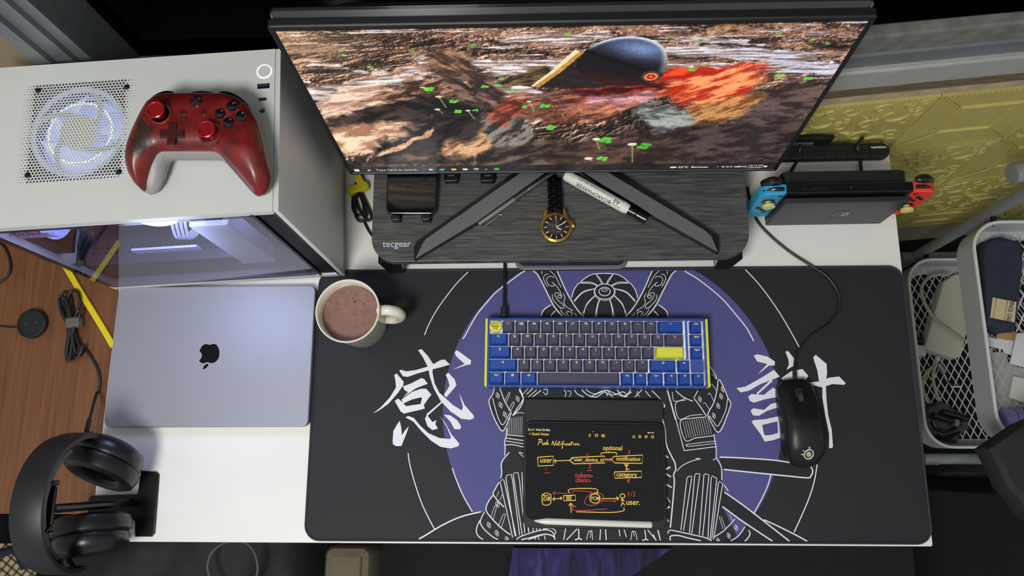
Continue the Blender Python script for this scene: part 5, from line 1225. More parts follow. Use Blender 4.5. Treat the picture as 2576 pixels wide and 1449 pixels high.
def ringpts(r, n=25): return [(r * math.cos(2 * math.pi * k / (n - 1)), -.044 + r * math.sin(2 * math.pi * k / (n - 1))) for k in range(n)]
m = MB(); m.ribbon(msurf(ringpts(.0062), .0010), .0018); m.ribbon(msurf(ringpts(.0026), .0010), .0016)
m.ribbon(msurf([(-.0105, -.0435), (-.006, -.044)], .0010), .0016)
m.ribbon(msurf(ringpts(.0009)[:], .001), .001); m.ribbon(msurf([(.0, -.0365), (.0005, -.034)], .0010), .0022); m.ribbon(msurf([(-.0072, -.0395), (-.0088, -.038)], .0010), .0018)
m.build('ring_logo', M_LOGO, ms, sm=False)
mcb = thing('mouse_cable', 'thin black mouse cable curving over the mat towards the game console', 'cable', tuple(P(2000, 955, .01)))
cpts = [P(2000, 958, .014), P(1999, 935, .012), P(2005, 890, .008), P(2040, 845, .0065), P(2085, 815, .0065), P(2110, 775, .0065), P(2108, 735, .0065), P(2080, 695, .0065), P(2040, 668, .006), P(1985, 632, .0035), P(1935, 590, .0030), P(1905, 555, .003), P(1890, 515, .003), P(1880, 470, .003)]
MB().tube(smooth(cpts, 6), .0021, 8).build('cord', M_CABLE, mcb, world=True); MB().tube([P(2000, 962, .014), P(1999, 935, .012)], .0032, 8).build('strain_relief', M_CABLE, mcb, world=True)

# ================================================================ laptop
lp = [P(293, 722, .0155), P(795, 718, .0155), P(778, 1072, .0155), P(261, 1075, .0155)]
lc = (lp[0] + lp[1] + lp[2] + lp[3]) / 4
lap = thing('laptop', 'closed silver aluminium laptop with a black fruit logo', 'laptop', (lc.x, lc.y, 0), math.radians(.25))
M_ALU = mat('silver_aluminium', '#9a9ca3', .5, metal=.6, bump=.08, bscale=2500); M_ALU2 = mat('silver_aluminium_base', '#9a9ca2', .4, metal=.75)
MB().rbox((0, 0, .0060), (.306, .2125, .0096), .010, .002, 6).build('base', M_ALU2, lap)
MB().rbox((0, 0, .0132), (.306, .2125, .0042), .010, .0016, 6).build('lid', M_ALU, lap)
for sx in (-1, 1):
    for sy in (-1, 1): MB().lathe([(.006, 0), (.006, .0015)], 16, (sx * .125, sy * .085, 0)).build('foot', M_BLACKP, lap)
zl_ = zoomed(0, 480, 2.588)
apple = [(1300, 1045), (1310, 1018), (1325, 1003), (1345, 998), (1365, 1003), (1385, 997), (1405, 1000), (1418, 1015), (1427, 1040), (1428, 1065), (1420, 1095), (1400, 1115), (1375, 1122), (1350, 1115), (1330, 1122), (1310, 1120), (1297, 1106), (1308, 1092), (1315, 1072), (1310, 1055)]
leaf = [(1322, 1162), (1325, 1145), (1340, 1130), (1357, 1127), (1350, 1145), (1335, 1158)]
m = MB(); m.poly([P(x, y, .01545) for x, y in zl_([tuple(p)[:2] for p in smooth([Vector((x, y, 0)) for x, y in apple], 3, True)])]); m.poly([P(x, y, .01545) for x, y in zl_([tuple(p)[:2] for p in smooth([Vector((x, y, 0)) for x, y in leaf], 3, True)])])
m.build('logo', mat('black_mirror_logo', '#14141a', .12, metal=.6), lap, sm=False, world=True)

# ================================================================ mug of cocoa
mg = thing('mug', 'cream mug of cocoa on the mat corner', 'mug', (.3865, .3195, .0042))
M_CER = mat('cream_ceramic', '#e2ddcb', .22, spec=.5, coat=.3)
MB().lathe([(.030, 0), (.036, .0008), (.0385, .004), (.0436, .09), (.0450, .0925), (.0456, .0940), (.0450, .0955), (.0438, .0955), (.0424, .0935), (.0415, .08), (.036, .006), (.0, .005)], 48).build('cup', M_CER, mg)
MB().tube(smooth([(.042, .003, .078), (.054, .003, .082), (.065, .002, .074), (.068, .001, .056), (.062, .001, .036), (.052, .001, .026), (.039, .002, .024)], 5), [.0078] * 31, 12).build('handle', M_CER, mg)
def cocoa_mat():
    m = mat('cocoa_surface', '#8c6a5c', .18, spec=.45, col2='#7d5d53', vscale=120); return m
ck = MB().lathe([(.0405, .0725), (.0400, .0735), (.0, .0735)], 48).build('cocoa', cocoa_mat(), mg)
for k, (x, y, r) in enumerate(((.0045, .017, .0022), (.0017, .0225, .0011), (.0175, .014, .0014), (.0135, .004, .0010), (.0055, .0275, .0009))): MB().lathe([(r, .0734), (r * .7, .0739), (0, .0740)], 9, (x, y, 0)).build('cocoa_clump', mat('cocoa_clump', '#5a3530', .4), ck)
# ================================================================ pouch under the riser front
pz = thing('zip_pouch', 'navy mesh pouch tucked under the front of the riser', 'pouch', (P(1437, 668, .01).x, .405, 0))
MB().rbox((0, .055, .017), (.163, .11, .033), .012, .010, 6).build('pouch_body', mat('navy_mesh_fabric', '#1d2238', .6, bump=.8, bscale=700, var=.3, vscale=600), pz)
MB().rbox((0, .056, .0035), (.171, .122, .006), .014, .002, 6).build('pouch_edge', mat('grey_pouch_rim', '#6a6a6e', .5), pz)
# ================================================================ game controller on the case
zg = zoomed(300, 220, 5.175)
ctop = CH + .0005
CZM = CH + .030
g0 = P(500, 370, CZM)
gp = thing('game_controller', 'red game controller with dark gear emblem lying on the white case', 'game controller', (g0.x, g0.y, CH))
upper = [(100, 1000), (112, 900), (140, 760), (200, 600), (260, 470), (330, 330), (400, 225), (470, 170), (520, 140), (620, 118), (720, 108), (1000, 104), (1290, 106), (1400, 112), (1550, 150), (1650, 210), (1720, 290), (1790, 410), (1835, 560), (1885, 750), (1925, 950), (1945, 1090), (1948, 1130)]
lower = [(100, 1000), (112, 1110), (160, 1220), (240, 1300), (280, 1312), (300, 1225), (400, 1040), (500, 890), (560, 856), (640, 850), (900, 850), (1200, 850), (1290, 860), (1340, 910), (1450, 1040), (1600, 1220), (1700, 1338), (1755, 1370), (1840, 1345), (1910, 1255), (1942, 1170), (1948, 1130)]
def gw_(u, v):
    (x, y), = zg([(u, v)]); q = P(x, y, CZM); return (q.x - g0.x, q.y - g0.y)
xs_u = np.array([p[0] for p in upper]); ys_u = np.array([p[1] for p in upper]); xs_l = np.array([p[0] for p in lower]); ys_l = np.array([p[1] for p in lower])
out2 = np.array([gw_(u, v) for u, v in upper + lower[-2:0:-1]])
def dist_outline(x, y):
    a = out2; b = np.roll(out2, -1, axis=0); d = b - a; t = np.clip(((x - a[:, 0]) * d[:, 0] + (y - a[:, 1]) * d[:, 1]) / (d ** 2).sum(1), 0, 1)
    return float(np.sqrt(((a[:, 0] + t * d[:, 0] - x) ** 2 + (a[:, 1] + t * d[:, 1] - y) ** 2).min()))
tipy = gw_(280, 1312)[1]; midy = gw_(900, 850)[1]
def g_mid(y): return .034 - .016 * min(1, max(0, (midy - y) / (midy - tipy))) ** 1.3
def g_top(x, y):
    d = dist_outline(x, y); k = min(d / .020, 1); return g_mid(y) + .0165 * math.sqrt(max(0, 1 - (1 - k) ** 2))
NX, NY = 72, 26
cols = []
for i in range(NX + 1):
    t = i / NX; t = .5 - .5 * math.cos(math.pi * t); u = 100 + 1848 * t
    vu = float(np.interp(u, xs_u, ys_u)); vl = float(np.interp(u, xs_l, ys_l)); c = []
    for j in range(NY + 1):
        s_ = .5 - .5 * math.cos(math.pi * j / NY); c.append(gw_(u, vl + (vu - vl) * s_))
    cols.append(c)
mt_, mb_ = MB(), MB()
vt = []
for c in cols:
    for (x, y) in c: vt.append((x, y, g_top(x, y)))
F1 = [(i * (NY + 1) + j, (i + 1) * (NY + 1) + j, (i + 1) * (NY + 1) + j + 1, i * (NY + 1) + j + 1) for i in range(NX) for j in range(NY)]
mt_.add(vt, F1)
lower_b = [(100, 1010), (112, 1110), (160, 1220), (240, 1310), (340, 1352), (420, 1330), (500, 1240), (570, 1100), (612, 960), (645, 925), (900, 920), (1290, 925), (1360, 955), (1450, 1055), (1600, 1228), (1700, 1345), (1760, 1380), (1850, 1355), (1920, 1268), (1952, 1180), (1962, 1130)]
upper_b = [(100, 1010), (112, 900), (150, 760), (215, 600), (280, 470), (350, 330), (430, 225), (520, 170), (720, 130), (1000, 120), (1290, 126), (1400, 130), (1560, 165), (1660, 220), (1730, 300), (1805, 410), (1850, 560), (1900, 750), (1940, 950), (1960, 1090), (1962, 1130)]
def gl_(u, v):
    (x, y), = zg([(u, v)]); q = P(x, y, CH + .022); return (q.x - g0.x, q.y - g0.y)
ob = np.array([gl_(u, v) for u, v in upper_b + lower_b[-2:0:-1]])
def dist_b(x, y):
    a = ob; b = np.roll(ob, -1, axis=0); d = b - a; t = np.clip(((x - a[:, 0]) * d[:, 0] + (y - a[:, 1]) * d[:, 1]) / (d ** 2).sum(1), 0, 1)
    return float(np.sqrt(((a[:, 0] + t * d[:, 0] - x) ** 2 + (a[:, 1] + t * d[:, 1] - y) ** 2).min()))
vb, vb2 = [], []
for i in range(NX + 1):
    u = 100 + 1862 * (.5 - .5 * math.cos(math.pi * i / NX)); vu = float(np.interp(u, [p[0] for p in upper_b], [p[1] for p in upper_b])); vl = float(np.interp(u, [p[0] for p in lower_b], [p[1] for p in lower_b]))
    for j in range(NY + 1):
        x, y = gl_(u, vl + (vu - vl) * (.5 - .5 * math.cos(math.pi * j / NY))); k = min(dist_b(x, y) / .012, 1); r_ = math.sqrt(max(0, 1 - (1 - k) ** 2)); zm = g_mid(y) * .62
        vb.append((x, y, zm - (zm - .0015) * r_)); vb2.append((x, y, zm + (g_mid(y) - .0005 - zm) * r_))
mb_.add(vb, [f[::-1] for f in F1]); mb_.add(vb2, F1)
def red_mat():
    m = mat('worn_crimson_shell', '#7a1712', .36, spec=.5, col2='#450d0b', vscale=45, coat=.1); return m
shell = mt_.build('top_shell', red_mat(), gp, angle=60)
mb_.build('lower_shell', mat('grey_lower_shell', '#8e8988', .45), gp, angle=60)
def gsurf(pts, lift=.0004):
    o = []
    for u, v in pts:
        (a, b), = zg([(u, v)]); z = .034
        for _ in range(5):
            q = P(a, b, CH + z); x, y = q.x - g0.x, q.y - g0.y; z = .5 * z + .5 * g_top(x, y)
        o.append((x, y, g_top(x, y) + lift))
    return o
def at_g(u, v, hz):
    """place by the pixel where the feature's top shows"""
    (x, y), = zg([(u, v)]); q = P(x, y, CH + hz); return q.x - g0.x, q.y - g0.y
M_REDSTICK = mat('anodised_red', '#b3222a', .25, metal=.6); M_DPAD = mat('maroon_plastic', '#3c1010', .35); M_BTN = mat('black_glass_button', '#0b0c12', .1, coat=.5)
for u, v in ((475, 290), (1130, 540)):
    x, y = at_g(u, v, .062); z0 = g_top(x, y)
    MB().lathe([(.0135, z0 - .002), (.0130, z0 + .0012), (.0105, z0 + .002), (.0095, z0)], 28, (x, y, 0)).build('stick_collar', red_mat(), gp)
    MB().lathe([(.0062, z0 - .002), (.0060, z0 + .006), (.0072, z0 + .0085), (.0098, z0 + .0105), (.0102, z0 + .0125), (.0090, z0 + .0133), (.0078, z0 + .0122), (.0, z0 + .0120)], 28, (x, y, 0)).build('thumb_stick', M_REDSTICK, gp)
x, y = at_g(692, 605, .050); z0 = g_top(x, y)
m = MB(); a = .0045; b = .0135; m.prism([(x + p, y + q) for p, q in ((-a, -b), (a, -b), (a, -a), (b, -a), (b, a), (a, a), (a, b), (-a, b), (-a, a), (-b, a), (-b, -a), (-a, -a))], z0 - .001, z0 + .0028, .0008); m.build('direction_pad', M_DPAD, gp)
for u, v in ((1462, 242), (1312, 342), (1575, 370), (1420, 460)):
    x, y = at_g(u, v, .051); z0 = g_top(x, y); MB().lathe([(.0062, z0 - .002), (.0062, z0 + .001), (.0052, z0 + .0026), (.003, z0 + .0034), (0, z0 + .0036)], 22, (x, y, 0)).build('face_button', M_BTN, gp)
x, y = at_g(1008, 190, .049); z0 = g_top(x, y)
z0 += .0012; gb = MB().lathe([(.0068, z0 - .005), (.0068, z0 - .0004), (.0062, z0), (.0, z0 + .0002)], 26, (x, y, 0)).build('guide_button', mat('dark_guide_button', '#17101a', .2), gp)
m = MB()
for sx in (-1, 1): m.ribbon([(x - sx * .0042, y + .0046, z0 + .0004), (x - sx * .0024, y + .0030, z0 + .0004), (x, y + .0004, z0 + .0004), (x + sx * .0026, y - .0022, z0 + .0004), (x + sx * .0042, y - .0046, z0 + .0004)], .0013)
m.build('cross_emblem', red_mat(), gb, sm=False)
for u, v in ((840, 335), (1102, 335)):
    x, y = at_g(u, v, .050); z0 = g_top(x, y); MB().lathe([(.0032, z0 - .001), (.0032, z0 + .0004), (.0022, z0 + .0009), (0, z0 + .0009)], 18, (x, y, 0)).build('menu_button', M_DPAD, gp)
# bumpers along the top edge
for pts in ([(400, 240), (500, 135), (620, 80), (720, 70), (800, 100)], [(1300, 98), (1380, 72), (1500, 100), (1620, 165), (1690, 225)]):
    q = [(gw_(u, v)[0], gw_(u, v)[1] - .006, .036) for u, v in pts]; MB().tube(smooth(q, 5), [.003 + .0022 * math.sin(math.pi * k / 20) for k in range(21)], 10).build('bumper', mat('black_gloss_bumper', '#120e10', .2), gp)
q = [(gw_(u, v)[0], gw_(u, v)[1] - .0055, .036) for u, v in ((980, 92), (1120, 78), (1270, 95))]; MB().tube(smooth(q, 5), .005, 10).build('bumper_bridge', _mats['black_gloss_bumper'], gp)
# gear emblem (ring, teeth, dark centre) and scratches
M_EMB = mat('dark_emblem_paint', '#2c1d17', .45)
def decal(pts, mt, nm, lift):
    pts = [tuple(p)[:2] for p in smooth([Vector((a, b, 0)) for a, b in pts], 3, True)]
    bm = bmesh.new(); vs = [bm.verts.new((u, v, 0)) for u, v in pts]; f = bm.faces.new(vs); bmesh.ops.triangulate(bm, faces=[f]); 
    for _ in range(2): bmesh.ops.subdivide_edges(bm, edges=[e for e in bm.edges if e.calc_length() > 45], cuts=1, use_grid_fill=False); bmesh.ops.triangulate(bm, faces=bm.faces[:])
    bm.verts.index_update(); m = MB(); m.add(gsurf([(v.co.x, v.co.y) for v in bm.verts], lift), [tuple(v.index for v in f.verts) for f in bm.faces]); bm.free()
    return m.build(nm, mt, shell, recalc=True)
decal([(300, 420), (340, 470), (370, 515), (430, 520), (435, 560), (405, 600), (410, 660), (435, 690), (425, 740), (380, 745), (345, 790), (335, 850), (310, 895), (270, 880), (200, 870), (140, 880), (130, 860), (215, 830), (300, 780), (350, 690), (345, 600), (300, 545), (270, 535), (250, 500)], M_EMB, 'emblem_gear', .0005)
decal([(240, 560), (285, 600), (300, 660), (285, 740), (240, 800), (190, 815), (165, 790), (180, 720), (210, 640)], M_EMB, 'emblem_skull', .0005)
decal([(225, 640), (250, 625), (262, 650), (240, 668)], red_mat(), 'emblem_eye', .0009)
M_SCR = mat('grey_scratch', '#6b5450', .5)
m = MB()
for q in ([(1230, 420), (1350, 350), (1500, 250), (1620, 190)], [(1240, 450), (1420, 370), (1560, 290), (1680, 245)], [(1300, 510), (1400, 450), (1560, 330), (1700, 270)], [(1540, 250), (1600, 215), (1660, 205)], [(1200, 430), (1290, 390)], [(1590, 230), (1690, 255), (1720, 290)]): m.ribbon(gsurf(q, .0006), .0014, taper=(.3, 1.2))
m.build('scratch_print', M_SCR, shell, sm=False)
m = MB()
for u0, u1, w in ((700, 725, .002), (830, 1050, .0012)):
    a_, b_ = gw_(u0, 890), gw_(u1, 890); m.box(((a_[0] + b_[0]) / 2, gw_(900, 850)[1] - .001, .022), (b_[0] - a_[0], .004, w))
m.build('port_slot', M_BLACKP, gp, sm=False)

# ================================================================ headphones on a stand
hs = thing('headphone_stand', 'black T-based headphone stand at the front left desk corner', 'headphone stand', (.058, .055, 0))
M_HSB = mat('satin_black_metal', '#141416', .35, metal=.3)
iv = ROOT[hs.name].inverted()
bp_ = [(.068, .1005), (.0905, .0985), (.0945, .0945), (.0965, .012), (.093, .0075), (.069, .0075), (.066, .030), (-.0008, .0295), (-.0045, .034), (-.006, .060), (-.003, .0645), (.066, .067)]
bpl = [((iv @ Vector((x, y, 0))).x, (iv @ Vector((x, y, 0))).y) for x, y in bp_]
MB().prism(bpl, 0, .005, .0008).build('base', M_HSB, hs)
pl_ = [((iv @ Vector((x, y, 0))).x, (iv @ Vector((x, y, 0))).y) for x, y in ((.083, .073), (.0905, .072), (.092, .038), (.0845, .038))]
m = MB(); m.ribbon([(x, y, .0052) for x, y in pl_ + pl_[:1]], .0006); m.build('embossed_frame', mat('faint_emboss', '#26262a', .3), hs, sm=False)
MB().tube([(0, 0, .004), (0, 0, .194)], .0055, 14).build('pole', M_HSB, hs)
MB().rbox((-.012, .003, .194), (.030, .050, .005), .006, .002, 4).build('saddle', M_HSB, hs)
for sy in (-1, 1): MB().rbox((.001, .003 + sy * .028, .198), (.006, .006, .014), .002, .001, 3).build('saddle_lip', M_HSB, hs)
hp = thing('headphones', 'black over-ear headphones hanging on the stand by the silver laptop', 'headphones', (.043, .060, .0))
M_BAND = mat('matte_black_band', '#17181a', .5, bump=.15, bscale=800); M_PAD = mat('black_leather_pad', '#111113', .38, bump=.25, bscale=250); M_CUP = mat('black_cup_shell', '#15161a', .32)
m = MB(); rings = []; n = 33
for k in range(n):
    a = math.pi * k / (n - 1); y = .086 * math.cos(a); z = .110 + .112 * math.sin(a) ** .8
    ny, nz = math.cos(a) / .086, math.sin(a) / .112; l_ = math.hypot(ny, nz); ny, nz = ny / l_, nz / l_; w = .0195 if 4 < k < 28 else .0135 + .0015 * min(k, n - 1 - k)
    rings.append([(w, y + ny * .002, z + nz * .002), (w * .6, y + ny * .0045, z + nz * .0045), (-w * .6, y + ny * .0045, z + nz * .0045), (-w, y + ny * .002, z + nz * .002), (-w, y - ny * .003, z - nz * .003), (w, y - ny * .003, z - nz * .003)])
m.rings(rings); m.build('headband', M_BAND, hp, angle=50)
m = MB(); rings = []
for k in range(21):
    a = math.pi * (.18 + .64 * k / 20); y = .080 * math.cos(a); z = .110 + .106 * math.sin(a) ** .8; rings.append([(.017, y, z), (-.017, y, z), (-.017, y * .95, z - .006), (.017, y * .95, z - .006)])
m.rings(rings); m.build('headband_cushion', M_PAD, hp, angle=50)
for sy, ry in ((1, 6), (-1, 4)):
    Mx = Matrix.Translation((-.002, (.030 if sy > 0 else -.020), .074)) @ Matrix.Rotation(math.radians(-14 if sy > 0 else 9), 4, 'Z') @ Matrix.Rotation(math.radians(-112 if sy > 0 else 84), 4, 'X') @ Matrix.Diagonal((1.14, 1.2, 1, 1))
    cup = MB().lathe([(.0, .052), (.028, .052), (.037, .047), (.0405, .040), (.0415, .030), (.040, .026)], 40); cup.xf(Mx); c = cup.build('ear_cup', M_CUP, hp, recalc=True)
    pad = MB().lathe([(.040, .025), (.0435, .022), (.0445, .014), (.042, .004), (.036, .0), (.028, .002), (.023, .008), (.0225, .018)], 40, cap=False); pad.xf(Mx); pad.build('ear_pad', M_PAD, hp, recalc=True)
    gr = MB().lathe([(.0395, .0255), (.0405, .0275), (.0395, .0295)], 40, cap=False); gr.xf(Mx); gr.build('seam_ring', mat('dark_groove', '#08080a', .5), c)
    ins = MB().lathe([(.0228, .017), (.0, .0175)], 32); ins.xf(Mx); ins.build('driver_cloth', mat('driver_cloth', '#232326', .8), c)
    yk = MB(); yk.tube(smooth([(.0, sy * .086, .116), (-.002, sy * .088, .100), (-.020, sy * .078, .088), (-.028, sy * .066, .078)], 5), .0048, 8); yk.build('yoke', M_BAND, hp)
    MB().rbox((-.004, sy * .086, .104), (.02, .006, .03), .003, .001, 3).build('slider', M_HSB, hp)
    hk = MB(); hk.tube([(-.016, sy * .070, .088), (-.012, sy * .066, .090), (-.010, sy * .062, .086)], .0011, 6); hk.build('hinge_pin', M_CHROME, hp)
hc = thing('headphone_cable', 'thin black cable from the bundle on the wood table to the upper ear cup', 'cable', tuple(P(240, 960, WTZ)))
zz2 = zoomed(0, 480, 2.588); zz3 = zoomed(0, 900, 2.639)
cab = [P(x, y, WTZ + .003) for x, y in zz2([(540, 1010), (580, 1060), (630, 1150), (650, 1230), (640, 1310)])] + [P(*zz3([(640, 240)])[0], WTZ + .01), P(*zz3([(605, 370)])[0], .03), P(*zz3([(580, 470)])[0], .06)]
MB().tube(smooth(cab, 6), .0020, 8).build('cord', M_CABLE, hc, world=True); MB().tube([P(*zz3([(592, 415)])[0], .045), P(*zz3([(575, 490)])[0], .066)], .0034, 8).build('strain_relief', M_CABLE, hc, world=True)

# ================================================================ on the wooden table
cb = thing('cable_bundle', 'coiled black cable tied with a grey strap on the wood table', 'cable', tuple(P(180, 810, WTZ)))
loops = ([(395, 690), (420, 660), (455, 680), (470, 760), (480, 860), (500, 960), (530, 1050), (505, 1078), (480, 1060), (470, 960), (450, 860), (410, 770)], [(385, 700), (400, 790), (440, 880), (455, 980), (450, 1080), (440, 1105), (430, 1040), (445, 930), (430, 850), (395, 760)],
         [(440, 700), (470, 650), (505, 660), (520, 720), (500, 790), (480, 860), (490, 950), (525, 1030), (515, 1075), (485, 1075), (470, 980), (468, 860), (450, 780)], [(420, 690), (450, 770), (462, 860), (470, 960), (455, 1090), (445, 1110), (438, 1030), (458, 900), (440, 780), (410, 720)], [(500, 790), (518, 780), (520, 810), (495, 860), (470, 940), (490, 1040), (520, 1060), (540, 1010)])
for i, q in enumerate(loops): MB().tube(smooth([P(x, y, WTZ + .004 + .0028 * i) for x, y in zz2(q)], 5, True) if i < 4 else smooth([P(x, y, WTZ + .004 + .0028 * i) for x, y in zz2(q)], 5), .0023, 8, closed=i < 4).build('cable_loop', M_CABLE, cb, world=True)
a = [P(x, y, WTZ + .0155) for x, y in zz2([(424, 862), (518, 850)])]
m = MB(); d = (a[1] - a[0]); L_ = d.length; m.rbox((0, 0, 0), (L_, .0165, .016), .003, .003, 3); m.xf(Matrix.Translation((a[0] + a[1]) / 2 - Vector((0, 0, .0055))) @ Matrix.Rotation(math.atan2(d.y, d.x), 4, 'Z')); m.build('strap', mat('grey_green_strap', '#5a594a', .6, var=.15), cb, world=True)
pk_ = P(87, 816, WTZ); pk = thing('charging_puck', 'round black charging puck on the wood table', 'charger', (pk_.x, pk_.y, WTZ))
MB().lathe([(.0225, 0), (.0232, .002), (.0228, .0085), (.0208, .0105), (.0190, .0105), (.0182, .0092), (.0, .0090)], 40).build('puck_body', mat('black_soft_plastic', '#16181a', .45), pk)
for sx in (-1, 1): MB().lathe([(.0007, .0089), (.0007, .0098)], 8, (sx * .0075 , sx * .0012, 0)).build('contact_pin', M_CHROME, pk)
MB().tube(smooth([P(52, 823, WTZ + .003), P(20, 822, WTZ + .002), P(-30, 818, WTZ + .002), P(-90, 826, WTZ + .002)]), .0014, 8).build('cord', M_CABLE, pk, world=True)
yc = thing('yellow_cable', 'flat yellow network cable crossing the wood table to the desk edge', 'cable', tuple(P(200, 740, WTZ)))
q = [P(60, 500, WTZ + .003), P(120, 600, WTZ + .003), P(172, 682, WTZ + .003), P(205, 738, WTZ + .003), P(240, 795, WTZ + .003), P(272, 848, WTZ + .003), P(285, 872, WTZ + .0025)]
q = smooth(q, 4); m = MB()
rings = []
for i, p in enumerate(q):
    t = (q[min(i + 1, len(q) - 1)] - q[max(i - 1, 0)]).normalized(); s_ = Vector((0, 0, 1)).cross(t).normalized() * .0048
    rings.append([p + s_ - Vector((0, 0, .0012)), p - s_ - Vector((0, 0, .0012)), p - s_ * .9 + Vector((0, 0, .0016)), p + s_ * .9 + Vector((0, 0, .0016))])
m.rings(rings); m.build('cord', mat('yellow_cable_jacket', '#d8bf14', .45), yc, world=True)
bw = thing('black_wire', 'thin black wire curving at the left edge of the wood table', 'cable', tuple(P(25, 660, WTZ)))
MB().tube(smooth([P(-20, 600, WTZ + .002), P(8, 618, WTZ + .002), P(25, 655, WTZ + .002), P(22, 690, WTZ + .002), P(-15, 720, WTZ + .002)]), .0022, 8).build('cord', M_CABLE, bw, world=True)
# cable with yellow tie between case and riser
yt = thing('tied_cable', 'looped black cable with a yellow tie beside the riser', 'cable', tuple(P(910, 530, 0)))
zy = zoomed(870, 400, 4.0889)
lp_ = ([(85, 330), (70, 430), (75, 520), (110, 570), (165, 570), (185, 520), (165, 420), (130, 350)], [(100, 340), (110, 440), (150, 540), (200, 610), (240, 635), (262, 600), (240, 520), (200, 430), (160, 350)], [(120, 350), (100, 450), (95, 560), (130, 630), (180, 635), (210, 560), (180, 440), (140, 350)])
for i, q in enumerate(lp_): MB().tube(smooth([P(x, y, .003 + .003 * i) for x, y in zy(q)], 5, True), .0021, 8, closed=True).build('cable_loop', M_CABLE, yt, world=True)
MB().tube(smooth([P(x, y, .003) for x, y in zy([(185, 630), (220, 710), (265, 780), (330, 850)])]), .0021, 8).build('cord', M_CABLE, yt, world=True)
MB().tube(smooth([P(x, y, .006) for x, y in zy([(120, 340), (125, 260), (135, 200), (150, 150)])]), .0050, 8).build('cable_neck', M_CABLE, yt, world=True)
m = MB(); m.rbox((0, 0, 0), (.034, .0135, .014), .004, .003, 3); c_ = P(*zy([(130, 305)])[0], .008); m.xf(Matrix.Translation(c_) @ Matrix.Rotation(.35, 4, 'Z')); m.build('yellow_tie', mat('yellow_velcro', '#d6c010', .7, bump=.4, bscale=900), yt, world=True)
m = MB(); m.rbox((0, 0, 0), (.012, .026, .004), .003, .0015, 3); c_ = P(*zy([(150, 240)])[0], .014); m.xf(Matrix.Translation(c_) @ Matrix.Rotation(.5, 4, 'Z') @ Matrix.Rotation(.3, 4, 'X')); m.build('tie_tail', _mats['yellow_velcro'], yt, world=True)
# ================================================================ game console in its dock
dk = thing('console_dock', 'black game console dock with front panel logo on the right of the desk', 'console dock', (1.0878, .4690, 0), math.radians(.4))
M_DOCK = mat('matte_black_dock', '#1d1e20', .48, spec=.4, bump=.1, bscale=1200); M_DOCKF = mat('dock_front_face', '#2b2c2e', .42, bump=.1, bscale=1200)
def slab(m, x0, x1, y0, y1, z0, z1, r=.008, bev=.0012, n=4):
    """upright plate: rounded in the XZ outline, extruded along y"""
    pr_ = rrect(x1 - x0, z1 - z0, r, n); cx, cz = (x0 + x1) / 2, (z0 + z1) / 2
    R_ = lambda ins, y: [(cx + x, y, cz + z) for x, z in offset_poly(pr_, ins)]
    return m.rings([R_(bev, y0), R_(0, y0 + bev), R_(0, y1 - bev), R_(bev, y1)])
slab(MB(), -.0868, .0868, 0, .0085, 0, .104, .003).build('front_plate', M_DOCKF, dk)
slab(MB(), -.0868, .0868, .026, .0475, 0, .104, .010).build('back_block', M_DOCK, dk)
MB().box((0, .0175, .006), (.1730, .0180, .012)).build('dock_floor', M_DOCK, dk, sm=False)
# logo: two half-round tiles and the word below
M_LG = mat('grey_dock_logo', '#8a8b8c', .5)
m = MB(); s_ = .0095
def upright(m, x, z, nm, mt): m.xf(Matrix.Translation((x, -.0004, z)) @ Matrix.Rotation(math.radians(90), 4, 'X')); return m.build(nm, mt, dk, sm=False)
lf = rrect(.0092, .020, .004, 5)
m.ribbon([(x, y, 0) for x, y in [(.0040, .0095), (-.002, .0095), (-.0045, .007), (-.0045, -.007), (-.002, -.0095), (.0040, -.0095), (.0040, .0095)]], .0014); m.poly([(x - .0008, y + .0035, 0) for x, y in circle(.0020, 14)]); upright(m, .0045, .052, 'logo_left', M_LG)
m = MB(); R2 = rrect(.0092, .0204, .004, 5); n_ = len(R2)
m.add([(x, y, 0) for x, y in R2] + [(x, y, 0) for x, y in [(2.2e-3 * math.cos(2 * math.pi * k / n_ + .25), -.0018 + 2.2e-3 * math.sin(2 * math.pi * k / n_ + .25)) for k in range(n_)]], [(k, (k + 1) % n_, n_ + (k + 1) % n_, n_ + k) for k in range(n_)]); upright(m, .0155, .052, 'logo_right', M_LG)
m = text_mb('NINTENDO', .0050, sx=1.05); upright(m, .0095, .0355, 'lettering', mat('dim_dock_lettering', '#5c5d5e', .5)); m = text_mb('SWITCH', .0066, sx=1.05); upright(m, .0095, .029, 'lettering', _mats['dim_dock_lettering'])
gc = thing('game_console', 'game console with blue and red side controllers standing in the dock', 'game console', (1.0878, .4690, .0122), math.radians(.4))
slab(MB(), -.0865, .0865, .0102, .0242, 0, .106, .002).build('console_body', mat('black_console_body', '#0e0e10', .3), gc)
m = MB()
for k in range(12): m.box((.012 + k * .0033, .0172, .1061), (.0014, .006, .0006))
m.build('air_vent', mat('vent_black', '#020202', .6), gc, sm=False)
MB().rbox((-.062, .0165, .1062), (.009, .0035, .0008), .0015, .0003, 3).build('power_key', mat('dark_key', '#1d1d1f', .3), gc); MB().rbox((-.043, .0165, .1062), (.022, .0035, .0008), .0015, .0003, 3).build('volume_key', _mats['dark_key'], gc)
MB().lathe([(.0014, .1058), (.0012, .1064)], 10, (.0015, .0165, 0)).build('headphone_jack', mat('jack_grey', '#4b4c50', .4), gc)
M_STCAP = mat('pale_yellow_grip', '#d5cf78', .55); M_SMALLBLK = mat('small_black_button', '#161618', .3)
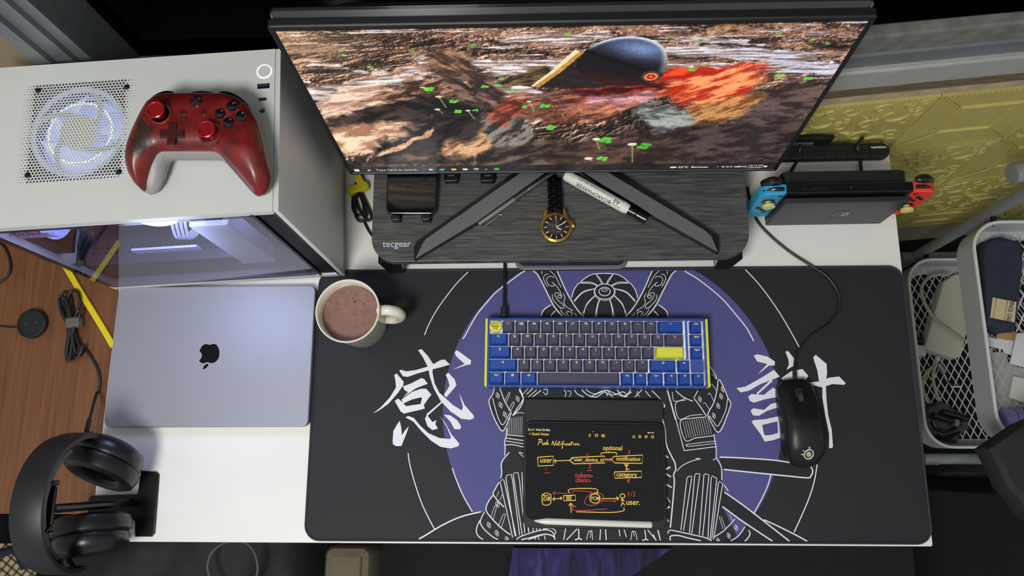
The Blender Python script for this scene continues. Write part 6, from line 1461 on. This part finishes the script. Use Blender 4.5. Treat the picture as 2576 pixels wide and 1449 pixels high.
def side_ctrl(sg, mt, lab):
    x0 = sg * .0868; x1 = sg * .1215
    pr_ = []
    n = 8; r = .017
    pts = [(x0, 0.0)] ; z1 = .1035
    arc = lambda cx, cz, a0, a1: [(cx + sg * r * math.cos(math.radians(a0 + (a1 - a0) * k / n)), cz + r * math.sin(math.radians(a0 + (a1 - a0) * k / n))) for k in range(n + 1)]
    pts = [(x0, .001)] + arc(x1 - sg * r, r + .001, -90, 0) + arc(x1 - sg * r, z1 - r, 0, 90) + [(x0, z1)]
    def R_(ins, y): return [(x, y, z) for x, z in offset_poly(pts, ins)]
    m = MB(); m.rings([R_(.0018, .0100), R_(0, .0122), R_(0, .0236), R_(.0018, .0255)]); b = m.build('side_controller', mt, gc, recalc=True); b['label'] = lab
    # shoulder button and trigger on the top edge
    xa, xb = sg * .0905, sg * .1165
    q = [(xa, .0170, .1040), ((xa + xb) / 2, .0170, .1038), (xb, .0170, .0955)]
    MB().tube(smooth(q, 5), .0028, 8).build('shoulder_button', M_SMALLBLK, b)
    q = [(sg * .092, .0275, .1010), (sg * .104, .0290, .1030), (sg * .117, .0280, .0930)]
    MB().tube(smooth(q, 5), [.004, .005, .006, .0065, .007, .0072, .0072, .007, .0065, .006, .005], 10).build('trigger', M_SMALLBLK, b)
    def face(x, z, prof, nm, mt2):
        m = MB(); m.lathe(prof, 24); m.xf(Matrix.Translation((sg * x, .0100, z)) @ Matrix.Rotation(math.radians(90), 4, 'X')); return m.build(nm, mt2, b)
    sx_, sz_ = (.1040, .072) if sg < 0 else (.1020, .045)
    face(sx_, sz_, [(.0098, -.0004), (.0098, .0006), (.006, .0008)], 'stick_well', M_SMALLBLK)
    face(sx_, sz_, [(.0045, 0), (.0045, .004), (.0085, .0052), (.0092, .0072), (.0088, .0092), (.0068, .0098), (.0, .0092)], 'stick_cap', M_STCAP)
    bx, bz = (.1040, .045) if sg < 0 else (.1025, .074)
    for dx, dz in ((0, .0075), (0, -.0075), (.0075, 0), (-.0075, 0)): face(bx + dx, bz + dz, [(.0033, -.0003), (.0033, .0012), (.0026, .0018), (0, .0019)], 'round_button', M_SMALLBLK)
    m = MB(); m.box((sg * .0935, .0096, .0945), (.006, .0012, .0016)); m.build('small_key', M_SMALLBLK, b, sm=False)
    m = MB(); m.box((sg * .0985, .0096, .026), (.005, .0012, .005)); m.build('square_key', M_SMALLBLK, b, sm=False)
side_ctrl(-1, mat('neon_blue_plastic', '#2d9cc8', .4), 'blue side controller'); side_ctrl(1, mat('neon_red_plastic', '#e8402c', .4), 'red side controller')

# ================================================================ cable organiser on the back edge
og = thing('cable_organizer', 'black rubber cable organizer strip on the back edge of the desk', 'cable organizer', (1.108, .5830, 0), math.radians(.6))
M_RUB = mat('black_rubber', '#131416', .5)
MB().rbox((0, 0, .0075), (.176, .026, .015), .013, .004, 8).build('strip', M_RUB, og)
for k in range(8): MB().box((-.064 + k * .0172, 0, .0142), (.0012, .0262, .0022)).build('slot', mat('slot_black', '#020202', .8), og, sm=False)
m = text_mb('vention', .0062, bold=.00012, sx=1.25); m.xf(Matrix.Translation((.070, .0045, .0153))); m.build('lettering', mat('white_ink', '#dfe0e0', .5), og, sm=False)
for i, q in enumerate(([(2014, 352, .018), (2013, 375, .018), (2008, 398, .008), (1998, 418, .006), (1985, 440, .006)], [(2170, 346, .020), (2160, 358, .020), (2158, 375, .018), (2163, 398, .008), (2168, 440, .006)])):
    c = thing('console_cable', ('black cable from the organizer behind the blue controller', 'black cable from the organizer to the back of the dock')[i], 'cable', tuple(P(*q[2])))
    MB().tube(smooth([P(*p) for p in q], 5), .0028, 8).build('cord', M_CABLE, c, world=True)
ad = thing('power_adapter', 'flat black adapter box between the organizer and the olive wall', 'adapter', (1.062, .5975, 0))
MB().rbox((0, 0, .018), (.086, .007, .036), .002, .001, 3).build('adapter_body', mat('black_adapter', '#17181a', .3), ad)
MB().box((-.012, -.0042, .0170), (.055, .0015, .012)).build('adapter_label', mat('grey_adapter_label', '#5e625f', .4), ad, sm=False)

# ================================================================ trolley
M_TROL = mat('white_trolley_paint', '#b9bcbe', .4); M_RIM = mat('white_trolley_rim', '#d6d7d6', .35); M_POST = mat('grey_trolley_tube', '#8d9092', .4, metal=.2, var=.06, vscale=30)
TX0, TX1, TY0, TY1 = 1.457, 1.800, .150, .556
tcx, tcy, tw, td = (TX0 + TX1) / 2, (TY0 + TY1) / 2, TX1 - TX0, TY1 - TY0
tr = thing('trolley', 'white utility trolley with two mesh-bottomed trays right of the desk', 'trolley', (tcx, tcy, FLOOR_Z))
ZF = -FLOOR_Z
def clip_seg(p, d, L_):
    """part of the line p + t d inside the rounded tray floor"""
    out = []
    for k in range(-60, 61):
        q = (p[0] + d[0] * k * L_, p[1] + d[1] * k * L_)
        if abs(q[0]) < tw / 2 - .004 and abs(q[1]) < td / 2 - .004 and not (abs(q[0]) > tw / 2 - .04 and abs(q[1]) > td / 2 - .04 and math.hypot(abs(q[0]) - tw / 2 + .055, abs(q[1]) - td / 2 + .055) > .052): out.append(q)
    return (out[0], out[-1]) if len(out) > 1 else None
lat_me = None
for zr in (-.27, -.54):
    z1 = zr + ZF; z0 = z1 - .062; o_ = rrect(tw, td, .055, 8); i_ = rrect(tw - .004, td - .004, .053, 8)
    m = MB(); m.rings([[(x, y, z0) for x, y in o_], [(x, y, z1) for x, y in o_], [(x, y, z1) for x, y in i_], [(x, y, z0) for x, y in i_]], False, False); tray = m.build('tray_wall', M_TROL, tr, angle=30)
    m = MB(); m.tube([(x, y, z1) for x, y in rrect(tw - .002, td - .002, .054, 8)], .0032, 8, closed=True); m.build('tray_rim', M_RIM, tray)
    m = MB(); sp_ = .0165
    for sg in (-1, 1):
        d = Vector((.55 * sg, 1.0)).normalized()
        for k in range(-34, 35):
            r = clip_seg((k * sp_, 0), d, .006)
            if r: m.ribbon([(r[0][0], r[0][1], z0 + .002 + .0004 * sg), (r[1][0], r[1][1], z0 + .002 + .0004 * sg)], .0022)
    q = m.build('mesh_floor', M_RIM, tray, sm=False); q['kind'] = 'stuff'
    m = MB(); m.rings([[(x, y, z0 + .001) for x, y in rrect(tw - .004, td - .004, .053, 8)], [(x, y, z0 + .001) for x, y in rrect(tw - .04, td - .04, .045, 8)]], False, False); m.build('tray_floor_edge', M_TROL, tray, sm=False)
    for px, py in ((-.105, td / 2 + .006),): 
        m = MB(); m.lathe([(.0055, 0), (.0055, .014)], 12); m.xf(Matrix.Translation((-tw / 2 + .052, td / 2 - .001, z1 - .014)) @ Matrix.Rotation(math.radians(-90), 4, 'X')); m.build('black_spacer', M_BLACKP, tray)
        m = MB(); m.lathe([(.004, 0), (.003, .002), (0, .0025)], 12); m.xf(Matrix.Translation((-tw / 2 + .052, td / 2 - .0035, z1 - .014)) @ Matrix.Rotation(math.radians(90), 4, 'X')); m.build('screw', M_CHROME, tray)
for sx, sy in ((-1, 1), (1, 1), (-1, -1), (1, -1)):
    MB().tube([(sx * (tw / 2 - .052) + (0 if sy > 0 else 0), sy * (td / 2 + .024), .03), (sx * (tw / 2 - .052), sy * (td / 2 + .024), .74 if sy > 0 else .116)], .011, 14).build('post', M_POST, tr)
for sy in (1, -1): MB().tube([(-tw / 2 + .02, sy * (td / 2 + .022), .125), (tw / 2 - .02, sy * (td / 2 + .022), .125)], .0115, 14).build('rail', M_POST, tr)
MB().tube(smooth([P(2545, 438, -.05), P(2600, 424, -.05), P(2700, 400, -.05)]), .017, 14).build('handle', M_POST, tr, world=True)
for sx in (-1, 1):
    for sy in (-1, 1): MB().lathe([(.004, .0), (.018, .002), (.018, .026), (.004, .03)], 14, (sx * (tw / 2 - .052), sy * (td / 2 + .024), 0)).build('castor', M_BLACKP, tr)
UB, LB = -.27 - .060, -.54 - .060         # tray floors
# ---- upper tray
def poly_at(pts, z): return [(P(x, y, z).x, P(x, y, z).y) for x, y in pts]
def prism_thing(name, lab, cat, pts, z0, z1, mt, bev=.004, part='body', group=None):
    q = poly_at(pts, z1); cx = sum(p[0] for p in q) / len(q); cy = sum(p[1] for p in q) / len(q)
    t = thing(name, lab, cat, (cx, cy, z0), group=group); MB().prism([(x - cx, y - cy) for x, y in q], 0, z1 - z0, bev).build(part, mt, t); return t
zu = zoomed(2400, 540, 4.528); zu2 = zoomed(2400, 840, 4.528)
M_NAVY = mat('navy_cloth', '#252c3c', .8, bump=.6, bscale=700, var=.1, vscale=80)
PCZ = -.292
pcs = prism_thing('pencil_case', 'navy cloth pencil case with a cream label in the upper trolley tray', 'pencil case', zu([(330, 430), (370, 300), (450, 255), (560, 230), (640, 255), (800, 300), (815, 560), (770, 1000), (730, 1310), (560, 1330), (370, 1270), (350, 900)]), UB + .003, PCZ, M_NAVY, .012)
lb = zu([(440, 943), (712, 995), (690, 1228), (410, 1172)]); q = [P(x, y, PCZ + .0006) for x, y in lb]
m = MB(); m.poly(q); lo = m.build('cream_label', mat('cream_cloth_label', '#cdbd94', .75, bump=.2), pcs, sm=False, world=True)
def text_px(t, p0, p1, size, z, mt, par, nm='lettering', sx=1.0, bold=0.0): m = text_mb(t, size, sx=sx, bold=bold); m.xf(frame_px(p0, p1, z)); return m.build(nm, mt, par, sm=False, world=True)
M_LI = mat('dark_label_ink', '#33303c', .7)
text_px('PENCIL CASE', *zu([(640, 1100), (625, 1180)]), .0105, PCZ + .0010, M_LI, lo, sx=.72, bold=.0002)
text_px('STANDARD QUALITY GOODS', *zu([(590, 1090), (577, 1170)]), .0036, PCZ + .0010, M_LI, lo, 'fine_print', .9); text_px('MADE IN COTTON  STATIONERY', *zu([(465, 1065), (452, 1140)]), .0036, PCZ + .0010, M_LI, lo, 'fine_print', .9)
prism_thing('cardboard_tag', 'small brown cardboard piece under the pencil case', 'cardboard', zu([(510, 1330), (720, 1345), (700, 1440), (560, 1420), (480, 1400)]), UB + .003, UB + .010, mat('tan_card', '#a98558', .7), .001)
prism_thing('folded_paper', 'crumpled white paper below the pencil case in the upper tray', 'paper', zu2([(370, 20), (480, 50), (600, 35), (690, 60), (655, 235), (590, 220), (570, 175), (375, 130)]), UB + .003, UB + .009, mat('white_paper', '#d4d3d6', .7, bump=.3, bscale=80), .002)
prism_thing('receipt', 'white paper sheet at the right edge of the upper tray', 'paper', zu2([(720, -10), (900, -10), (900, 400), (640, 340)]), UB + .012, UB + .016, _mats['white_paper'], .001)
M_BAG = mat('frosted_plastic_bag', '#c8c8c2', .25, alpha=.42, spec=.6, bump=.6, bscale=60)
prism_thing('plastic_bag', 'clear zip bag lying on the mesh of the upper tray', 'plastic bag', zu2([(378, 205), (580, 205), (640, 345), (900, 420), (900, 900), (760, 940), (415, 935)]), UB + .003, UB + .007, M_BAG, .002)
prism_thing('white_sachet', 'white sachet with a blue dot in the upper tray', 'sachet', zu2([(680, 480), (900, 520), (900, 820), (630, 725)]), UB + .009, UB + .013, mat('white_sachet', '#cfcdc4', .5), .001)
bt_ = P(*zu2([(645, 955)])[0], UB + .02)
bt = thing('bottle', 'small amber bottle with a lilac cap lying in the upper tray', 'bottle', (bt_.x, bt_.y, UB + .0195), rot=(0, math.radians(90), math.radians(5)))
MB().lathe([(.0150, -.016), (.0165, -.014), (.0165, .004), (.0150, .006)], 28).build('cap', mat('lilac_plastic', '#9a8cd0', .35), bt); MB().lathe([(.0162, .0062), (.0166, .007), (.0166, .020), (.014, .021)], 28).build('cap_ring', _mats['lilac_plastic'], bt)
MB().lathe([(.012, .021), (.0165, .026), (.0165, .09), (.012, .095)], 28).build('bottle_body', mat('amber_plastic', '#7a2a12', .2), bt)
# ---- lower tray
za_, zb_ = zoomed(2200, 540, 5.176), zoomed(2200, 800, 3.814)
adp = prism_thing('laptop_charger', 'white power adapter brick in the lower trolley tray', 'charger', [(2373, 710), (2400, 690), (2440, 686), (2470, 700), (2418, 895), (2405, 902), (2335, 880), (2328, 868)], LB + .003, LB + .034, mat('white_adapter_plastic', '#bfbcae', .35), .004, 'brick')
M_BEIGE = mat('beige_cable', '#a39a82', .5)
cbl = thing('charger_cable', 'beige charger cable looping through the lower tray', 'cable', tuple(P(2340, 760, LB + .03)))
MB().tube(smooth([P(x, y, LB + .040) for x, y in za_([(960, 790), (840, 780), (720, 810), (640, 890), (610, 980), (640, 1120), (720, 1270), (820, 1390), (900, 1450)])] + [P(2400, 840, LB + .044), P(2424, 858, LB + .044)], 5), .0038, 8).build('cable_loop', M_BEIGE, cbl, world=True)
MB().tube(smooth([P(x, y, LB + .012) for x, y in zb_([(603, 400), (580, 470), (560, 560), (580, 680), (620, 780), (640, 800)])], 5), .0036, 8).build('cable_loop', M_BEIGE, cbl, world=True)
MB().tube(smooth([P(x, y, LB + .010) for x, y in zb_([(560, 470), (500, 520), (460, 620), (480, 740), (520, 820)])], 5), .0036, 8).build('cable_loop', M_BEIGE, cbl, world=True)
MB().tube([P(x, y, LB + .014) for x, y in zb_([(608, 372), (598, 415)])], .0055, 10).build('strain_relief', mat('white_adapter_plastic', '#bfbcae', .35), cbl, world=True)
prism_thing('white_plug', 'white plug block under the mat edge in the lower tray', 'plug', zb_([(330, 245), (500, 262), (500, 365), (330, 350)]), LB + .003, LB + .028, _mats['white_adapter_plastic'], .003)
bp2 = prism_thing('black_plug', 'black plug with steel prongs in the lower tray', 'plug', zb_([(365, 175), (480, 180), (480, 245), (365, 240)]), LB + .003, LB + .030, M_BLACKP, .003)
for k in range(2): MB().tube([P(x, y, LB + .03) for x, y in zb_([(385 + k * 40, 178), (382 + k * 40, 110)])], .0016, 6).build('prong', M_CHROME, bp2, world=True)
clp = thing('steel_clip', 'shiny steel clip lying on the mesh of the lower tray', 'clip', tuple(P(2372, 950, LB)))
MB().tube([P(x, y, LB + .007) for x, y in zb_([(615, 440), (690, 590), (740, 660), (830, 655)])], .0028, 8).build('wire', M_CHROME, clp, world=True)
MB().tube([P(x, y, LB + .009) for x, y in zb_([(620, 450), (670, 530)])], .0060, 8).build('sleeve', mat('grey_sleeve', '#77797a', .4), clp, world=True)
pb = prism_thing('dark_pouch', 'clear pouch of black cables in the lower tray', 'pouch', zb_([(480, 860), (560, 825), (650, 795), (760, 860), (900, 960), (920, 1060), (830, 1120), (800, 1200), (700, 1180), (510, 1150), (490, 1000)]), LB + .003, LB + .022, mat('smoky_pouch', '#20242a', .25, spec=.6, bump=.8, bscale=60, col2='#3a424a', vscale=25), .006)
for i, q in enumerate(([(560, 990), (600, 1060), (690, 1090), (800, 1050)], [(650, 900), (780, 930), (900, 970)], [(560, 930), (700, 970), (830, 1010)], [(600, 1130), (700, 1150), (820, 1100)])): MB().tube(smooth([P(x, y, LB + .026 + .002 * i) for x, y in zb_(q)], 5), .0062 if i in (1, 2) else .0035, 8).build('black_cord', mat('black_gloss_cord', '#0b0b0c', .25), pb, world=True)
MB().tube([P(x, y, LB + .033) for x, y in zb_([(760, 1000), (800, 1008)])], .0085, 10).build('plug_ring', mat('grey_ring', '#6f7474', .35), pb, world=True)

# ================================================================ chair, cloths and bags in front of the desk
M_CHAIR = mat('charcoal_chair_fabric', '#232325', .75, bump=.4, bscale=500)
ch = thing('office_chair', 'charcoal chair armrest at the right edge in front of the trolley', 'chair', (1.47, .02, FLOOR_Z))
m = MB(); m.prism(poly_at([(2484, 1128), (2576, 1066), (2700, 1010), (2720, 1300), (2600, 1310), (2560, 1255), (2535, 1232), (2512, 1180)], -.12), -.16, -.12, .012); m.build('armrest', M_CHAIR, ch, world=True)
MB().tube([(1.50, .08, FLOOR_Z), (1.50, .08, -.155)], .02, 12).build('arm_post', M_BLACKP, ch, world=True)
M_FLEECE = mat('black_fleece', '#0d0d0e', .9, bump=1.0, bscale=500, var=.4, vscale=120)
def cloth(x0, x1, y0, y1, zf, nx=40, ny=24, amp=.012, seed=1):
    xs = np.linspace(x0, x1, nx); ys = np.linspace(y0, y1, ny); X, Y = np.meshgrid(xs, ys); Z = zf(X, Y) + amp * (vnoise(X * 9 + 5, Y * 9 + 3, seed, 3) - .5) * 2
    m = MB(); vs = [(float(a), float(b), float(c)) for a, b, c in zip(X.ravel(), Y.ravel(), Z.ravel())]; n = len(vs)
    fs = [(j * nx + i, j * nx + i + 1, (j + 1) * nx + i + 1, (j + 1) * nx + i) for j in range(ny - 1) for i in range(nx - 1)]
    m.add(vs, fs); m.add([(a, b, c - .004) for a, b, c in vs], [f[::-1] for f in fs]); return m
def blanket_mat():
    m = bpy.data.materials.new('printed_fleece'); m.use_nodes = True; nt = m.node_tree; b = nt.nodes['Principled BSDF']
    tc = nt.nodes.new('ShaderNodeTexCoord'); n = nt.nodes.new('ShaderNodeTexNoise'); n.inputs['Scale'].default_value = 9; n.inputs['Detail'].default_value = 4; n.inputs['Distortion'].default_value = 1.5
    mp = nt.nodes.new('ShaderNodeMapping'); mp.inputs['Scale'].default_value = (3, .7, 1); nt.links.new(tc.outputs['Object'], mp.inputs[0]); nt.links.new(mp.outputs[0], n.inputs['Vector'])
    r = nt.nodes.new('ShaderNodeValToRGB'); e = r.color_ramp.elements; e[0].position = .38; e[0].color = lin('#17152a'); e[1].position = .72; e[1].color = lin('#4a3f80'); x = e.new(.52); x.color = lin('#2a2658')
    nt.links.new(n.outputs['Fac'], r.inputs[0]); nt.links.new(r.outputs[0], b.inputs['Base Color']); b.inputs['Roughness'].default_value = .85
    return m
seat = thing('chair_seat', 'black fleece-covered chair seat tucked against the desk front', 'chair seat', (.85, -.28, FLOOR_Z))
m = cloth(.36, 1.32, -.56, -.012, lambda X, Y: -.30 - .05 * np.clip((np.abs(X - .85) - .36) / .12, 0, 1) ** 2, amp=.008); m.build('fleece_cover', M_FLEECE, seat, world=True)
MB().lathe([(.30, .0), (.30, .02), (.04, .05), (.035, .36), (.2, .39)], 20).build('seat_base', M_BLACKP, seat)
tri = [(.66, -.30), (.74, -.018), (.88, -.018), (.80, -.12), (.765, -.30)]
pr = thing('printed_cloth', 'purple printed cloth lying on the black chair seat', 'cloth', (.76, -.12, -.297))
m = MB(); q = [P(1290, 1378, -.287), P(1690, 1380, -.287), P(1590, 1449, -.287), P(1500, 1510, -.287), P(1330, 1510, -.287), P(1280, 1449, -.287)]
m.prism([(v.x - .76, min(v.y, -.016) + .12) for v in q], .005, .011, .001); m.build('cloth_sheet', blanket_mat(), pr)
st_ = thing('beige_pouf', 'beige fabric pouf showing between the black bag and the chair seat', 'pouf', (.30, -.22, FLOOR_Z))
MB().rbox((.006, 0, .215), (.088, .38, .43), .02, .02, 5).build('pouf_body', mat('beige_canvas', '#6d6350', .85, bump=.4, bscale=400, var=.08), st_)
m = MB(); m.tube([(.03, -.18, .431), (.032, .17, .431)], .0012, 5); m.build('seam', mat('beige_seam', '#574e3e', .9), st_)
bg = thing('black_bag', 'black cloth bag heaped on the floor at the front left of the desk', 'bag', (.02, -.14, FLOOR_Z))
m = cloth(-.27, .258, -.34, -.012, lambda X, Y: -.30 - .10 * np.clip((np.abs(X - .0) - .18) / .10, 0, 1) ** 2, amp=.028, seed=5); m.build('bag_cloth', mat('black_bag_nylon', '#0a0a0b', .7, bump=.5, bscale=120), bg, world=True)
MB().rbox((-.01, -.03, .2), (.44, .26, .40), .06, .05, 5).build('bag_body', _mats['black_bag_nylon'], bg)
lc_ = thing('cable_ring', 'grey cable forming a ring on top of the black bag', 'cable', tuple(P(585, 1430, -.262)))
q = [P(528, 1449, -.258), P(522, 1425, -.256), P(530, 1395, -.256), P(552, 1372, -.256), P(585, 1360, -.256), P(618, 1365, -.256), P(640, 1390, -.256), P(648, 1425, -.256), P(642, 1455, -.258), P(600, 1500, -.26), P(550, 1490, -.26)]
MB().tube(smooth(q, 5, True), .0026, 8, closed=True).build('cable_loop', mat('dim_grey_cable', '#4b4b48', .5), lc_, world=True)
def plaid_mat():
    m = bpy.data.materials.new('cream_plaid_cloth'); m.use_nodes = True; nt = m.node_tree; b = nt.nodes['Principled BSDF']; tc = nt.nodes.new('ShaderNodeTexCoord'); mp = nt.nodes.new('ShaderNodeMapping'); mp.inputs['Rotation'].default_value = (0, 0, .6); nt.links.new(tc.outputs['Object'], mp.inputs[0])
    prev = None
    for ax in ('X', 'Y'):
        w = nt.nodes.new('ShaderNodeTexWave'); w.bands_direction = ax; w.inputs['Scale'].default_value = 26; nt.links.new(mp.outputs[0], w.inputs['Vector'])
        r = nt.nodes.new('ShaderNodeValToRGB'); r.color_ramp.elements[0].position = .70; r.color_ramp.elements[0].color = (1, 1, 1, 1); r.color_ramp.elements[1].position = .82; r.color_ramp.elements[1].color = (.22, .2, .18, 1); nt.links.new(w.outputs['Fac'], r.inputs[0])
        if prev is None: prev = r
        else:
            mx = nt.nodes.new('ShaderNodeMixRGB'); mx.blend_type = 'MULTIPLY'; mx.inputs[0].default_value = 1; nt.links.new(prev.outputs[0], mx.inputs[1]); nt.links.new(r.outputs[0], mx.inputs[2])
    m2 = nt.nodes.new('ShaderNodeMixRGB'); m2.blend_type = 'MULTIPLY'; m2.inputs[0].default_value = 1; m2.inputs[1].default_value = lin('#a89a72'); nt.links.new(mx.outputs[0], m2.inputs[2]); nt.links.new(m2.outputs[0], b.inputs['Base Color']); b.inputs['Roughness'].default_value = .9
    return m
pc_ = thing('plaid_cloth', 'cream plaid cloth with a navy hem at the bottom left corner', 'cloth', tuple(P(20, 1430, -.30)))
m = cloth(-.50, -.262, -.34, -.03, lambda X, Y: -.30 + 0 * X, 16, 12, .012, 9); m.build('cloth_sheet', plaid_mat(), pc_, world=True)
MB().tube(smooth([P(-20, 1402, -.285), P(10, 1390, -.285), P(35, 1385, -.285), P(50, 1400, -.285), P(62, 1430, -.285)]), .007, 8).build('navy_hem', mat('navy_hem', '#15142c', .8), pc_, world=True)
MB().rbox((-.09, -.13, -.2), (.2, .24, .36), .03, .02, 4).build('folded_pile', mat('cream_fold', '#8d8262', .9), pc_)
